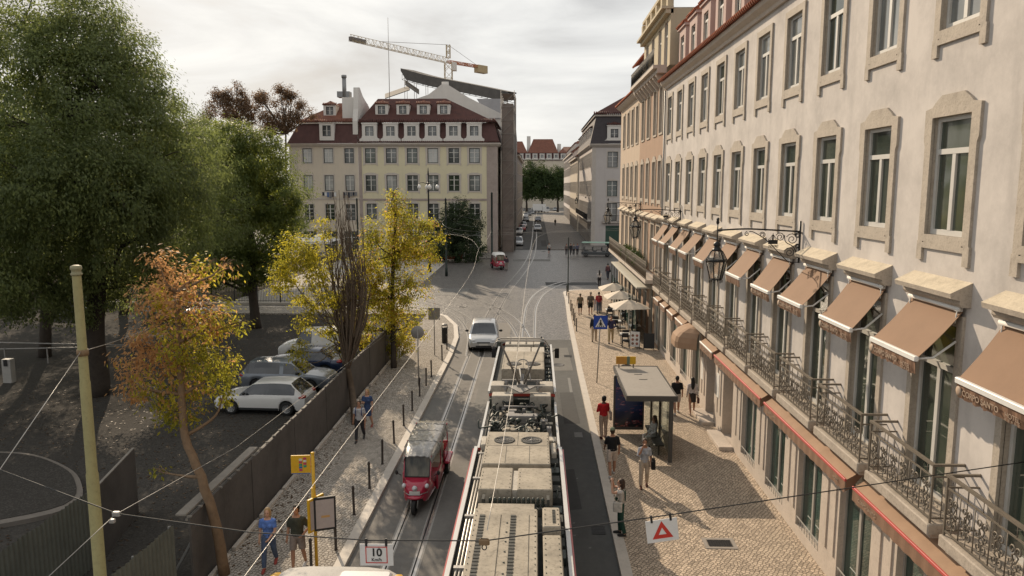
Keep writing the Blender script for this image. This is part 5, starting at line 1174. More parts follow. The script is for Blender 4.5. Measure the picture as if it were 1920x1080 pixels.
def car_meshes(kind):
    """returns builder meshes; front faces -Y, origin on the ground at the centre"""
    if kind in _cars: return _cars[kind]
    K = {'hatch': dict(L=4.2, W=1.79, hb=.92, roof=1.44, hood=.84, ws0=.95, ws1=.25, rs1=-1.45, rs0=-1.95, wb=2.58, wr=.31),
         'estate': dict(L=4.6, W=1.8, hb=.92, roof=1.5, hood=.88, ws0=1.1, ws1=.35, rs1=-1.75, rs0=-2.15, wb=2.7, wr=.32),
         'saloon': dict(L=4.5, W=1.78, hb=.92, roof=1.44, hood=.86, ws0=.95, ws1=.2, rs1=-1.0, rs0=-1.65, wb=2.65, wr=.31),
         'small': dict(L=3.7, W=1.64, hb=.92, roof=1.5, hood=.9, ws0=.9, ws1=.35, rs1=-1.3, rs0=-1.72, wb=2.4, wr=.29),
         'van': dict(L=4.4, W=1.8, hb=1.05, roof=1.83, hood=1.02, ws0=1.2, ws1=.7, rs1=-2.1, rs0=-2.18, wb=2.7, wr=.32)}[kind]
    L, W, hb, rf, hd = K['L'], K['W'], K['hb'], K['roof'], K['hood']; h = L/2; hw = W/2
    yf, yr = K['wb']/2, -K['wb']/2; wr = K['wr']
    lin_ = lambda a, b, t: a+(b-a)*max(0, min(1, t))
    ys = sorted(set([round(v, 3) for v in list(np.linspace(-h, h, 25))+[h-.06, h-.16, -h+.06, -h+.16, K['ws0'], K['ws1'], K['rs0'], K['rs1'], (K['ws0']+K['ws1'])/2]+[yf+d*wr*1.2 for d in (-1, -.9, -.7, -.4, 0, .4, .7, .9, 1)]+[yr+d*wr*1.2 for d in (-1, -.9, -.7, -.4, 0, .4, .7, .9, 1)]]))
    rows = []
    for y in ys:
        e = max(0, (abs(y)-(h-.75))/.75); nar = 1-.16*e**2.2 if y > 0 else 1-.12*e**2.4
        w = hw*nar
        if y > K['ws0']: belt = hd-.16*((y-K['ws0'])/(h-K['ws0']))**1.6
        elif y < K['rs0']: belt = hb-.05
        else: belt = lin_(hd, hb, (K['ws0']-y)/.8)
        endf = max(0, (abs(y)-(h-.22))/.22); belt -= .16*endf**2
        if y >= K['ws0']: top = belt+.03
        elif y > K['ws1']: top = lin_(belt+.03, rf-.03, (K['ws0']-y)/(K['ws0']-K['ws1']))
        elif y >= K['rs1']: t = (y-K['rs1'])/(K['ws1']-K['rs1']); top = rf-.05+.06*math.sin(math.pi*min(1, .15+t*.85))
        elif y > K['rs0']: top = lin_(belt+.03, rf-.05, (y-K['rs0'])/(K['rs1']-K['rs0']))
        else: top = belt+.03
        z0 = .22+.1*endf
        for yw in (yf, yr):
            d = abs(y-yw); RR = wr*1.2
            if d < RR: z0 = max(z0, .31+math.sqrt(max(0, RR*RR-d*d)))
        cab = max(0, min(1, (top-belt-.03)/(rf-belt-.05)))
        wr_ = lin_(w*.94, hw*.74, cab)
        zc = min(z0+.02, belt-.1)
        P = [(w*.93, z0), (w*.985, max(z0+.01, .42)), (w, max(z0+.02, .62)), (w*.985, max(belt-.06, z0+.03)), (w*.95, belt+.01), (lin_(w*.94, (w*.93+wr_)/2, cab), lin_(belt+.015, (belt+top)/2, cab)), (wr_, top-.035*cab), (wr_*.86, top+.0), (wr_*.45, top+.02), (0, top+.028)]
        rows.append([(-x, y, z) for x, z in P]+[(x, y, z) for x, z in P[::-1][1:]])
    n = len(rows[0]); body = MB(); glassb = MB(); c = len(rows)
    vs = [p for r in rows for p in r]
    bf, gf = [], []
    pil = []  # pillar stations kept in body colour
    for j in range(c-1):
        ym = (ys[j]+ys[j+1])/2; y0, y1 = ys[j], ys[j+1]
        for i in range(n-1):
            f = (j*n+i, j*n+i+1, (j+1)*n+i+1, (j+1)*n+i)[::-1]
            side = i in (4, 5, n-6, n-7); topi = i in (6, 7, 8, 9, 10, 11)
            g = False
            if side and K['rs0']+.25 < ym < K['ws0']-.12 and not (abs(ym-(-.12)) < .07 and kind != 'hatch'): g = kind != 'van' or ym > .1
            if topi and i not in (6, 11) and (K['ws1'] < ym < K['ws0'] or (K['rs0'] < ym < K['rs1'])): g = True
            if topi and i in (6, 11) and K['ws1'] < ym < K['ws0']: g = False
            (gf if g else bf).append(f)
    body.add(vs, bf, 0, True); glassb.add(vs, gf, 0, False)
    # ends
    body.add([tuple(p) for p in rows[0]], [tuple(range(n))]); body.add([tuple(p) for p in rows[-1]], [tuple(range(n-1, -1, -1))])
    body.box(-hw*.86, hw*.86, -h+.3, h-.3, .2, .24, 1)
    for yw in (yf, yr):
        for s in (-1, 1): body.box(min(s*hw*.45, s*hw*.9), max(s*hw*.45, s*hw*.9), yw-wr*1.15, yw+wr*1.15, .3, .3+wr*1.05, 1)
    flip = Matrix.Rotation(math.pi, 4, 'Z')
    def fin(mb, name, mats): mb.v = [tuple(flip@Vector(p)) for p in mb.v]; return mb.mesh(name, mats)
    out = {'body': body, 'glass': glassb, 'K': K, 'fin': fin}
    ms = {'windows': fin(glassb, 'windows', M_CGLASS)}
    ft = rows[-1][n//2][2]
    mb = MB()
    for s in (-1, 1): x = s*hw*.66; mb.ell((x, h-.17, .68), (.19, .12, .085), 10, 6)
    ms['headlight'] = [fin(m_, 'headlight', M_HEAD) for m_ in [MB().ell((s*hw*.62, h-.16, .66), (.2, .13, .08), 10, 6) for s in (-1, 1)]]
    ms['tail_light'] = [fin(MB().ell((s*hw*.70, -h+.20, .82), (.24, .22, .10), 12, 7), 'tail_light', M_TAIL) for s in (-1, 1)]
    ms['plate'] = [fin(MB().box(-.26, .26, h-.012, h+.012, .40, .51), 'number_plate', M_PLATE), fin(MB().box(-.26, .26, -h-.012, -h+.012, .56, .67), 'number_plate', M_PLATE)]
    mb = MB(); mb.bbox(-hw*.5, hw*.5, h-.06, h+.006, .25, .40, .01); mb.bbox(-hw*.42, hw*.42, h-.06, h+.004, .53, .6, .01); ms['grille'] = fin(mb, 'grille', M_TRIMB)
    ms['mirror'] = [fin(MB().ell((s*(hw+.1), K['ws0']-.35, hb+.08), (.11, .07, .075), 8, 6), 'mirror', M_TRIMB) for s in (-1, 1)]
    mb = MB(); Q = Matrix.Rotation(R(90), 4, 'Y')
    mb.lathe([(wr*.62, -.09), (wr*.9, -.1), (wr, -.07), (wr, .07), (wr*.9, .1), (wr*.62, .09)], 22, M=Q, cap=False); ms['tyre'] = mb.mesh('wheel', M_TYRE)
    mb = MB(); mb.lathe([(wr*.1, -.03), (wr*.64, -.05), (wr*.66, .085), (wr*.6, .085), (wr*.58, .03), (.02, .03)], 20, M=Q)
    for k in range(10): a = k*math.pi/5; mb.bar((.07, .03*math.cos(a), .03*math.sin(a)), (.085, wr*.6*math.cos(a), wr*.6*math.sin(a)), .035, .03, 0, (1, 0, 0))
    mb.tube([(.04, 0, 0), (.09, 0, 0)], .045, 8); ms['rim'] = mb.mesh('rim', M_RIM)
    ms['K'] = K; ms['body'] = body; ms['fin'] = fin; ms['bodies'] = {}
    ms['sill'] = [fin(MB().box(*sorted((s*(hw+.004), s*(hw-.03))), yr+wr*1.25, yf-wr*1.25, .24, .33), 'sill_trim', M_TRIMB) for s in (-1, 1)]
    body.v = [tuple(flip@Vector(p)) for p in body.v]
    _cars[kind] = ms; return ms
def car(kind, pm, label, loc, rot, name='parked_car', group=None, detail=True):
    ms = car_meshes(kind); t = thing(name, label, 'car', loc, rot, group)
    if pm.name not in ms['bodies']: ms['bodies'][pm.name] = ms['body'].mesh('body', [pm, M_TRIMB])
    part('body', ms['bodies'][pm.name], t); part('windows', ms['windows'], t)
    for m in ms['headlight']: part('headlight', m, t)
    for m in ms['tail_light']: part('tail_light', m, t)
    for m in ms['plate']: part('number_plate', m, t)
    part('grille', ms['grille'], t)
    for m in ms['mirror']: part('mirror', m, t)
    if detail: [part('sill_trim', m, t) for m in ms['sill']]
    K = ms['K']
    for sx in (-1, 1):
        for sy in (-1, 1):
            w = part('wheel', ms['tyre'], t, (sx*(K['W']/2-.1), sy*K['wb']/2, K['wr']), 0 if sx > 0 else math.pi)
            if detail: part('rim', ms['rim'], w)
    return t
gC = 'cars in the dark parking yard'
# local front is -Y ; front towards -X needs rotation -90 deg, towards +X +90
car('hatch', P_WHITE, 'white hatchback in the shade with its red tail lamps against the hoarding', (-12.35, 32.9, 0), R(-93), group=gC)
car('estate', paint('steel blue', (.17, .19, .22), .35), 'steel grey estate car parked behind the white hatchback', (-12.5, 36.6, 0), R(88), group=gC)
car('saloon', P_NAVY, 'dark blue saloon third in the row behind the steel grey estate', (-12.6, 39.7, 0), R(-92), group=gC)
car('van', P_WHITE, 'pale van parked beyond the dark blue saloon', (-12.9, 43.2, 0), R(-90), group=gC)
car('saloon', P_BLACK, 'black car at the far end of the parked row past the pale van', (-12.6, 46.6, 0), R(-90), group=gC)
car('estate', P_GREY, 'grey estate deep under the big trees near the railings', (-27.5, 55.5, 0), R(90), group=gC)
car('small', P_SILVER, 'small pale car under the trees beside the railings', (-36, 57, 0), R(80), group=gC)
car('hatch', P_SILVER, 'silver hatchback driving towards the viewer beside the tram', (-3.32, 47.2, .012), R(3), 'moving_car').scale = (1.08, 1.05, 1.06)
gF = 'cars along the far street'
fc = [('estate', P_SILVER, 'grey white estate first in the line parked in the far street', 971, 462), ('small', P_WHITE, 'small white car second in the far parked line', 973, 441), ('saloon', P_GREY, 'grey saloon parked behind the small white car', 981, 428),
      ('hatch', P_WHITE, 'white hatchback fourth in the far parked line', 966.5, 425), ('saloon', P_DGREY, 'dark saloon parked in the middle of the far line', 986, 416), ('small', P_SILVER, 'silver small car parked near the end of the far line', 986, 408), ('hatch', P_GREY, 'grey hatchback at the very end of the far parked line', 997, 402), ('saloon', P_WHITE, 'pale car just behind the lorry', 1000, 396),
      ('hatch', P_SILVER, 'silver car driving down the far street', 1008, 434), ('saloon', P_NAVY, 'dark blue car following the silver one down the far street', 1009, 416), ('small', P_RED, 'dark red small car between the pale cars of the far line', 979, 434.5), ('hatch', P_BLACK, 'black hatchback near the far corner of the parked line', 991, 405), ('saloon', P_DGREY, 'dark car waiting by the lorry on the shaded side', 1000, 399), ('estate', P_SILVER, 'pale car to the right of the lorry in the sun', 1041, 396)]
for kind, p, lab, px, py in fc:
    g = G(px, py); car(kind, p, lab, (g.x, g.y+2, .01), R(random.uniform(-2, 2)), 'far_car', gF, False)
# lorry
g = G(1016, 399); LO = thing('box_lorry', 'white box lorry turning across the end of the far street', 'lorry', (g.x, g.y, 0), R(52))
mb = MB(); mb.bbox(-1.15, 1.15, -1.0, 3.6, .9, 3.3, .05); part('box', mb.mesh('box', P_WHITE), LO)
mb = MB(); mb.prism([(-1.1, .5), (-2.9, .5), (-2.95, 1.35), (-2.55, 2.35), (-1.1, 2.5)], lambda u, v: (-1.0, u, v), lambda u, v: (1.0, u, v)); part('cab', mb.mesh('cab', P_WHITE), LO)
mb = MB(); mb.add([(-.9, -2.93, 1.42), (.9, -2.93, 1.42), (.85, -2.6, 2.28), (-.85, -2.6, 2.28)], [(0, 1, 2, 3)]); o = part('windscreen', mb.mesh('windscreen', M_CGLASS), LO)
for s in (-1, 1):
    for y in (-2.0, 2.2): part('wheel', car_meshes('van')['tyre'], LO, (s*.95, y, .36))
    mb = MB(); mb.bbox(s*.7-.18, s*.7+.18, -2.97, -2.9, .75, .95, .01); part('headlight', mb.mesh('headlight', M_HEAD), LO)
# ---------------------------------------------------------------- tuk-tuks
M_TUK = mat('magenta red tuk tuk paint', (.38, .012, .045), .3, .1, 2, coat=.7, spots=.1)
M_SHEETP = None
def clear_sheet():
    t = NT('dusty clear plastic sheet'); co = t.coords(); n = t.noise(co, 5, 6, .75)
    t.l(t.ramp(n, [(.32, (.13, .125, .118)), (.55, (.25, .24, .225)), (.72, (.55, .53, .50))]), t.b.inputs['Base Color']); t.b.inputs['Roughness'].default_value = .25; t.b.inputs['Coat Weight'].default_value = .5
    t.bump(t.noise(co, 7, 4, .7), .5, .04); return t.m
M_SHEETP = clear_sheet()
def tuktuk(label, loc, rot, roofm, name='tuk_tuk'):
    T = thing(name, label, 'tuk-tuk', loc, rot, 'red tuk-tuks')
    # cab nose: rows of sections along Y (front -Y)
    mb = MB(); secs = [(-1.42, .27, .55, .78), (-1.38, .36, .42, .92), (-1.30, .44, .36, 1.0), (-1.12, .50, .33, 1.06), (-.95, .53, .32, 1.08), (-.6, .60, .32, .62), (.1, .66, .32, .60)]
    rows = []
    for y, hw, z0, z1 in secs:
        P = [(hw*.9, z0), (hw, z0+.1), (hw, (z0+z1)/2), (hw*.94, z1-.06), (hw*.8, z1), (0, z1+.015)]; rows.append([(-x, y, z) for x, z in P]+[(x, y, z) for x, z in P[::-1][1:]])
    n = len(rows[0]); mb.add([p for r in rows for p in r], [(j*n+i, j*n+i+1, (j+1)*n+i+1, (j+1)*n+i) for j in range(len(rows)-1) for i in range(n-1)], 0, True); mb.add(rows[0], [tuple(range(n-1, -1, -1))]); mb.add(rows[-1], [tuple(range(n))])
    mb.ell((0, -1.42, .60), (.34, .16, .09), 14, 7)                                          # mudguard nose
    mb.bbox(-.68, .68, .1, 1.5, .34, .52, .04); mb.bbox(-.70, -.64, .75, 1.5, .52, 1.05, .02); mb.bbox(.64, .70, .75, 1.5, .52, 1.05, .02); mb.bbox(-.70, .70, 1.42, 1.5, .52, 1.1, .02)
    for s in (-1, 1):
        mb.bar((s*.50, -1.05, 1.06), (s*.50, -.88, 1.80), .05, .06); mb.bar((s*.66, .1, .6), (s*.66, .05, 1.85), .04, .04); mb.bar((s*.67, 1.44, 1.05), (s*.66, 1.4, 1.85), .04, .04); mb.bbox(min(s*.62, s*.7), max(s*.62, s*.7), -.6, .05, .36, .98, .02)
    mb.bar((-.5, -.88, 1.80), (.5, -.88, 1.80), .06, .06); mb.bar((-.5, -1.05, 1.08), (.5, -1.05, 1.08), .05, .05)
    part('body', mb.mesh('body', M_TUK), T)
    mb = MB(); mb.add([(-.46, -1.055, 1.11), (.46, -1.055, 1.11), (.46, -.9, 1.77), (-.46, -.9, 1.77)], [(0, 1, 2, 3), (3, 2, 1, 0)]); part('windscreen', mb.mesh('windscreen', glass('tuk tuk windscreen', (.05, .06, .055), .05, (.30, .28, .22), 2.5)), T)
    mb = MB()
    for a, b in (((-.47, -1.07, 1.1), (.47, -1.07, 1.1)), ((-.47, -.91, 1.78), (.47, -.91, 1.78)), ((-.47, -1.07, 1.1), (-.47, -.91, 1.78)), ((.47, -1.07, 1.1), (.47, -.91, 1.78))): mb.bar(a, b, .025, .025)
    part('windscreen_frame', mb.mesh('windscreen_frame', M_TRIMB), T)
    # canopy under a draped sheet
    mb = MB(); N, Q = 12, 10; vs = []
    for j in range(Q+1):
        y = -1.0+2.65*j/Q
        for i in range(N+1):
            u = -1+2*i/N; hw = .56+.16*min(1, j/3)
            vs.append((u*hw, y, 1.98-.05*abs(u)**2.5-(.22 if abs(u) == 1 else 0)-.03*(j/Q-.45)**2*4+.018*math.sin(i*2.3+j*1.1)-(.12 if j in (0, Q) else 0)))
    fs = [(j*(N+1)+i, j*(N+1)+i+1, (j+1)*(N+1)+i+1, (j+1)*(N+1)+i) for j in range(Q) for i in range(N)]
    mb.add(vs, fs, 0, True); mb.add([(x, y, z-.03) for x, y, z in vs], [f[::-1] for f in fs], 0, True); 
    for j in (3, 6, 8): mb.tube([(vs[j*(N+1)+i][0], vs[j*(N+1)+i][1], vs[j*(N+1)+i][2]+.008) for i in range(N+1)], .012, 4)
    part('canopy', mb.mesh('canopy', roofm), T)
    for s in (-1, 1):
        part('headlight', MB().ell((s*.43, -1.32, .93), (.085, .07, .085), 10, 7).mesh('headlight', M_HEAD), T); part('mirror', MB().ell((s*.80, -1.0, 1.22), (.06, .03, .09), 8, 6).tube([(s*.62, -.98, 1.1), (s*.8, -.98, 1.2)], .012, 5).mesh('mirror', M_TRIMB), T)
    mb = MB(); mb.ell((0, -1.44, .90), (.07, .05, .07), 10, 7); mb.lathe([(.08, 0), (.1, .01), (.1, .03), (.08, .04)], 14, M=Matrix.Translation((0, -1.41, .90))@Matrix.Rotation(R(90), 4, 'X')); part('headlight', mb.mesh('headlight', M_HEAD), T)
    mb = MB()
    for s in (-1, 1): mb.tube([(s*.13, -1.42, .62), (s*.12, -1.56, .26)], .025, 6)
    part('fork', mb.mesh('fork', M_RIM), T)
    tw = car_meshes('small'); part('wheel', tw['tyre'], T, (0, -1.48, .27)).scale = (.7, .93, .93)
    for s in (-1, 1): w = part('wheel', tw['tyre'], T, (s*.72, 1.02, .29), 0 if s > 0 else math.pi); part('rim', tw['rim'], w)
    mb = MB(); mb.bbox(-.6, .6, .5, .95, .52, .78, .05); mb.bbox(-.6, .6, .9, 1.08, .7, 1.25, .05); part('seat', mb.mesh('seat', mat('cream vinyl seat', (.42, .36, .28), .5)), T); part('seat', MB().bbox(-.3, .3, -.35, 0, .4, .75, .04).mesh('seat', mat('cream vinyl seat', (.42, .36, .28), .5)), T)
    mb = MB(); mb.tube([(0, -.85, .8), (0, -.72, 1.12)], .02, 6); mb.tube([(.2*math.cos(a), -.70+.03*math.sin(a), 1.13+.19*math.sin(a)) for a in np.linspace(0, 6.28, 14)], .014, 5); part('steering_wheel', mb.mesh('steering_wheel', M_TRIMB), T)
    mb = MB(); mb.bbox(-.2, .2, -1.455, -1.44, .68, .80, .004); part('number_plate', mb.mesh('number_plate', M_PLATE), T)
    mb = MB(); mb.tube([(-.46, -1.30, .70), (-.2, -1.49, .70), (.2, -1.49, .70), (.46, -1.30, .70)], .016, 6); part('bumper_bar', mb.mesh('bumper_bar', M_RIM), T)
    for s in (-1, 1):
        mb = MB(); mb.box(min(s*.668, s*.675), max(s*.668, s*.675), -.55, .0, .62, .64); mb.box(min(s*.668, s*.675), max(s*.668, s*.675), -.06, -.045, .38, .98); part('door_trim', mb.mesh('door_trim', M_TRIMB), T)
    for s in (-1, 1): part('mudguard', MB().bbox(min(s*.70, s*.92), max(s*.70, s*.92), .62, 1.42, .60, .68, .03).mesh('mudguard', M_TUK), T)
    return T
tuktuk('magenta red tuk-tuk with a crumpled clear sheet over its roof beside the tram', (-3.76, 24.15, .012), R(0), M_SHEETP).scale = (.84, 1.38, .89)
g = G(935, 506); tuktuk('distant red tuk-tuk with pale roof standing across the square', (g.x, g.y+1.2, .01), R(12), M_WBAR)
# golf-cart style tour vehicle by the lilac block
g = G(1118, 481); GC = thing('tour_buggy', 'open tour buggy with a long pale green roof by the lilac block', 'buggy', (g.x, g.y, 0), R(80))
mb = MB(); mb.bbox(-.7, .7, -2.1, 2.1, .3, .75, .06); mb.bbox(-.65, .65, -2.2, -1.5, .5, 1.05, .08)
for y in (-1.3, 0, 1.2):
    mb.bbox(-.6, .6, y, y+.5, .75, .95, .05); mb.bbox(-.6, .6, y+.45, y+.6, .9, 1.4, .05)
part('body', mb.mesh('body', P_DGREY), GC)
mb = MB(); mb.bbox(-.75, .75, -1.9, 2.1, 2.0, 2.1, .04); part('roof', mb.mesh('roof', mat('pale green roof', (.30, .45, .36), .6)), GC)
mb = MB()
for s in (-1, 1):
    for y in (-1.8, 2.0): mb.tube([(s*.68, y, .7), (s*.68, y, 2.0)], .025, 6)
part('post', mb.mesh('post', M_TRIMB), GC)
for s in (-1, 1):
    for y in (-1.6, 1.5): part('wheel', tw_ := car_meshes('small')['tyre'], GC, (s*.62, y, .29))
# ---------------------------------------------------------------- people
def fabric(n, c): return mat('cloth '+n, c, .9, .38, 9, bump=.7, bscale=13)
M_SKINS = {k: mat('skin '+k, c, .55, .06, 9, spec=.35) for k, c in (('light', (.50, .29, .20)), ('tan', (.36, .19, .12)), ('dark', (.10, .05, .032)))}
M_EYE = mat('eye', (.02, .017, .015), .3); M_LIP = mat('lip', (.33, .12, .10), .5)
M_HAIRS = {k: mat('hair '+k, c, .6, .25, 20, bump=.4, bscale=60) for k, c in (('black', (.010, .009, .009)), ('brown', (.045, .024, .014)), ('blond', (.36, .235, .11)), ('grey', (.22, .20, .18)))}
def rotz(p, a): return (p[0]*math.cos(a)-p[1]*math.sin(a), p[0]*math.sin(a)+p[1]*math.cos(a), p[2])
def person(label, loc, heading=0, h=1.74, skin='light', hair='brown', hairstyle='short', top=(.1, .1, .1), sleeve=.55, bottom='trousers', bcol=(.2, .2, .2), shoes=(.04, .04, .04), arms=('down', 'down'), step=0.0, fem=False, seated=False, turn=0.0, voxel=.014, cap=None, group=None, extra=None, topname='shirt'):
    """facing -Y; step = stride angle (deg); one continuous body, clothes and hair as children"""
    t = thing('person', label, 'person', loc, heading, group)
    wsc = .92 if fem else 1.0; body = MB(); tp_ = MB(); bt = MB(); sh = MB(); hr = MB()
    hz = .93
    def leg(s, a, k):
        hip = Vector((s*.09, 0, hz)); 
        if seated: kn = hip+Vector((s*.03, -.42, .0)); an = kn+Vector((0, .02, -.41)); f = Vector((0, -1, 0))
        else:
            kn = hip+Vector((s*.015, -math.sin(a)*.43, -math.cos(a)*.43)); b = a-k; an = kn+Vector((0, -math.sin(b)*.42, -math.cos(b)*.42)); f = Vector((0, -math.cos(b*.6), -.0 if b > -.3 else -.45)).normalized()
        return hip, kn, an, f
    a = R(step); legs = [leg(-1, a, R(6)), leg(1, -a*.9, R(8)+max(0, a)*.6)]
    drop = min(l[2].z for l in legs)-.085
    if seated: drop = hz-.50
    off = Vector((0, 0, -drop))
    legs = [tuple(p+off if i < 3 else p for i, p in enumerate(l)) for l in legs]; z0 = off.z
    T = lambda x, y, z: (x*wsc, y, z+z0)
    prof = [(.84, .14), (.9, .165), (.97, .168 if not fem else .172), (1.08, .148 if not fem else .130), (1.2, .165 if not fem else .148), (1.33, .188), (1.41, .172), (1.46, .10), (1.50, .062)]
    lean = .02
    body.tube([T(0, -lean*(z-.9), z) for z, r in prof], [r*wsc for z, r in prof], 14, 0, sq=.62)
    if fem: 
        for s in (-1, 1): body.ell(T(s*.075, -.10, 1.27), (.07, .06, .07), 8, 6)
    nk = T(0, -.015, 1.48)
    # head
    hd = Matrix.Translation(T(0, -.02, 1.62))@Matrix.Rotation(R(turn), 4, 'Z')
    H = lambda mb, c, r, m=0: mb.ell(c, r, 12, 8, m, hd)
    body.tube([T(0, -.005, 1.42), T(0, -.012, 1.56)], [.062*wsc, .055*wsc], 10)
    H(body, (0, .012, .035), (.076, .094, .096)); H(body, (0, -.022, -.045), (.060, .066, .070)); H(body, (0, -.055, -.085), (.034, .030, .026))
    H(body, (0, -.096, -.012), (.014, .022, .020)); H(body, (0, -.088, .02), (.010, .016, .028))
    for s in (-1, 1): H(body, (s*.078, .012, -.005), (.012, .022, .032))
    # arms
    hands = []
    for k, s in enumerate((-1, 1)):
        S0 = Vector(T(s*.175, -.005, 1.395)); m = arms[k]
        P = {'down': ((s*.235, .02, 1.10), (s*.25, -.07, .86)), 'swingf': ((s*.23, -.09, 1.12), (s*.22, -.28, .93)), 'swingb': ((s*.235, .13, 1.12), (s*.24, .12, .86)),
             'phone': ((s*.23, -.06, 1.12), (s*.09, -.28, 1.22)), 'face': ((s*.24, -.13, 1.16), (s*.07, -.17, 1.52)), 'up': ((s*.27, -.24, 1.40), (s*.09, -.27, 1.66)), 'hip': ((s*.31, .05, 1.14), (s*.19, -.09, 1.0)), 'strap': ((s*.25, -.05, 1.13), (s*.13, -.17, 1.30)), 'lap': ((s*.22, -.06, 1.12), (s*.1, -.28, 1.0)), 'out': ((s*.28, .0, 1.12), (s*.33, -.02, .88))}[m]
        E, Wr = Vector(T(*P[0])), Vector(T(*P[1])); d = (Wr-E).normalized()
        body.tube([Vector(T(s*.11, 0, 1.40)), S0, (S0+E)/2, E, (E*.6+Wr*.4), Wr], [.055, .054, .045, .038, .038, .026], 9)
        side = Vector((-s, 0, 0)); side = (side-d*side.dot(d)).normalized(); nrm = d.cross(side)
        pc = Wr+d*.045; body.tube([Wr, Wr+d*.03, Wr+d*.085], [.025, .036, .034], 9, sq=.55)
        for i in range(4):
            o = side.cross(d)*((i-1.5)*.0185) if False else nrm*((i-1.5)*.0185); L = (.062, .074, .07, .056)[i]
            b = Wr+d*.075+o; c1 = b+d*L*.5+side*.012; c2 = c1+d*L*.35+side*.022; body.tube([b, c1, c2], [.0105, .0095, .0085], 6)
        th = Wr+d*.03-nrm*.03*(1 if s < 0 else -1)*-1; body.tube([Wr+d*.02, Wr+d*.045+nrm*.038, Wr+d*.08+nrm*.045+side*.012], [.014, .012, .010], 6)
        hands.append(Wr+d*.1)
        if sleeve > 0:
            pts = [Vector(T(s*.10, 0, 1.40)), S0]; L1 = (E-S0).length; L2 = (Wr-E).length; tot = sleeve*(L1+L2); rr = [.07, .071]
            if tot <= L1: pts.append(S0+(E-S0)*tot/L1); rr.append(.066)
            else: pts += [E, E+(Wr-E)*(tot-L1)/L2]; rr += [.054, .045]
            tp_.tube(pts, rr, 10)
    # legs, feet
    for hip, kn, an, f in legs:
        body.tube([hip+Vector((0, 0, .02)), hip*.5+kn*.5, kn, kn*.6+an*.4+Vector((0, .012, 0)), an], [.088, .074, .055, .056, .036], 10)
        body.tube([an+Vector((0, .03, -.03)), an+Vector((0, 0, -.045))+f*.06, an+Vector((0, 0, -.06))+f*.17], [.036, .038, .026], 8)
        sh.tube([an+Vector((0, .045, -.035)), an+Vector((0, .0, -.04))+f*.06, an+Vector((0, 0, -.05))+f*.14, an+Vector((0, 0, -.055))+f*.21], [.042, .048, .046, .030], 10, sq=.95)
        if bottom in ('trousers', 'jeans'): bt.tube([hip+Vector((0, 0, .03)), hip*.5+kn*.5, kn, kn*.5+an*.5, an+Vector((0, 0, .02))], [.105, .093, .075, .07, .062], 10)
        elif bottom == 'shorts': bt.tube([hip+Vector((0, 0, .03)), hip*.5+kn*.5, kn+(hip-kn)*.12], [.108, .1, .096], 10)
    if bottom in ('trousers', 'jeans', 'shorts'): bt.tube([T(0, 0, .83), T(0, 0, .9), T(0, 0, 1.0), T(0, 0, 1.03)], [.13*wsc, .178*wsc, .172*wsc, .165*wsc], 14, sq=.66)
    elif bottom == 'skirt': bt.tube([T(0, 0, .58), T(0, 0, .75), T(0, 0, .92), T(0, 0, 1.05)], [.19*wsc, .195*wsc, .19*wsc, .15*wsc], 14, sq=.72)
    elif bottom == 'long_skirt': bt.tube([T(0, -.2 if seated else 0, .42 if not seated else .55), T(0, -.15 if seated else 0, .75), T(0, 0, .92), T(0, 0, 1.05)], [.24*wsc, .21*wsc, .19*wsc, .15*wsc], 14, sq=.8)
    z_lo = .93 if bottom != 'skirt' else 1.0
    pr = [(z_lo, .182)]+[(z, r+.02) for z, r in prof if 1.0 < z < 1.42]+[(1.44, .125)]
    tp_.tube([T(0, -lean*(z-.9), z) for z, r in pr], [r*wsc for z, r in pr], 16, 0, sq=.66)
    if fem:
        for s in (-1, 1): tp_.ell(T(s*.075, -.105, 1.27), (.078, .062, .075), 8, 6)
    # hair
    H(hr, (0, .030, .058), (.086, .098, .088)); H(hr, (0, .055, -.005), (.078, .062, .085))
    for s in (-1, 1): H(hr, (s*.062, .02, .02), (.026, .055, .055))
    if hairstyle == 'long': hr.tube([hd@Vector((0, .07, .03)), hd@Vector((0, .105, -.12)), hd@Vector((0, .12, -.30)), hd@Vector((0, .115, -.42))], [.085, .095, .085, .04], 10, sq=.6)
    if hairstyle == 'bob': hr.tube([hd@Vector((0, .05, .03)), hd@Vector((0, .06, -.1)), hd@Vector((0, .055, -.15))], [.10, .10, .08], 12, sq=.8)
    if hairstyle == 'bun': H(hr, (0, .11, .06), (.05, .05, .05))
    if hairstyle == 'afro': H(hr, (0, .03, .06), (.13, .13, .125))
    sc = h/1.75
    sk = M_SKINS[skin]
    me = remesh(body, 'body', [sk, M_EYE, M_LIP], voxel, 2)
    inv = hd.inverted()
    for p in me.polygons:
        q = inv@p.center
        if q.y < -.05:
            if (abs(abs(q.x)-.030) < .011 and abs(q.z-.012) < .007): p.material_index = 1
            elif abs(q.x) < .022 and abs(q.z+.058) < .006: p.material_index = 2
    B = part('body', me, t)
    f_ = lambda c, n: fabric(n+' %.2f %.2f %.2f' % tuple(c), c)
    part(topname, remesh(tp_, topname, f_(top, 'top'), voxel, 3), t); part({'jeans': 'jeans', 'long_skirt': 'skirt'}.get(bottom, bottom), remesh(bt, bottom, f_(bcol, 'bottom'), voxel, 3), t)
    part('shoes', remesh(sh, 'shoes', f_(shoes, 'shoe'), .011, 1), t)
    part('hair', remesh(hr, 'hair', M_HAIRS[hair], .011, 2), t)
    if cap is not None:
        c = MB(); c.ell((0, .02, .075), (.094, .108, .078), 14, 8, 0, hd); c.tube([hd@Vector((0, -.06, .07)), hd@Vector((0, -.17, .055))], [.075, .06], 10, sq=.14); part('cap', remesh(c, 'cap', f_(cap, 'cap'), .011, 2), t)
    if extra: extra(t, T, hands, f_)
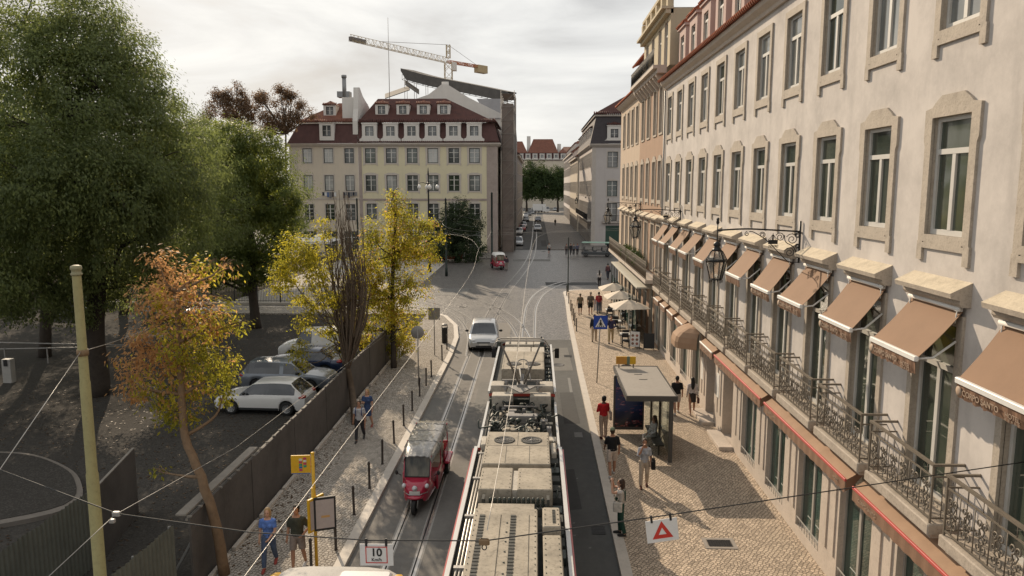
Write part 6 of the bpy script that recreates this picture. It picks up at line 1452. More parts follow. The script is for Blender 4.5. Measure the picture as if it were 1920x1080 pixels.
    t.scale = (sc, sc, sc); t['_h'] = [tuple(x) for x in hands] and 1; del t['_h']
    t_hands[t.name] = [Vector(x)*sc for x in hands]
    return t
t_hands = {}
def bag(name, label, cat, owner, local, size, col, strap=None, drop=.1):
    """a bag carried by a person: its own thing, placed at the carrying hand or shoulder"""
    M_ = Matrix.Translation(owner.location)@Matrix.Rotation(owner.rotation_euler.z, 4, 'Z'); p = M_@Vector(local)
    o = thing(name, label, cat, p, owner.rotation_euler.z); m = fabric('bag %.2f %.2f' % (col[0], col[1]), col); w, d, h = size
    mb = MB(); mb.bbox(-w/2, w/2, -d/2, d/2, -h/2, h/2, min(w, d)*.3); part('body', mb.mesh('body', m), o)
    mb = MB(); top = Vector(strap)-Vector(local) if strap is not None else Vector((0, 0, h*.8))
    mb.tube(cat_rom([(-w*.3, 0, h/2), (top.x-.02, top.y, top.z), (top.x+.02, top.y, top.z), (w*.3, 0, h/2)], 5), .011, 6); part('strap', mb.mesh('strap', m), o); return o
def backpack_straps(col, pack=True):
    def g(t, T, hands, f_):
        mb = MB()
        for s in (-1, 1): mb.tube(cat_rom([T(s*.12, .14, 1.36), T(s*.13, .02, 1.47), T(s*.12, -.125, 1.36), T(s*.135, -.12, 1.15), T(s*.15, .1, 1.05)], 5), .02, 6, sq=.5)
        part('backpack_strap', mb.mesh('backpack_strap', f_(col, 'strap')), t)
    return g
PZ = .127
def at(px, py, z=PZ): g = G(px, py, z); return (g.x, g.y, z)
FWD = 0.0   # towards the viewer
p = person('woman in blue top and jeans with blond hair on the shady pavement', at(506, 1064), R(6), 1.68, 'light', 'blond', 'bob', (.10, .19, .50), .35, 'jeans', (.07, .10, .17), (.3, .06, .05), ('down', 'lap'), 16, True, voxel=.011)
p = person('man in olive T-shirt and grey shorts with dark hair on the cobbled pavement', at(560, 1066), R(-4), 1.78, 'tan', 'black', 'short', (.045, .048, .035), .45, 'shorts', (.22, .18, .16), (.5, .5, .5), ('down', 'hip'), 10, voxel=.011)
p = person('blond woman in a dark blue dress walking just behind the rucksack wearer', at(690, 803), R(-5), 1.7, 'light', 'blond', 'bob', (.04, .07, .16), .3, 'skirt', (.04, .07, .16), (.3, .1, .08), ('phone', 'down'), 14, True)
p = person('person in a white top with blue rucksack straps by the hoarding', at(675, 826), R(0), 1.66, 'tan', 'brown', 'short', (.42, .42, .43), .35, 'trousers', (.035, .035, .04), (.05, .05, .05), ('down', 'down'), 18, extra=backpack_straps((.03, .05, .14)))
q = person('man in red long sleeved shirt and beige trousers holding a phone at the kerb', at(1131, 822), R(195), 1.76, 'dark', 'black', 'short', (.50, .018, .022), .95, 'trousers', (.42, .31, .24), (.08, .02, .02), ('phone', 'phone'), 4, turn=25, voxel=.012)
bag('tote_bag', 'pale tote bag hanging from the arm of the man in red', 'bag', q, (-.27, -.02, .95), (.10, .32, .36), (.45, .36, .29), (-.24, -.04, 1.25))
p = person('man in black T-shirt with green cap and white shorts walking away along the kerb', at(1147, 892), R(184), 1.76, 'tan', 'brown', 'short', (.010, .010, .012), .45, 'shorts', (.50, .42, .36), (.5, .5, .5), ('down', 'swingf'), 15, cap=(.16, .19, .13), voxel=.012)
q = person('woman in grey T-shirt and beige trousers facing the viewer beside the bus shelter', at(1207, 914), R(-5), 1.7, 'tan', 'brown', 'bun', (.38, .39, .42), .42, 'trousers', (.44, .36, .28), (.10, .04, .03), ('face', 'down'), 7, True, voxel=.012)
bag('handbag', 'square black bag hanging on the shoulder of the woman in grey', 'bag', q, (.29, -.02, .86), (.14, .34, .32), (.012, .012, .013), (.16, 0, 1.42))
def bib(t, T, hands, f_):
    mb = MB()
    for s in (-1, 1): mb.tube(cat_rom([T(s*.08, -.135, 1.18), T(s*.1, -.11, 1.36), T(s*.1, 0, 1.455), T(s*.08, .11, 1.36), T(s*.06, .125, 1.1)], 5), .018, 6)
    mb.tube([T(-.02, -.06, 1.12), T(0, -.05, 1.22)], [.15, .12], 12, sq=.85); part('dungaree_bib', mb.mesh('dungaree_bib', f_((.018, .06, .045), 'bib')), t)
q = person('woman in green dungarees raising both hands to take a picture from the kerb', at(1163, 1003), R(-100), 1.7, 'light', 'brown', 'bob', (.50, .47, .44), .2, 'trousers', (.018, .06, .045), (.03, .03, .03), ('up', 'up'), 4, True, voxel=.012, extra=bib)
mm = Matrix.Translation(q.location)@Matrix.Rotation(q.rotation_euler.z, 4, 'Z')
o = thing('phone', 'dark phone held up by the woman in green dungarees', 'phone', mm@Vector((0, -.32, 1.64)), q.rotation_euler.z); mb = MB(); mb.bbox(-.08, .08, -.006, .006, -.04, .04, .003); part('body', mb.mesh('body', M_BLACK), o)
bag('shoulder_bag', 'long white bag strapped over the shoulder of the woman in green dungarees', 'bag', q, (.21, -.08, .95), (.1, .26, .3), (.55, .52, .47), (.1, -.02, 1.44))
p = person('man in black T-shirt and pale shorts walking away next to the shop fronts', at(1268, 776), R(178), 1.76, 'tan', 'black', 'short', (.012, .012, .013), .45, 'shorts', (.50, .46, .44), (.45, .45, .45), ('down', 'swingb'), 17)
q = person('woman with long black hair in white blouse and dark skirt walking away', at(1297, 776), R(176), 1.68, 'tan', 'black', 'long', (.50, .45, .43), .95, 'skirt', (.035, .028, .025), (.4, .3, .25), ('down', 'down'), 14, True)
bag('handbag', 'small brown handbag held low by the woman with long black hair', 'bag', q, (-.27, -.05, .62), (.1, .2, .24), (.11, .05, .035), (-.25, -.06, .84))
p = person('person with full dark hair walking behind the bus shelter roof', at(1173, 737), R(180), 1.74, 'dark', 'black', 'afro', (.03, .03, .035), .5, 'jeans', (.04, .05, .08), arms=('swingb', 'swingf'), step=16)
p = person('man in dark blazer and beige trousers partly hidden by the blue crossing sign', at(1114, 640), R(175), 1.8, 'light', 'brown', 'short', (.018, .02, .03), .97, 'trousers', (.36, .28, .19), arms=('down', 'down'), step=12, topname='blazer')
p = person('man in navy jacket raising a hand to his face beside the blue crossing sign', at(1145, 643), R(-6), 1.8, 'light', 'brown', 'short', (.035, .035, .085), .97, 'trousers', (.40, .31, .18), arms=('face', 'hip'), step=15, topname='jacket')
p = person('person in olive top and black shorts with pale cap strolling along the bollards', at(1087.5, 590), R(182), 1.7, 'tan', 'brown', 'short', (.16, .13, .085), .4, 'shorts', (.015, .015, .015), arms=('down', 'down'), step=13, cap=(.4, .34, .25))
p = person('tall person in khaki shirt and dark shorts beside the one in the pale cap', at(1107, 590), R(178), 1.82, 'tan', 'grey', 'short', (.14, .12, .095), .45, 'shorts', (.03, .028, .022), arms=('down', 'swingb'), step=15, cap=(.36, .3, .24))
def jersey(t, T, hands, f_):
    part('number', text_mesh('77', .2, M_LTXT, .003), t, T(0, .138, 1.27), (R(90), 0, math.pi))
p = person('person in a red jersey numbered 77 and grey jeans near the parasols', at(1122.5, 588), R(180), 1.76, 'tan', 'black', 'short', (.42, .05, .06), .6, 'jeans', (.10, .11, .14), arms=('down', 'down'), step=15, extra=jersey, topname='jersey')
p = person('woman in white top and black trousers crossing to the terrace in the shade', at(1123.5, 538, .01), R(185), 1.72, 'tan', 'black', 'long', (.45, .45, .46), .9, 'trousers', (.02, .02, .024), arms=('phone', 'phone'), step=10, fem=True, voxel=.018)
q = person('person in a dark red jacket with shoulder bag beyond the parasols', at(1139.5, 524, .01), R(190), 1.78, 'tan', 'black', 'short', (.10, .05, .06), .9, 'jeans', (.03, .035, .05), arms=('swingf', 'down'), step=14, voxel=.018, topname='jacket')
bag('shoulder_bag', 'black bag at the hip of the person in the dark red jacket', 'bag', q, (-.25, .0, .95), (.14, .3, .26), (.02, .02, .022), (-.12, 0, 1.43))
q = person('person with a rucksack standing next to the distant red tuk-tuk', at(949.5, 507, .01), R(200), 1.76, 'tan', 'black', 'short', (.05, .035, .05), .9, 'trousers', (.22, .19, .17), arms=('down', 'phone'), step=5, voxel=.018, topname='jacket')
p = person('person in white T-shirt and dark shorts walking up the far pavement', at(1029.5, 477, .01), R(0), 1.75, 'tan', 'black', 'short', (.40, .38, .36), .45, 'shorts', (.03, .03, .035), arms=('swingf', 'down'), step=14, voxel=.02)
gp = 'pedestrians waiting by the lilac block'
for px, top, lab in ((1062, (.16, .13, .12), 'person in brown coat, first of the four waiting by the lilac block'), (1070, (.03, .03, .035), 'person in black, second of the four waiting by the lilac block'), (1075.5, (.14, .14, .15), 'person in grey, third of the four waiting by the lilac block'), (1082.5, (.12, .12, .17), 'person in blue grey, last of the four waiting by the lilac block')):
    person(lab, at(px, 478.5, .12), R(random.uniform(-30, 30)), random.uniform(1.68, 1.8), 'tan', 'black', 'short', top, .9, 'trousers', (.03, .03, .035), arms=('down', random.choice(('phone', 'down'))), step=random.uniform(4, 12), voxel=.02, group=gp)
person('person in dark clothes standing before the green door of the lilac block', at(1141, 474, .12), R(10), 1.75, 'tan', 'black', 'short', (.02, .02, .024), .9, 'trousers', (.02, .02, .022), voxel=.02)
person('far pedestrian in black near the end of the sunny pavement', at(1041, 423, .12), R(0), 1.75, 'tan', 'black', 'short', (.02, .02, .024), .9, 'trousers', (.02, .02, .022), step=12, voxel=.025)
SEAT = person('white seated figure added for a blurred pale shape in the bus shelter glass', (4.40, 28.3, PZ), R(-70), 1.68, 'light', 'brown', 'long', (.62, .60, .58), .9, 'trousers', (.60, .58, .55), arms=('lap', 'lap'), fem=True, seated=True)  # seated figure put in for a blurred pale shape in the glass
# ---------------------------------------------------------------- street furniture
M_HOARD = mat('dark brown hoarding', (.092, .083, .077), .75, .4, .8, spots=.3)
M_HOARD2 = mat('green grey corrugated sheet', (.135, .14, .118), .7, .25, .9, spots=.3)
M_HTOP = mat('pale hoarding cap', (.22, .20, .175), .8, .2, 3)
M_YEL = mat('bus stop yellow', (.62, .36, .02), .45, .1, 3, spots=.15); M_SIGNW = mat('white sign sheet', (.66, .65, .63), .45, .08, 3, spots=.15); M_SBLUE = mat('sign blue', (.015, .06, .34), .4, .06, 3); M_SRED = mat('sign red', (.52, .035, .025), .4, .06, 3)
M_GALV = mat('galvanised steel', (.30, .29, .275), .5, .15, 5, metal=.4); M_POSTG = mat('dark green post', (.018, .03, .026), .5, .2, 5)
M_OLIVE = mat('olive yellow painted pole', (.33, .295, .14), .6, .14, 1.3, spots=.35, bump=.1, bscale=30)
HX = -8.52
HO = thing('hoarding', 'long dark brown site hoarding between the cobbled pavement and the parked cars', 'hoarding', (HX, 30, 0))
mb = MB(); y = 17.2; n = 0
while y < 43.5:
    mb.bbox(-.03-.012*(n % 2), .03-.014*(n % 2), y-30+.014, y-30+1.986, .0, 2.1-.015*(n % 3), .006); y += 2; n += 1
part('panel', mb.mesh('panel', M_HOARD), HO)
mb = MB(); y = 17.25
for i in range(44): mb.box(-.055, .06, 17.2-30+i*.6, 17.2-30+i*.6+.05, 2.09, 2.13)
mb.box(-.09, -.031, 17.2-30, 43.2-30, 2.0, 2.06); part('cap_bracket', mb.mesh('cap_bracket', M_HTOP), HO)
mb = MB(); y = 17.4; rnd = random.Random(3)
while y < 43: L = rnd.uniform(1.4, 2.2); mb.bbox(.10, .22, y-30, y-30+L, .13, .24, .01); y += L+rnd.uniform(.15, .5)
part('base_beam', mb.mesh('base_beam', M_KERB), HO)
ME_BR = MB().bar((-.05, 0, 1.7), (-1.0, 0, .02), .06).bar((-.06, 0, 0), (-.06, 0, 1.98), .07).mesh('brace', M_GALV)
for i in range(13): part('brace', ME_BR, HO, (0, 18.2+i*2-30, 0))
def corr(mb, a, b, z0, z1, pitch=.16, amp=.035):
    a, b = Vector((a[0], a[1], 0)), Vector((b[0], b[1], 0)); d = b-a; L = d.length; t = d/L; nn = Vector((-t.y, t.x, 0)); N = int(L/pitch*4); vs = []
    for i in range(N+1): p = a+t*(L*i/N)+nn*amp*(0, 1, 1, 0)[i % 4]; vs += [(p.x, p.y, z0), (p.x, p.y, z1+.02*((i//11) % 2))]
    mb.add(vs, [(2*i, 2*i+2, 2*i+3, 2*i+1) for i in range(N)]); mb.add([(x-nn.x*.012, y-nn.y*.012, z) for x, y, z in vs], [(2*i+1, 2*i+3, 2*i+2, 2*i) for i in range(N)])
for lab, a, b, h in (('corrugated green grey fence closing the parking yard in front of the olive pole', (-11.9, 4), (-11.9, 18.9), 2.1), ('short corrugated fence standing between the gap and the leaning orange tree', (-9.2, 9.5), (-8.75, 16.9), 2.05)):
    c = Vector((a[0], a[1], 0)); t = thing('corrugated_fence', lab, 'fence', c); mb = MB(); corr(mb, (0, 0), (b[0]-a[0], b[1]-a[1]), 0, h); part('sheet', mb.mesh('sheet', M_HOARD2), t)
    mb = MB(); d = Vector((b[0]-a[0], b[1]-a[1], 0))
    for z in (.4, 1.6): mb.bar(Vector((-.07, 0, z)), d+Vector((-.07, 0, z)), .05)
    for i in range(6): p = d*i/5; mb.bar(p+Vector((-.12, 0, 0)), p+Vector((-.12, 0, 2)), .06)
    part('frame', mb.mesh('frame', M_GALV), t)
t = thing('hoarding', 'single dark hoarding panel ending the corrugated fence beside the olive pole', 'hoarding', (-11.9, 18.97, 0)); mb = MB(); mb.prism([(0, 0), (-.6, 2.95), (-.55, 2.96), (.05, .01)], lambda u, v: (u, v, 0), lambda u, v: (u, v, 2.1)); part('panel', mb.mesh('panel', M_HOARD), t); mb = MB(); mb.bar((.02, 0, 2.117), (-.58, 2.95, 2.117), .07, .03); part('cap_rail', mb.mesh('cap_rail', M_HTOP), t)
t = thing('plank', 'long pale board lying along the top of the hoarding beside the orange tree', 'board', (-8.62, 19.6, 2.11)); mb = MB(); mb.bbox(-.24, .03, -2.4, 2.4, .02, .07, .01); part('board', mb.mesh('board', M_HTOP), t)
# olive tram pole
v = V(142, 497, 14.2); b = V(188, 1080, 14.2); PL = Vector((b.x-(v.x-b.x)/(v.z-b.z)*b.z, 14.2, 0)); k = (v.x-PL.x)/v.z
t = thing('tram_pole', 'thick olive yellow pole with a stepped shaft leaning slightly over the yard', 'pole', PL); tilt = math.atan2(v.x-PL.x, v.z)
L = v.z/math.cos(tilt); mb = MB(); mb.lathe([(.14, 0), (.14, 1.0), (.122, 1.02), (.118, 4.4), (.105, 4.46), (.10, 6.3), (.09, 6.36), (.082, L-.22), (.082, L-.2)], 18); part('shaft', mb.mesh('shaft', M_OLIVE), t, (0, 0, 0), (0, tilt, 0))
mb = MB(); mb.lathe([(.10, L-.2), (.11, L-.17), (.088, L-.15), (.088, L-.10), (.11, L-.08), (.10, L-.02), (.05, L)], 18); part('cap', mb.mesh('cap', mat('olive grey cap', (.27, .25, .15), .6, .15, 4)), t, (0, 0, 0), (0, tilt, 0))
mb = MB(); mb.lathe([(.108, L-1.80), (.112, L-1.74), (.108, L-1.68)], 16); part('clamp', mb.mesh('clamp', mat('rusty clamp', (.20, .13, .07), .7)), t, (0, 0, 0), (0, tilt, 0))
# bollards
mb = MB(); mb.lathe([(.05, 0), (.05, .03), (.04, .04), (.038, .84), (.05, .86), (.05, .88), (.035, .9), (.03, .93), (.01, .94)], 10); ME_B = mb.mesh('bollard', mat('rusty brown bollard', (.045, .036, .03), .6, .25, 6))
LB_ = [(630, 1031), (664, 965), (693, 916), (717, 870), (739, 831), (757, 798), (773, 770), (787, 743), (799, 723), (809, 707), (829, 676), (838, 655)]
ordn = ['first', 'second', 'third', 'fourth', 'fifth', 'sixth', 'seventh', 'eighth', 'ninth', 'tenth', 'eleventh', 'twelfth', 'thirteenth']
gL = 'slim bollards along the tramway kerb'
for i, (px, py) in enumerate(LB_):
    g = G(px, py, .125); o = thing('bollard', f'slim brown bollard on the tramway kerb, {ordn[i]} counting from the viewer', 'bollard', g, 0, gL, mesh=ME_B); o.rotation_euler = (random.uniform(-.02, .02), random.uniform(-.02, .02), 0)
g = G(584, 1072, .125); thing('bollard', 'short dark post just beside the yellow bus stop pole', 'bollard', g, 0, mesh=ME_B)
gR = 'slim bollards along the corner kerb'
for i, (px, py) in enumerate([(1079.5, 621), (1076.5, 610), (1074, 601), (1071.5, 591), (1068.5, 583), (1065.5, 569), (1062.5, 554)]):
    g = G(px, py, .125); thing('bollard', f'slim brown bollard on the kerb before the parasols, {ordn[i]} from the crossing sign', 'bollard', (max(g.x, 2.85), g.y, g.z), 0, gR, mesh=ME_B)
# bus stop pole
g = G(594, 1064, .125); t = thing('bus_stop', 'yellow bus stop pole with a flag sign and two framed timetables', 'bus stop', g)
mb = MB(); mb.tube([(0, 0, 0), (0, 0, 3.15)], .045, 10); mb.ell((0, 0, 3.17), (.055, .055, .03), 10, 6); mb.tube([(.0, -.08, 1.2), (0, -.08, 2.25)], .05, 8); part('pole', mb.mesh('pole', M_YEL), t)
mb = MB(); mb.bbox(-.56, -.06, -.02, .02, 2.62, 3.12, .008); fl = part('flag_sign', mb.mesh('flag_sign', M_YEL), t, (0, 0, 0), R(6))
mb = MB(); cs = [(.42, .05, .12), (.03, .12, .35), (.02, .25, .16), (.42, .05, .12), (.55, .55, .5)]; CM = [mat('route box %d' % i, c, .5) for i, c in enumerate(cs)]
for i in range(5): mb.box(-.35+.0, -.27, -.026, -.021, 2.70+i*.07, 2.755+i*.07, i)
for i in range(4): mb.box(-.24, -.16, -.026, -.021, 2.80+i*.07, 2.855+i*.07, (i+2) % 5)
mb.box(-.55, -.07, -.026, -.021, 2.625, 2.645, 1); part('route_box', mb.mesh('route_box', CM), fl); part('lettering', text_mesh('cais', .07, M_TRIMB, .001), fl, (-.47, -.025, 2.78), (R(90), 0, 0)) if False else None
for s, lab in ((-1, 0), (1, 1)):
    c = part('timetable_case', MB().bbox(-.28, .28, -.035, .035, 1.15, 2.05, .012).mesh('timetable_case', [M_YEL, M_TRIMB][lab]), t, (s*.12+.2, -.16, 0), R(62 if s < 0 else 20))
    mb = MB(); mb.box(-.23, .23, -.042, -.036, 1.21, 1.99, 0); mb.box(-.1, .12, -.0435, -.0425, 1.5, 1.56, 1); part('timetable', mb.mesh('timetable', [mat('printed timetable', (.42, .36, .34), .5, .1, 12), mat('orange print', (.5, .3, .12), .5)]), c)
# bin and sign backs
g = G(834, 643, .125); t = thing('litter_bin', 'dark slotted litter bin on the rounded pavement corner', 'bin', g); mb = MB(); mb.lathe([(.17, .0), (.19, .04), (.19, .95), (.2, .97), (.2, 1.0), (.16, 1.02)], 16); part('body', mb.mesh('body', M_TRIMB), t); mb = MB(); mb.tube([(-.18, 0, 1.0), (-.16, 0, 1.18), (.16, 0, 1.18), (.18, 0, 1.0)], .03, 6); mb.lathe([(.2, 1.15), (.17, 1.24), (.02, 1.26)], 14); part('hood', mb.mesh('hood', M_GALV), t)
g = G(815, 666, .125); t = thing('traffic_sign', 'square traffic sign seen from its grey back on a tall post near the bin', 'traffic sign', g); h = 2.55; mb = MB(); mb.tube([(0, 0, 0), (0, 0, h+.3)], .03, 8); part('post', mb.mesh('post', M_GALV), t); mb = MB(); mb.bbox(-.35, .35, .035, .055, h-.4, h+.32, .004); part('plate', mb.mesh('plate', M_GALV), t)
g = G(785, 723, .125); t = thing('traffic_sign', 'round traffic sign seen from its grey back beside the leafy yellow tree', 'traffic sign', g); h = 2.75; mb = MB(); mb.tube([(0, 0, 0), (0, 0, h+.2)], .03, 8); part('post', mb.mesh('post', M_GALV), t); mb = MB(); mb.lathe([(.32, 0), (.33, .01), (.32, .02), (.02, .021)], 24, M=Matrix.Translation((-.02, .06, h))@Matrix.Rotation(R(90), 4, 'X')); part('plate', mb.mesh('plate', M_GALV), t)
# crossing sign
g = G(1119, 718, .125); t = thing('crossing_sign', 'blue pedestrian crossing sign on a thin grey post over the pavement', 'traffic sign', g); h = 3.18
mb = MB(); mb.tube([(0, 0, 0), (.14, 0, h+.3)], .03, 8); part('post', mb.mesh('post', M_GALV), t)
pl = part('plate', MB().bbox(-.35, .35, -.02, 0, -.35, .35, .006).mesh('plate', M_SBLUE), t, (.14, -.04, h)); mb = MB(); mb.add([(-.27, -.024, -.24), (.27, -.024, -.24), (0, -.024, .26)], [(0, 1, 2)]); part('white_triangle', mb.mesh('white_triangle', M_SIGNW), pl)
mb = MB(); mb.prism([(-.05, -.16), (.05, -.16), (.035, .05), (-.035, .05)], lambda u, v: (u, -.025, v), lambda u, v: (u, -.029, v)); mb.prism([(.045*math.cos(a_), .095+.045*math.sin(a_)) for a_ in np.linspace(0, 6.0, 10)], lambda u, v: (u, -.025, v), lambda u, v: (u, -.029, v))
for k in range(4): mb.box(-.17+k*.095, -.12+k*.095, -.029, -.025, -.225, -.165)
mb.bar((-.03, -.027, -.02), (-.1, -.027, -.13), .03, .004, 0, (0, 1, 0)); mb.bar((.03, -.027, -.02), (.09, -.027, -.13), .03, .004, 0, (0, 1, 0)); part('walking_figure', mb.mesh('walking_figure', M_TRIMB), pl)
# bus shelter
SH = thing('bus_shelter', 'bus shelter with flat grey roof, glass walls and a dark blue advertising panel', 'bus shelter', (4.2, 28.7, .125))
M_SHR = mat('grey shelter roof', (.30, .275, .245), .7, .12, .9, spots=.25); M_SHF = mat('dark shelter frame', (.07, .066, .06), .5, .15, 4)
mb = MB(); mb.bbox(-.86, .92, -2.25, 2.3, 2.42, 2.5, .015); part('roof', mb.mesh('roof', M_SHR), SH)
mb = MB(); 
for x0, x1, y0, y1 in ((-.9, -.86, -2.3, 2.34), (.92, .96, -2.3, 2.34), (-.86, .92, -2.3, -2.25), (-.86, .92, 2.3, 2.34)): mb.box(x0, x1, y0, y1, 2.32, 2.52)
part('roof_edge', mb.mesh('roof_edge', M_SHF), SH)
for y in (-2.2, 0, 2.2): mb = MB(); mb.bbox(.68, .82, y-.07, y+.07, 0, 2.42, .01); part('post', mb.mesh('post', M_SHF), SH)
M_CLEAR = NT('clear shelter glass'); M_CLEAR.b.inputs['Transmission Weight'].default_value = 1.0; M_CLEAR.b.inputs['Roughness'].default_value = .02; M_CLEAR.b.inputs['IOR'].default_value = 1.15; M_CLEAR.b.inputs['Base Color'].default_value = (.8, .86, .84, 1); M_CLEAR = M_CLEAR.m
mb = MB(); mb.box(.72, .735, -2.1, -.1, .25, 2.3); mb.box(.72, .735, .1, 2.1, .25, 2.3); part('back_glass', mb.mesh('back_glass', M_CLEAR), SH)
mb = MB(); mb.box(-.2, .66, -2.165, -2.15, .25, 2.3); part('side_glass', mb.mesh('side_glass', M_CLEAR), SH)
mb = MB(); mb.bbox(-1.0, .25, 1.0, 1.18, .15, 2.42, .02); ad = part('advert_case', mb.mesh('advert_case', M_SHF), SH)
ta = NT('printed night poster'); co = ta.coords(); n1 = ta.noise(co, 2.6, 4, .6); gr = ta.n('ShaderNodeSeparateXYZ'); ta.l(co, gr.inputs[0])
c1 = ta.ramp(gr.outputs['Z'], [(.30, (.015, .016, .02)), (.9, (.01, .022, .07)), (1.0, (.012, .035, .13))]); c2 = ta.ramp(ta.noise(ta.mapping(co, (3, 1, 6)), 1.6, 3, .6), [(.56, (0, 0, 0)), (.66, (.30, .06, .04)), (.74, (.55, .5, .48))]); ta.l(ta.mix(.75, c1, c2, 'ADD'), ta.b.inputs['Base Color']); ta.b.inputs['Roughness'].default_value = .15
mb = MB(); mb.box(-.93, .18, .992, .998, .28, 2.32); part('poster', mb.mesh('poster', ta.m), ad)
mb = MB(); mb.bbox(.25, .62, -1.7, .7, .42, .47, .01); 
for y in (-1.5, .5): mb.bar((.45, y, 0), (.45, y, .42), .06)
part('bench', mb.mesh('bench', M_SHF), SH)
SEAT.location = (4.2+.42, 28.1, .125+.0)
mb = MB(); mb.bbox(-.82, .0, 2.0, 2.06, 2.66, 2.98, .005, 0); mb.bbox(-.37, -.25, 1.985, 2.065, 2.655, 2.985, .005, 2); mb.bar((-.7, 2.03, 2.5), (-.7, 2.03, 2.67), .04, .04, 1); mb.bar((-.1, 2.03, 2.5), (-.1, 2.03, 2.67), .04, .04, 1); mb.box(-.81, -.38, 1.99, 1.999, 2.67, 2.97, 3)
part('stop_sign', mb.mesh('stop_sign', [M_YEL, M_SHF, mat('green band', (.13, .17, .12), .5), mat('amber sheet', (.52, .24, .04), .5)]), SH)
mb = MB()
for x, y in ((-.05, .9), (.05, .1)): mb.prism([(x-.16+.04*i, y-.02*math.sin(math.pi*i/8)) for i in range(9)]+[(x+.16-.04*i, y+.05-.01*math.sin(math.pi*i/8)) for i in range(9)], lambda u, v: (u, v, 2.502), lambda u, v: (u, v, 2.512))
part('leaf_litter', mb.mesh('leaf_litter', M_SHF), SH)
# suspended signs and wires
M_WIRE = mat('dark span wire', (.03, .03, .03), .6); M_WIRE2 = mat('bright contact wire', (.42, .40, .37), .4, .1, 3, metal=.4)
def wire(label, pts, r=.008, m=M_WIRE, sag=0, name='wire', smooth=True):
    P = cat_rom(pts, 6) if smooth and len(pts) > 2 else [Vector(p) for p in pts]
    if len(pts) == 2 and sag:
        a, b = Vector(pts[0]), Vector(pts[1]); P = [a.lerp(b, i/16)-Vector((0, 0, sag*4*(i/16)*(1-i/16))) for i in range(17)]
    o0 = P[0].copy(); mb = MB(); mb.tube([p-o0 for p in P], r, 5); return thing(name, label, 'wire', o0, mesh=mb.mesh(name, m))
A_, B_, C_, D_, E_, F_, G_ = V(-40, 866, 10.2), V(219, 963, 9.6), V(470, 998, 9.3), V(690, 1013, 9.2), V(908, 1014, 9.2), V(1250, 966, 9.8), V(1935, 864, 11.62)
wire('dark span wire crossing the street low over the tram, carrying two signs', [A_, B_, C_, D_, E_, F_, G_], .009, smooth=False, name='span_wire')
wire('pale guy wire rising from the span wire to the olive pole', [V(0, 880, 10.05), V(151, 660, 14.1)], .007, M_WIRE2)
wire('pale wire from the olive pole towards the big trees', [V(160, 657, 14.2), V(290, 610, 26)], .009, M_WIRE2, .05)
wire('pale wire running from the span wire along the hoarding', [V(60, 1110, 8.0), V(216, 965, 9.6), V(442, 839, 17), V(717, 632, 40), V(800, 545, 62)], .0055, M_GALV, smooth=False)
wire('bright contact wire over the tuk-tuk track running out across the square', [(-3.5, 2, 5.55), (-3.5, 14, 5.5), (-3.45, 24, 5.5), (-3.5, 40, 5.5), (-4.1, 52, 5.5), tuple(V(898, 466, 57))], .0055, M_WIRE2, name='contact_wire')
wire('contact wire over the tram touched by the pantograph', [(-.62, 9.2, 5.75), (-.55, 15, 5.6), (-.5, 22.6, 5.53), (-.45, 40, 5.5), (-.2, 60, 5.5), (.6, 72, 5.5), (4, 80, 5.5), (18, 84, 5.6)], .006, M_WIRE2, name='contact_wire')
nod = V(898, 466, 57)
for i, (lab, pts) in enumerate((('wire curving off to the plane trees from the overhead crossing', [nod, V(880, 448, 60), V(830, 438, 66), V(700, 430, 80)]), ('wire forking to the dark green post from the overhead crossing', [nod, V(915, 446, 66), V(922, 430, 90)]), ('uppermost thin wire strung across the front of the ficus', [V(835, 400, 84), V(860, 420, 90), V(925, 428, 95), V(990, 432, 100)]),
        ('sagging wire across the lower crown of the ficus', [V(820, 425, 75), V(870, 440, 76), V(940, 440, 80), V(1050, 436, 84), V(1160, 428, 88)]), ('long slack wire between the dark post and the tan corner house', [V(836, 405, 84), V(830, 420, 80), V(860, 431, 78), V(960, 436, 76), V(1165, 432, 68)]), ('slanting wire over the far parked cars', [V(856, 404, 92), V(950, 424, 98), V(985, 440, 118), V(1060, 432, 128)]),
        ('wire from the ficus to the lilac block', [V(800, 432, 70), V(920, 441, 90), V(1085, 424, 127)]), ('high wire strung from the yellow townhouse to the lilac block', [V(933, 398, 113), V(1000, 408, 120), V(1105, 400, 127)]))):
    wire(lab, pts, .006, M_GALV if i != 4 else M_WIRE2)
def hung(label, p, w, h, rz, build, name='hanging_sign', roll=0):
    t = thing(name, label, 'sign', p, rz); t.rotation_euler = (0, roll, rz); pl = part('plate', MB().bbox(-w/2, w/2, -.006, .006, -h-.05, -.05, .002).mesh('plate', M_SIGNW), t); build(pl, w, h)
    for s in (-1, 1): part('clip', MB().bbox(s*w*.3-.015, s*w*.3+.015, -.012, .012, -.08, .025, .003).mesh('clip', M_TRIMB), t)
def s10(pl, w, h):
    mb = MB(); c = -h/2-.05
    for x0, x1, z0, z1 in ((-.145, .145, .103, .115), (-.145, .145, -.115, -.103), (-.145, -.133, -.103, .103), (.133, .145, -.103, .103)): mb.box(x0, x1, -.009, -.0065, c+z0, c+z1)
    part('red_border', mb.mesh('red_border', M_SRED), pl); part('lettering', text_mesh('10', .15, M_TRIMB, .001, 'CENTER', .004), pl, (0, -.0085, c+.03), (R(90), 0, 0)); part('lettering', text_mesh('Km/h', .062, M_TRIMB, .001, 'CENTER', .001), pl, (0, -.0085, c-.068), (R(90), 0, 0))
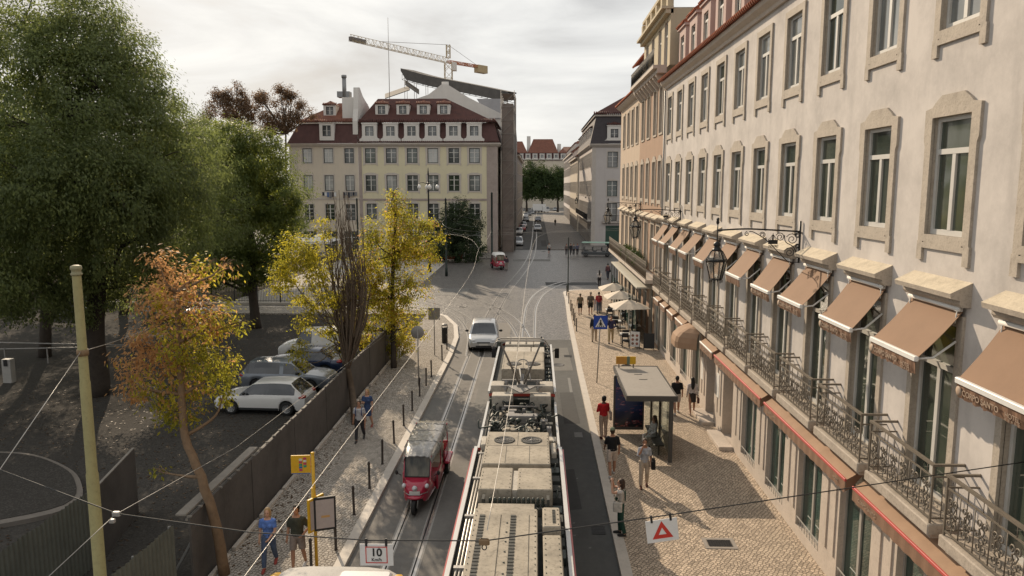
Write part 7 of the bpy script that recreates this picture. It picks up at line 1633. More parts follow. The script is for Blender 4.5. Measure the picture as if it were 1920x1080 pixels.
def stri(pl, w, h):
    c = -h/2-.05; mb = MB(); O = [(-.145, -.11), (.145, -.11), (0, .14)]; I = [(-.055, -.055), (.055, -.055), (0, .045)]
    mb.add([(x, -.009, c+z) for x, z in O+I], [(0, 1, 4, 3), (1, 2, 5, 4), (2, 0, 3, 5)]); part('red_triangle', mb.mesh('red_triangle', M_SRED), pl)
m_ = D_.lerp(E_, .07); hung('white sign reading 10 kilometres per hour hanging on the span wire', m_, .44, .30, 0, s10, roll=R(-.5))
m_ = E_.lerp(F_, .965); hung('white sign with a red triangle hanging on the span wire', m_, .44, .32, R(4), stri, roll=R(-7.5))
t = thing('wire_clamp', 'brown clamp joining the span wire and the contact wire', 'clamp', E_); part('body', MB().bbox(-.07, .07, -.03, .03, -.05, .03, .02).mesh('body', mat('rusty clamp', (.2, .13, .07), .7)), t); part('ring', MB().tube([(.03*math.sin(a_), 0, -.09+.035*math.cos(a_)) for a_ in np.linspace(0, 6.28, 14)], .008, 5).mesh('ring', M_TRIMB), t)
t = thing('wire_insulator', 'pale insulators where the wires cross before the olive pole', 'insulator', B_); part('body', MB().bbox(-.06, .05, -.03, .03, -.03, .03, .012).bbox(-.1, -.02, -.05, .01, -.12, -.07, .012).mesh('body', M_GALV), t)
# wall lanterns on scrolled brackets
def lantern(label, y, xw=XF, zb=8.9, s=1.0, reach=2.4):
    t = thing('wall_lantern', label, 'street lamp', (xw, y, zb)); L = reach; mb = MB()
    mb.tube([(-.06, 0, -.9), (-.06, 0, .3)], .03, 7); mb.tube(cat_rom([(-.06, 0, 0), (-1.2, 0, .06), (-1.7, 0, .07), (-L, 0, .03)], 5), .026, 6); mb.box(-.12, 0, -.03, .03, -.75, -.7); mb.box(-.12, 0, -.03, .03, -.06, -.02)
    Y0 = lambda P, r=.013: mb.tube([(-x, 0, z) for x, z in P], r, 5)
    Y0(cat_rom([(.09, -.88), (.35, -.86), (.62, -.62), (1.0, -.25), (1.35, -.03), (1.5, .0)], 5)); Y0(spiral((1.56, -.07), .07, .02, math.pi/2, -1.2, 10))
    for c, r in (((.28, -.22), .17), ((.33, -.6), .15), ((.62, -.16), .13), ((.13, -.12), .08), ((1.12, -.1), .09), ((.12, -.42), .07)): Y0(spiral(c, r, .03, 0.4, 1.7, 18), .012)
    Y0(cat_rom([(.1, -.75), (.22, -.45), (.45, -.3), (.5, -.1)], 5)); mb.bbox(-.95, -.68, -.012, .012, -.36, -.24, .005); mb.tube([(-.82, 0, -.25), (-.82, 0, -.05)], .012, 5)
    for k in range(6): mb.tube([(-.82, 0, -.08), (-.68-.055*k, 0, -.25)], .007, 4)
    for k in range(3): Y0([(.66+.02*i, -.40-.025*k+.012*math.sin(i*1.6+k)) for i in range(15)], .008)
    part('bracket', mb.mesh('bracket', M_BIRON), t)
    lx = -L; mb = MB(); mb.tube([(lx, 0, -.35), (lx, 0, .22)], .018, 6); mb.lathe([(.03, .2), (.05, .26), (.035, .32), (.05, .36), (.01, .40)], 8, (lx, 0, 0))
    mb.lathe([(.02, -.28), (.09, -.33), (.11, -.40), (.07, -.44), (.12, -.50), (.16, -.56)], 10, (lx, 0, 0)); mb.lathe([(.29, -.80), (.31, -.82), (.31, -.86), (.28, -.87)], 6, (lx, 0, 0)); mb.lathe([(.15, -1.40), (.19, -1.40), (.19, -1.37), (.15, -1.36)], 6, (lx, 0, 0))
    for k in range(6):
        a = k*math.pi/3; c, s_ = math.cos(a), math.sin(a); mb.bar((lx+.16*c, .16*s_, -.56), (lx+.30*c, .30*s_, -.82), .025); mb.bar((lx+.30*c, .30*s_, -.85), (lx+.17*c, .17*s_, -1.38), .028); mb.tube([(lx+.18*c, .18*s_, -1.40), (lx+.18*c, .18*s_, -1.48)], .016, 5)
    fr = part('lantern_frame', mb.mesh('lantern_frame', M_BIRON), t)
    mb = MB(); mb.lathe([(.155, -1.37), (.275, -.86)], 6, (lx, 0, 0), cap=False, sm=False); mb.lathe([(.275, -.82), (.15, -.57)], 6, (lx, 0, 0), cap=False, sm=False); part('lantern_glass', mb.mesh('lantern_glass', M_LGL), fr)
    return t
M_LGL = NT('hazy lantern glass'); M_LGL.b.inputs['Base Color'].default_value = (.75, .73, .68, 1); M_LGL.b.inputs['Transmission Weight'].default_value = .82; M_LGL.b.inputs['Roughness'].default_value = .2; M_LGL.b.inputs['IOR'].default_value = 1.1; M_LGL = M_LGL.m
lantern('black six sided lantern on the big scrolled wall bracket nearest the viewer', 21.6)
lantern('black lantern on the scrolled bracket where the awnings end', 39.4); lantern('small looking lantern on the scrolled bracket of the tan building', 54.5); lantern('far lantern on a bracket of the lilac corner block', 130, 9.35, 8.5)
# cafe terrace
M_PARA = mat('cream parasol cloth', (.58, .51, .42), .85, .08, 2)
def parasol(label, x, y, h=2.75, r=1.25):
    t = thing('parasol', label, 'parasol', (x, y, .125), R(random.uniform(0, 8)), 'cream cafe parasols'); mb = MB(); n = 8; vs = [(0, 0, h)]
    for rr, z in ((.5, .86), (1, .0)):
        for k in range(n*2): a = math.pi*k/n; q = (1 if k % 2 == 0 else .93); sq = r*rr*q*min(1/abs(math.cos(a)) if abs(math.cos(a)) > .7071 else 1/abs(math.sin(a)), 1.3); vs.append((sq*math.cos(a), sq*math.sin(a), h-.48+.48*(z*.62 if rr < 1 else 0)))
    N = n*2; mb.add(vs, [(0, 1+k, 1+(k+1) % N) for k in range(N)]+[(1+k, 1+N+k, 1+N+(k+1) % N, 1+(k+1) % N) for k in range(N)]); mb.add([(a, b, c-.012) for a, b, c in vs], [(1+(k+1) % N, 1+k, 0) for k in range(N)]+[(1+(k+1) % N, 1+N+(k+1) % N, 1+N+k, 1+k) for k in range(N)])
    part('canopy', mb.mesh('canopy', M_PARA), t); mb = MB(); mb.lathe([(.1, h), (.12, h+.05), (.02, h+.1)], 8); part('finial', mb.mesh('finial', M_TRIMB), t)
    mb = MB(); mb.tube([(0, 0, 0), (0, 0, h-.02)], .035, 8); part('pole', mb.mesh('pole', M_WBAR), t); mb = MB(); mb.bbox(-.35, .35, -.35, .35, 0, .08, .02); part('base', mb.mesh('base', M_GALV), t)
parasol('cream parasol closest to the menu boards', 6.08, 48.2); parasol('cream parasol in the middle of the terrace three', 6.05, 52.8, 2.7, 1.2); parasol('cream parasol farthest of the terrace three', 6.05, 57.4, 2.65, 1.2)
def table(label, x, y):
    t = thing('cafe_table', label, 'table', (x, y, .125), 0, 'cafe tables'); part('tabletop', MB().bbox(-.36, .36, -.36, .36, .72, .75, .008).mesh('tabletop', M_WBAR), t)
    for sx in (-1, 1):
        for sy in (-1, 1): part('leg', MB().bar((sx*.3, sy*.3, 0), (sx*.3, sy*.3, .72), .03).mesh('leg', M_TRIMB), t)
def chair(label, x, y, r):
    t = thing('cafe_chair', label, 'chair', (x, y, .125), r, 'dark cafe chairs'); part('seat', MB().bbox(-.22, .22, -.22, .22, .43, .47, .01).mesh('seat', M_TRIMB), t); part('backrest', MB().bbox(-.21, .21, .2, .23, .6, .88, .01).mesh('backrest', M_TRIMB), t)
    for sx in (-1, 1):
        for sy in (-1, 1): part('leg', MB().bar((sx*.19, sy*.2, 0), (sx*.19, sy*.2, .43 if sy < 0 else .62), .028).mesh('leg', M_TRIMB), t)
for i, (x, y) in enumerate(((5.75, 46.9), (6.7, 49.8), (5.6, 51.6), (6.6, 54.4), (5.7, 56.4))):
    w = ('beside the menu board', 'under the closest parasol', 'between the two nearer parasols', 'behind the middle parasol', 'under the farthest parasol')[i]
    table('white topped cafe table '+w, x, y); chair('dark chair on the sunny side of the table '+w, x-.1, y-.72, 0); chair('dark chair on the far side of the table '+w, x+.05, y+.75, math.pi)
def aboard(label, x, y, m, art=None):
    t = thing('menu_board', label, 'menu board', (x, y, .125), R(-8)); 
    for s in (-1, 1): o = part('panel', MB().bbox(-.33, .33, -.015, .015, .12, 1.05, .005).mesh('panel', m), t, (0, s*.17, 0), (R(s*9), 0, 0))
    mb = MB()
    for sx in (-1, 1):
        for s in (-1, 1): mb.bar((sx*.31, s*.21, 0), (sx*.31, s*.02, 1.08), .03)
    part('frame', mb.mesh('frame', M_TRIMB), t)
    if art:
        mb = MB(); 
        for i in range(3):
            for j in range(2): mb.lathe([(.085, 0), (.08, .004), (.02, .006)], 12, M=Matrix.Translation((-.13+.26*j, -.018, .32+.25*i))@Matrix.Rotation(R(90), 4, 'X'), m=(i+j) % 2)
        part('dish_picture', mb.mesh('dish_picture', [mat('dish brown', (.18, .10, .07), .6), mat('dish red', (.30, .13, .10), .6)]), t, (0, -.17, 0), (R(-9), 0, 0))
aboard('white menu board with small round dish pictures by the parasols', 6.2, 46.0, M_SIGNW, True); aboard('black chalk board next to the white menu board', 7.0, 45.5, M_TRIMB); aboard('white notice board beside the red jersey walker', 5.0, 59.5, M_SIGNW)
t = thing('terrace_canopy', 'pale flat canopy with glazed sides along the tan building', 'canopy', (7.1, 56, 3.62)); part('roof', MB().bbox(-.62, .48, -8.2, 8.2, 0, .1, .01).mesh('roof', mat('pale green grey sheet', (.44, .42, .36), .7, .12, .8)), t)
for i in range(9): part('post', MB().bar((-.58, -8+i*2, -3.5), (-.58, -8+i*2, 0), .06).mesh('post', M_SHF), t)
part('glazing', MB().box(-.55, -.54, -8.1, 8.1, -3.2, -1.0).mesh('glazing', M_SHOP), t)
t = thing('air_conditioner', 'pale air conditioner box on the beige building balcony', 'air conditioner', (7.0, 63.4, 4.5)); part('case', MB().bbox(-.16, .16, -.42, .42, .02, .85, .02).mesh('case', M_WBAR), t); part('fan_grille', MB().lathe([(.3, 0), (.31, .01), (.02, .012)], 16, M=Matrix.Translation((-.17, 0, .45))@Matrix.Rotation(R(-90), 4, 'Y')).mesh('fan_grille', M_TRIMB), t)
# railings of the park behind the yard
t = thing('park_railing', 'long black iron railing on a low kerb behind the parking yard', 'railing', (-30, 63, 0)); mb = MB(); n = 330
for i in range(n): x = -30+46*i/n; mb.bar((x, 0, .25), (x, 0, 1.75), .022)
for z in (.35, 1.6): mb.bar((-30, 0, z), (16, 0, z), .04, .04)
for i in range(24): x = -30+2*i; mb.bar((x, 0, 0), (x, 0, 1.85), .07)
part('bars', mb.mesh('bars', M_BIRON), t); part('kerb_wall', MB().bbox(-30, 16, -.12, .12, 0, .22, .02).mesh('kerb_wall', M_KERB), t)
t = thing('ticket_machine', 'pale parking ticket machine standing at the yard barrier', 'ticket machine', (-27.5, 37.2, 0)); part('cabinet', MB().bbox(-.24, .24, -.18, .18, .0, 1.25, .02).mesh('cabinet', mat('dull white cabinet', (.36, .35, .33), .6, .15, 3)), t); part('screen', MB().bbox(-.1, .1, -.215, -.2, .9, 1.25, .004).mesh('screen', M_TRIMB), t)
t = thing('yard_rail', 'low grey tubular rail across the shaded yard', 'rail', (-31, 41, 0)); mb = MB()
for z, dz in ((.95, .35), (.9, 0)): mb.tube([(0, 0, z+dz), (7.5, 1, z)], .035, 6)
for x in (.5, 2.8, 5.2): mb.bar((x, x*.13, 0), (x, x*.13, .95), .06); 
part('tube', mb.mesh('tube', M_GALV), t)
isl = [(G(px, py, 0).x, G(px, py, 0).y) for px, py in ((-160, 880), (-60, 856), (40, 855), (105, 872), (150, 905), (130, 960), (-100, 1010))]
slab('planted_island', [(p.x, p.y) for p in cat_rom([(x, y, 0) for x, y in isl], 5)], .14, mat('dull island kerb', (.17, .15, .13), .9, .2, 2)); cx_ = sum(p[0] for p in isl)/7; cy_ = sum(p[1] for p in isl)/7
slab('island_earth', [(cx_+(p.x-cx_)*.92, cy_+(p.y-cy_)*.92) for p in cat_rom([(x, y, 0) for x, y in isl], 5)], .16, M_LOT)
# tram poles and candelabra across the square
def post(label, px, pytop, Y, r=.11):
    a = V(px, pytop, Y); t = thing('tram_pole', label, 'pole', (a.x, Y, 0)); mb = MB(); mb.lathe([(r*1.5, 0), (r*1.5, .9), (r, 1.0), (r*.9, a.z), (r*1.15, a.z+.02), (r*.3, a.z+.2)], 10); part('shaft', mb.mesh('shaft', M_POSTG), t)
post('dark green post standing before the ficus', 835.5, 374, 84); post('dark green post at the corner of the yellow townhouse', 922, 363, 95, .13); post('dark green post behind the bare stemmed tree', 669, 374, 92); post('thin dark post at the kerb of the rounded corner', 1066, 448, 71, .05)
a = V(803, 345, 88); t = thing('street_lamp', 'tall black candelabra lamp with hanging globe lanterns before the yellow townhouse', 'street lamp', (a.x, 88, 0)); mb = MB(); zt = a.z
mb.lathe([(.22, 0), (.22, 1.0), (.12, 1.2), (.09, zt-1), (.14, zt-.8), (.07, zt-.6), (.06, zt+1.0), (.1, zt+1.1), (.03, zt+1.9)], 10)
for k in range(4):
    c, s_ = math.cos(k*math.pi/2+.3), math.sin(k*math.pi/2+.3); mb.tube([(c*x, s_*x, zt+z) for x, z in ((.05, -.1), (.5, .15), (.95, .15), (1.05, -.05))], .04, 6)
part('post', mb.mesh('post', M_BIRON), t)
for k in range(4):
    c, s_ = math.cos(k*math.pi/2+.3), math.sin(k*math.pi/2+.3); part('globe', MB().lathe([(.04, .3), (.2, .12), (.24, -.05), (.17, -.22), (.05, -.3)], 10, (c*1.05, s_*1.05, zt-.35)).mesh('globe', M_SIGNW), t)
g = G(848, 490); t = thing('barrier', 'orange plastic works barrier in the shade before the ficus', 'barrier', (g.x, g.y, .12)); part('panel', MB().bbox(-1.4, 1.4, -.1, .1, .15, .95, .03).mesh('panel', mat('orange plastic', (.40, .09, .04), .6, .15, 3)), t); part('foot', MB().bbox(-1.2, -.8, -.3, .3, 0, .15, .02).bbox(.8, 1.2, -.3, .3, 0, .15, .02).mesh('foot', M_TRIMB), t)
g = G(575, 462); t = thing('market_tent', 'pale grey pyramid tent beside the older townhouse', 'tent', (V(575, 400, 104).x, 104, .12)); mb = MB(); 
for cx0 in (-2.0, 2.0): mb.add([(cx0-2, -2, 2.4), (cx0+2, -2, 2.4), (cx0+2, 2, 2.4), (cx0-2, 2, 2.4), (cx0, 0, 3.6)], [(0, 1, 4), (1, 2, 4), (2, 3, 4), (3, 0, 4)]); mb.box(cx0-2, cx0+2, -2.02, -2, 2.1, 2.4)
part('cover', mb.mesh('cover', M_SIGNW), t); mb = MB()
for x in (-4, 0, 4):
    for y in (-2, 2): mb.bar((x, y, 0), (x, y, 2.4), .06)
part('pole', mb.mesh('pole', M_GALV), t)
# ---------------------------------------------------------------- trees: tapered limbs and crowns of single leaves
def leafmat(name, cols, trans, tw=.35, patch=.9):
    t = NT(name); g = t.n('ShaderNodeNewGeometry'); n = len(cols)
    col = t.ramp(g.outputs['Random Per Island'], [(i/(n-1) if n > 1 else 0, c) for i, c in enumerate(cols)])
    big = t.noise(t.coords(), patch, 3, .6)
    col = t.mix(t.ramp(big, [(.36, .45), (.6, 0.0)]), col, v3(cols[0], .8))
    t.l(col, t.b.inputs['Base Color']); t.b.inputs['Roughness'].default_value = .55; t.b.inputs['Specular IOR Level'].default_value = .25
    tr = t.n('ShaderNodeBsdfTranslucent'); t.l(t.mix(.6, col, trans, 'MIX'), tr.inputs['Color'])
    mx = t.n('ShaderNodeMixShader'); mx.inputs[0].default_value = tw; t.l(t.b.outputs[0], mx.inputs[1]); t.l(tr.outputs[0], mx.inputs[2]); t.l(mx.outputs[0], t.out.inputs['Surface']); return t.m
M_LF_BIG = leafmat('pepper tree leaf', [(.072, .094, .042), (.122, .155, .060), (.20, .235, .085)], (.36, .42, .12), .5, .3)
M_LF_MID = leafmat('mid green leaf', [(.055, .080, .028), (.10, .138, .044), (.18, .22, .06)], (.42, .46, .07), .5, .35)
M_LF_FICUS = leafmat('ficus leaf', [(.016, .028, .013), (.030, .050, .018), (.045, .070, .022)], (.08, .12, .03), .3, .5)
M_LF_FAR = leafmat('far park leaf', [(.024, .045, .015), (.046, .078, .022), (.075, .115, .028)], (.12, .16, .03), .35, .12)
M_LF_BROWN = leafmat('browned plane leaf', [(.075, .050, .032), (.12, .072, .042), (.16, .11, .065)], (.40, .24, .12), .4, .3)
M_LF_YEL = leafmat('yellowing ash leaf', [(.19, .185, .020), (.31, .285, .028), (.42, .33, .035)], (.88, .74, .08), .6, .8)
M_LF_GRN = leafmat('olive ash leaf', [(.09, .105, .018), (.16, .16, .022), (.25, .22, .03)], (.66, .62, .07), .6, .8)
M_LF_ORA = leafmat('rusty ash leaf', [(.28, .15, .06), (.40, .22, .09), (.48, .30, .14)], (.95, .55, .24), .6, .8)
M_BARK = mat('grey brown bark', (.115, .085, .06), .9, .3, 5, bump=.6, bscale=18); M_BARK2 = mat('warm brown bark', (.19, .125, .075), .9, .25, 7, bump=.6, bscale=22); M_BARK3 = mat('dark bark', (.05, .04, .032), .95, .3, 5, bump=.5, bscale=18)
rng = np.random.default_rng(11)
def leaves(blobs, n, size, sub=.7, shell=.62, droop=.35, flat=.6, subn=40, gap=1.0):
    """blobs: (centre, radii); returns (N,4,3) leaf quads gathered in small clumps through each blob's outer volume"""
    C = np.array([b[0] for b in blobs]); Rr = np.array([b[1] if hasattr(b[1], '__len__') else (b[1],)*3 for b in blobs]); w = np.prod(Rr, axis=1)**(2/3); w /= w.sum(); out = []; outn = []
    for c, r, wi in zip(C, Rr, w):
        k = max(6, int(subn*wi*len(blobs))); d = rng.normal(size=(k, 3)); d /= np.linalg.norm(d, axis=1)[:, None]
        sc = c+d*r*(shell+(1-shell)*rng.random((k, 1))**.6)*rng.uniform(.85, 1.12, (k, 1))
        m = max(10, int(n*wi)); idx = rng.integers(0, k, m); s = sub*rng.uniform(.55, 1.15, k)[idx][:, None]
        p = sc[idx]+rng.normal(size=(m, 3))*s*np.array([.55, .55, .55*flat]); out.append(p); outn.append((p-sc[idx])/s*.55+(sc[idx]-c)/np.mean(r)*.8+1e-4)
    P = np.concatenate(out); N = len(P); O = np.concatenate(outn)
    nd = O/np.linalg.norm(O, axis=1)[:, None]+np.array([0, 0, .55])+rng.normal(size=(N, 3))*.42; nd /= np.linalg.norm(nd, axis=1)[:, None]
    a = O/np.linalg.norm(O, axis=1)[:, None]*.5+rng.normal(size=(N, 3))*.7; a[:, 2] -= droop*1.6; a -= nd*(a*nd).sum(1)[:, None]; a /= np.linalg.norm(a, axis=1)[:, None]
    b = np.cross(nd, a)
    L = size*rng.uniform(.65, 1.3, (N, 1)); Wd = L*rng.uniform(.34, .5, (N, 1)); nrm = np.cross(a, b)
    q = np.stack([P, P+a*L*.5+b*Wd*.5+nrm*L*.06, P+a*L, P+a*L*.5-b*Wd*.5+nrm*L*.06], axis=1); return q
def leafmesh(name, quads, mats, mi=None):
    N = len(quads); me = bpy.data.meshes.new(name); me.vertices.add(N*4); me.vertices.foreach_set('co', quads.reshape(-1).astype(np.float32))
    me.loops.add(N*4); me.loops.foreach_set('vertex_index', np.arange(N*4, dtype=np.int32)); me.polygons.add(N); me.polygons.foreach_set('loop_start', np.arange(0, N*4, 4, dtype=np.int32))
    for m in mats: me.materials.append(m)
    if mi is not None: me.polygons.foreach_set('material_index', mi.astype(np.int32))
    me.update(calc_edges=True); return me
def limb(mb, pts, r0, r1, n=8, wob=.0):
    P = cat_rom(pts, 4) if len(pts) > 2 else [Vector(p) for p in pts]; N = len(P)
    if wob: P = [p+Vector((random.uniform(-wob, wob), random.uniform(-wob, wob), 0)) if 0 < i < N-1 else p for i, p in enumerate(P)]
    mb.tube(P, [r0+(r1-r0)*(i/(N-1))**.8 for i in range(N)], n)
def pxb(lst, Y): return [(V(x, y, yy if (yy := (r[1] if hasattr(r, '__len__') else Y)) else Y), (r[0] if hasattr(r, '__len__') else r)) for x, y, r in lst]
def tree(name, label, base, stem, blobs, n, size, lm, bark=M_BARK, r0=.3, group=None, twigs=10, mi=None, **kw):
    base = Vector(base); t = thing(name, label, 'tree', base, 0, group); mb = MB(); S_ = [Vector(p)-base for p in stem]; limb(mb, S_, r0, r0*.45, 10, r0*.12)
    top = S_[-1]; mid = S_[max(1, len(S_)//2)]
    for c, r in blobs:
        c = Vector(c)-base; rr = r if not hasattr(r, '__len__') else r[0]
        s0 = min(S_[1:], key=lambda p: (p-c).length+max(0, p.z-c.z)*2); j = s0.lerp(c, .5)+Vector((random.uniform(-.3, .3), random.uniform(-.3, .3), -.1*rr)); limb(mb, [s0, j, c], r0*.36, r0*.09, 6, r0*.1)
        for k in range(twigs):
            d = Vector((random.gauss(0, 1), random.gauss(0, 1), random.gauss(.15, .8))).normalized(); limb(mb, [c.lerp(j, random.random()*.6), c+d*rr*.55+Vector((0, 0, .1)), c+d*rr*.95], r0*.07, r0*.018, 4)
    part('trunk', mb.mesh('trunk', bark), t)
    q = leaves([(Vector(c)-base, r) for c, r in blobs], n, size, **kw); m = mi(q[:, 0, :]+np.array(base)) if mi else None
    part('crown', leafmesh('crown', q, lm if isinstance(lm, list) else [lm], m), t); return t
gB = 'big shade trees over the parking yard'
B1 = pxb([(40, 40, (4.4, 34)), (185, 150, (2.7, 33)), (90, 250, (4.3, 31.5)), (262, 295, (3.0, 33)), (-90, 190, (4.6, 33)), (165, 385, (3.6, 32)), (10, 420, (3.8, 31)), (300, 410, (2.5, 34)), (238, 118, (1.5, 35)), (150, 90, (2.4, 35)), (-90, 380, (4, 32)), (85, 470, (2.4, 33)), (345, 300, (1.7, 36)), (230, 220, (2.6, 36)), (300, 235, (1.7, 37)), (60, 525, (1.9, 33)), (150, 500, (2.2, 34)), (230, 480, (2.3, 35)), (250, 530, (1.5, 36)), (-20, 520, (2, 33)), (335, 480, (1.8, 38)), (170, 560, (1.2, 34)), (310, 520, (1.3, 38)), (100, 560, (1.1, 33)), (385, 300, (2.0, 44)), (385, 400, (2.4, 44)), (350, 250, (1.4, 42)), (110, 30, (2.2, 33)), (270, 190, (1.5, 33.5)), (335, 370, (1.5, 33.5)), (130, 320, (2.2, 29.5)), (220, 360, (1.9, 30.5)), (60, 330, (2.0, 28.5)), (240, 440, (1.6, 32))], 34)
b0 = (-21.5, 35, 0); tree('pepper_tree', 'huge drooping green tree filling the upper corner above the parking yard', b0, [b0, (-21.3, 34.8, 2.5), (-20.8, 34.4, 5.5), (-20.9, 34, 9), (-21.2, 34, 13)], B1, 300000, .155, M_LF_BIG, M_BARK3, .55, gB, 5, sub=.62, shell=.78, droop=.8, flat=.8, subn=95)
B2 = pxb([(430, 278, 2.0), (485, 300, 2.1), (517, 370, 1.6), (440, 365, 2.7), (498, 440, 1.9), (405, 430, 2.1), (538, 415, .9), (360, 320, (2.6, 55)), (430, 480, 1.6), (540, 385, .8), (350, 420, (2.4, 54)), (380, 262, (1.6, 56)), (470, 500, 1.5), (400, 500, (1.6, 53)), (510, 490, 1.2), (360, 490, (1.8, 55))], 52)
b0 = (-20.2, 52.5, 0); tree('pepper_tree', 'rounded bright edged tree between the huge tree and the townhouses', b0, [b0, (-20.3, 52.4, 2.5), (-20.1, 52.2, 5), (-20.2, 52, 9)], B2, 130000, .19, M_LF_MID, M_BARK3, .4, gB, 5, sub=.55, shell=.76, droop=.5, flat=.8, subn=80)
for lab, b0, cs, n in (('dark tree standing behind the huge one, seen below its branches', (-33, 58, 0), [((-33, 58, 9), 4.5), ((-37, 58, 8), 3.5), ((-29, 57, 8.5), 3.4), ((-33, 56, 12), 3.5), ((-41, 60, 9), 3.5)], 34000),
                       ('shaded tree by the park railing behind the rounded one', (-27, 68, 0), [((-27, 68, 8.5), 4), ((-23, 68, 8), 3), ((-31, 68, 9), 3.4), ((-27, 66, 12), 3)], 26000), ('spreading tree at the outer end of the parking yard', (-44, 62, 0), [((-44, 62, 9), 5), ((-49, 60, 9), 4), ((-44, 60, 13), 4), ((-39, 64, 10), 3.5)], 30000),
                       ('low crowned park tree added for shade beyond the railing, outermost of three', (-52, 84, 0), [((-52, 84, 7), 5), ((-58, 84, 8), 5), ((-46, 84, 7.5), 4.5), ((-52, 82, 12), 5)], 26000),  # this and the next two trees are added to cast shade and close the horizon
                       ('low crowned park tree added for shade beyond the railing, between two others', (-40, 82, 0), [((-40, 82, 7), 4.5), ((-44, 80, 8), 4), ((-36, 82, 8), 4), ((-40, 80, 12), 4.5)], 26000),
                       ('park tree added for shade beyond the railing with the rounded tree before it', (-31, 78, 0), [((-31, 78, 9), 4), ((-28, 77, 11), 3.6), ((-34, 78, 8), 3.8), ((-31, 77, 13), 3.4)], 26000),
                       ('tree at the near edge of the yard with a leaning trunk', (-29.5, 43, 0), [((-30, 42, 10), 4), ((-33, 41, 9), 4), ((-27, 42, 9.5), 3), ((-30, 40, 13), 3.6)], 34000)):
    b0 = Vector(b0); tree('pepper_tree', lab, b0, [b0, b0+Vector((.3, 0, 2.5)), b0+Vector((.6, -.3, 5)), b0+Vector((.2, -.3, 8))], cs, n, .24, M_LF_BIG, M_BARK3, .38, gB, 4, sub=1.1, shell=.55, droop=.6, subn=40)
# brown plane trees in the park
gP = 'browned plane trees beyond the park'
for lab, b0, lst in (('tall sparse brown tree left of the townhouses, the bushier of two', (-43, 106, 0), [(405, 192, 1.7), (430, 176, 1.7), (462, 186, 1.7), (440, 215, 2.0), (470, 222, 1.9), (418, 218, 1.3), (450, 165, .9), (395, 225, 1.2), (485, 200, 1.3)]), ('tall sparse brown tree touching the older townhouse', (-36, 108, 0), [(510, 190, 1.6), (538, 200, 1.7), (562, 222, 1.3), (500, 228, 1.8), (530, 238, 1.8), (525, 172, .9), (580, 214, .8), (545, 180, .8), (492, 182, 1.2), (500, 250, 1.2), (560, 195, 1.0)])):
    bl = [(Vector(c_)+Vector((random.gauss(0, .45)*r_, random.gauss(0, .6)*r_, random.gauss(0, .45)*r_)), r_*random.uniform(.5, .8)) for c_, r_ in pxb(lst, 106) for _ in range(3)]; c = sum((Vector(b[0]) for b in bl), Vector())/len(bl); b0 = Vector((c.x, 106, 0)); tree('plane_tree', lab, b0, [b0, b0+Vector((.2, 0, 7)), b0+Vector((0, 0, 12)), b0+Vector((.2, 0, c.z-3.5))], bl, 13000, .26, M_LF_BROWN, M_BARK, .26, gP, 3, sub=.6, shell=.3, subn=24)
# clipped ficus before the yellow townhouse
bl = pxb([(857, 428, 3.0), (832, 450, 2.3), (882, 448, 2.4), (860, 400, 1.9), (845, 470, 2.2), (878, 472, 2.0), (838, 415, 1.8), (884, 415, 1.7)], 100); b0 = (V(857, 430, 100).x, 100, .12); tree('ficus', 'dense dark round tree in front of the yellow townhouse', b0, [b0, (b0[0], 100, 2), (b0[0]+.1, 100, 4)], bl, 26000, .26, M_LF_FICUS, M_BARK3, .35, None, 3, sub=.7, shell=.7, subn=60)
gQ = 'park trees at the end of the far street'
for lab, lst in (('dark green tree closing the far street, beside the grey party wall', [(985, 335, 4.5), (978, 352, 4.5), (997, 352, 4.5), (990, 318, 3.2)]), ('bright topped tree in the middle of the far street end', [(1015, 324, 4.2), (1008, 345, 4.8), (1024, 350, 4.6), (1020, 336, 4.2)]), ('tree at the far street end next to the sunny house fronts', [(1043, 332, 4.2), (1036, 350, 4.6), (1054, 350, 4.4), (1052, 330, 3)])):
    bl = pxb(lst, 290); c = sum((Vector(b[0]) for b in bl), Vector())/4; b0 = Vector((c.x, 290, 0)); tree('park_tree', lab, b0, [b0, b0+Vector((0, 0, 4)), b0+Vector((0, 0, 9))], bl, 9000, .75, M_LF_FAR, M_BARK3, .5, gQ, 2, sub=2.0, shell=.6, subn=40)
# young street trees along the hoarding
b0 = G(421, 1076, .125); px = [(405, 985, 18.0), (377, 895, 18.1), (347, 818, 18.4), (341, 740, 18.7), (336, 640, 19), (330, 550, 19)]
k = lambda lst, Y: [(V(x, y, Y+random.uniform(-.5, .5)), r*Y*1.03/1400) for x, y, r in lst]
BO = k([(330, 545, 62), (385, 508, 34), (285, 565, 48), (345, 620, 88), (262, 655, 44), (400, 600, 52), (320, 700, 76), (262, 725, 40), (405, 690, 50), (335, 770, 46), (428, 503, 18), (418, 742, 26), (297, 884, 12), (300, 500, 34), (450, 610, 18), (240, 700, 24), (365, 690, 60)], 19)
def oramix(P):
    s = (P[:, 0]-(-9.1))*-.55+(P[:, 2]-6)*.28+np.sin(P[:, 0]*3.1+P[:, 2]*2.3)*.55+rng.normal(size=len(P))*.35; return np.where(s > .2, 2, np.where(s > -.35, 0, 1))
T = tree('ash_tree', 'young street tree with rusty orange and yellow leaves and a leaning trunk', b0, [b0]+[V(*p) for p in px], BO, 8600, .125, [M_LF_YEL, M_LF_GRN, M_LF_ORA], M_BARK2, .15, 'young ash trees along the hoarding', 7, oramix, sub=.26, shell=.25, droop=.5, subn=30, flat=.8)
b0 = G(667, 796, .125); t = thing('ash_tree', 'bare many stemmed tree with only a fringe of yellow leaves behind the hoarding walkers', 'tree', b0, 0, 'young ash trees along the hoarding'); mb = MB(); rnd = random.Random(5)
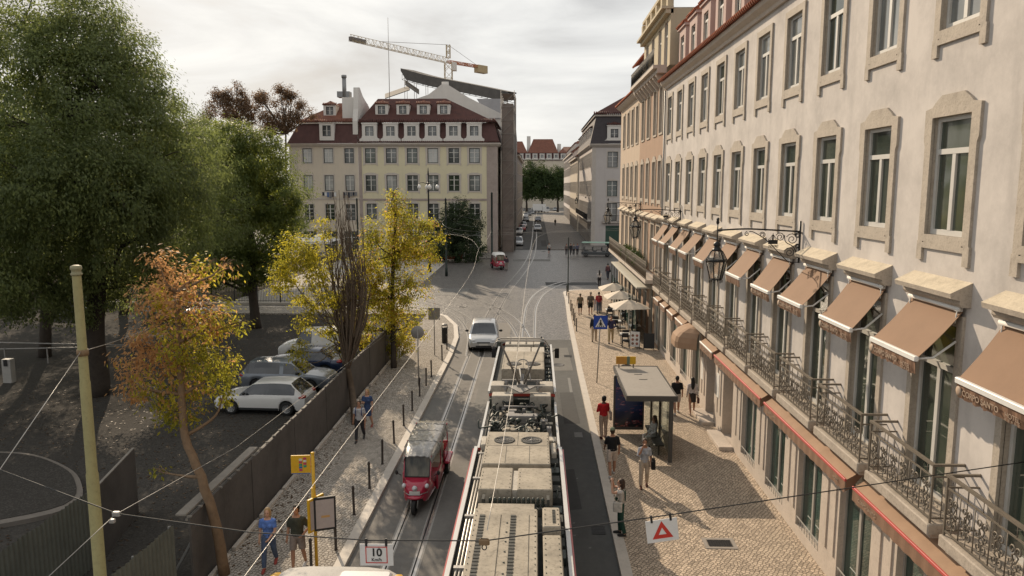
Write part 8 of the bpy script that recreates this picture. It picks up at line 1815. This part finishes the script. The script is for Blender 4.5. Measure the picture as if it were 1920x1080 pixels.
limb(mb, [Vector((0, 0, 0)), V(660, 735, 32.5)-b0, V(652, 690, 32.6)-b0], .17, .13, 10)
s0 = V(652, 695, 32.6)-b0
for i in range(62):
    x1 = 655+rnd.gauss(0, 19); yt = rnd.uniform(345, 560); x2 = 640+rnd.gauss(0, 13)+(x1-655)*.9*(1 if yt > 440 else .35); Y = 32.6+rnd.uniform(-.6, .6)
    limb(mb, [s0, V((x1+652)/2, 640, Y)-b0, V(x1, 540, Y)-b0 if yt < 500 else V(x1, 590, Y)-b0, V(x2, yt, Y)-b0], rnd.uniform(.035, .06), .011, 5, .03)
    for j in range(5):
        q = rnd.uniform(.35, .9); yy = 640+(yt-640)*q; p = V(x1+(x2-x1)*q*.6, yy, Y)-b0; limb(mb, [p, p+Vector((rnd.uniform(-.35, .35), rnd.uniform(-.3, .3), rnd.uniform(.4, .9)))], .012, .004, 4)
BF = k([(545, 465, 34), (530, 530, 30), (600, 500, 30), (560, 485, 34), (605, 440, 18), (540, 512, 26), (572, 600, 22), (560, 655, 22), (612, 625, 18), (590, 525, 30), (562, 560, 22), (585, 470, 26), (525, 490, 16), (570, 680, 14), (590, 575, 20), (625, 470, 16), (620, 560, 22), (600, 410, 12)], 32)
for c, r in BF: c = Vector(c)-b0; limb(mb, [s0+Vector((0, 0, rnd.uniform(.2, 2.5))), s0.lerp(c, .6)+Vector((0, 0, .25)), c], .035, .008, 5)
part('trunk', mb.mesh('trunk', M_BARK), t); q = leaves([(Vector(c)-b0, r) for c, r in BF], 8000, .13, sub=.3, shell=.2, droop=.5, subn=22); part('crown', leafmesh('crown', q, [M_LF_YEL, M_LF_GRN], (rng.random(len(q)) < .4).astype(int)), t)
b0 = G(738, 690, .125); BY = k([(742, 400, 38), (700, 445, 36), (772, 438, 46), (795, 480, 30), (722, 500, 44), (680, 490, 28), (762, 545, 44), (700, 585, 48), (765, 600, 44), (735, 645, 30), (655, 560, 32), (640, 610, 28), (740, 362, 14), (822, 445, 14), (690, 540, 40), (760, 650, 18), (800, 420, 20), (640, 660, 22), (745, 470, 40), (672, 525, 32), (665, 600, 32), (695, 645, 30), (725, 560, 40), (640, 560, 26)], 41.5)
tree('ash_tree', 'yellow green leafy tree beside the round sign back at the end of the hoarding', b0, [b0, V(737, 620, 41.6), V(735, 560, 41.5), V(738, 480, 41.5), V(742, 400, 41.5)], BY, 29000, .155, [M_LF_YEL, M_LF_GRN, M_LF_ORA], M_BARK3, .17, 'young ash trees along the hoarding', 6, lambda P: np.where(rng.random(len(P)) < .08, 2, (np.sin(P[:, 0]*1.9+P[:, 2]*1.3)+rng.normal(size=len(P))*.6 < -.1).astype(int)), sub=.42, shell=.25, droop=.4, subn=30, flat=.7)
# fallen leaves in the yard and along the hoarding
N = 5200; P = np.stack([rng.uniform(-26, -8.8, N), rng.uniform(9, 57, N), rng.uniform(.004, .02, N)], axis=1); P2 = np.stack([rng.uniform(-8.4, -7.2, 500), rng.uniform(17, 44, 500), rng.uniform(.13, .14, 500)], axis=1); P = np.concatenate([P, P2]); N = len(P)
a = rng.uniform(0, 6.28, N); d = np.stack([np.cos(a), np.sin(a), rng.normal(size=N)*.12], axis=1)*rng.uniform(.04, .09, (N, 1)); e = np.stack([-np.sin(a), np.cos(a), rng.normal(size=N)*.12], axis=1)*.03
o = bpy.data.objects.new('fallen_leaves', leafmesh('fallen_leaves', np.stack([P-d, P+e, P+d, P-e], axis=1), [M_LF_BROWN])); COL.objects.link(o); o['kind'] = 'stuff'
# planters on the terrace balcony
for i, (px, py) in enumerate([(1196, 483), (1210, 488), (1222, 495)]):
    Y = (58.5, 54.5, 51.2)[i]; t = thing('potted_plant', 'grey leaved plant in a trough on the balcony, ' + ('by the air conditioner', 'the middle bush', 'nearest the parasols')[i], 'plant', (7.05, Y, 4.5), 0, 'balcony plants'); part('trough', MB().bbox(-.15, .15, -1.2, 1.2, 0, .35, .02).mesh('trough', M_GALV), t)
    q = leaves([((0, -.6, .7), (.35, .6, .45)), ((0, .5, .75), (.35, .7, .5))], 1400, .12, sub=.2, shell=.4); part('foliage', leafmesh('foliage', q, [M_LF_FAR]), t)
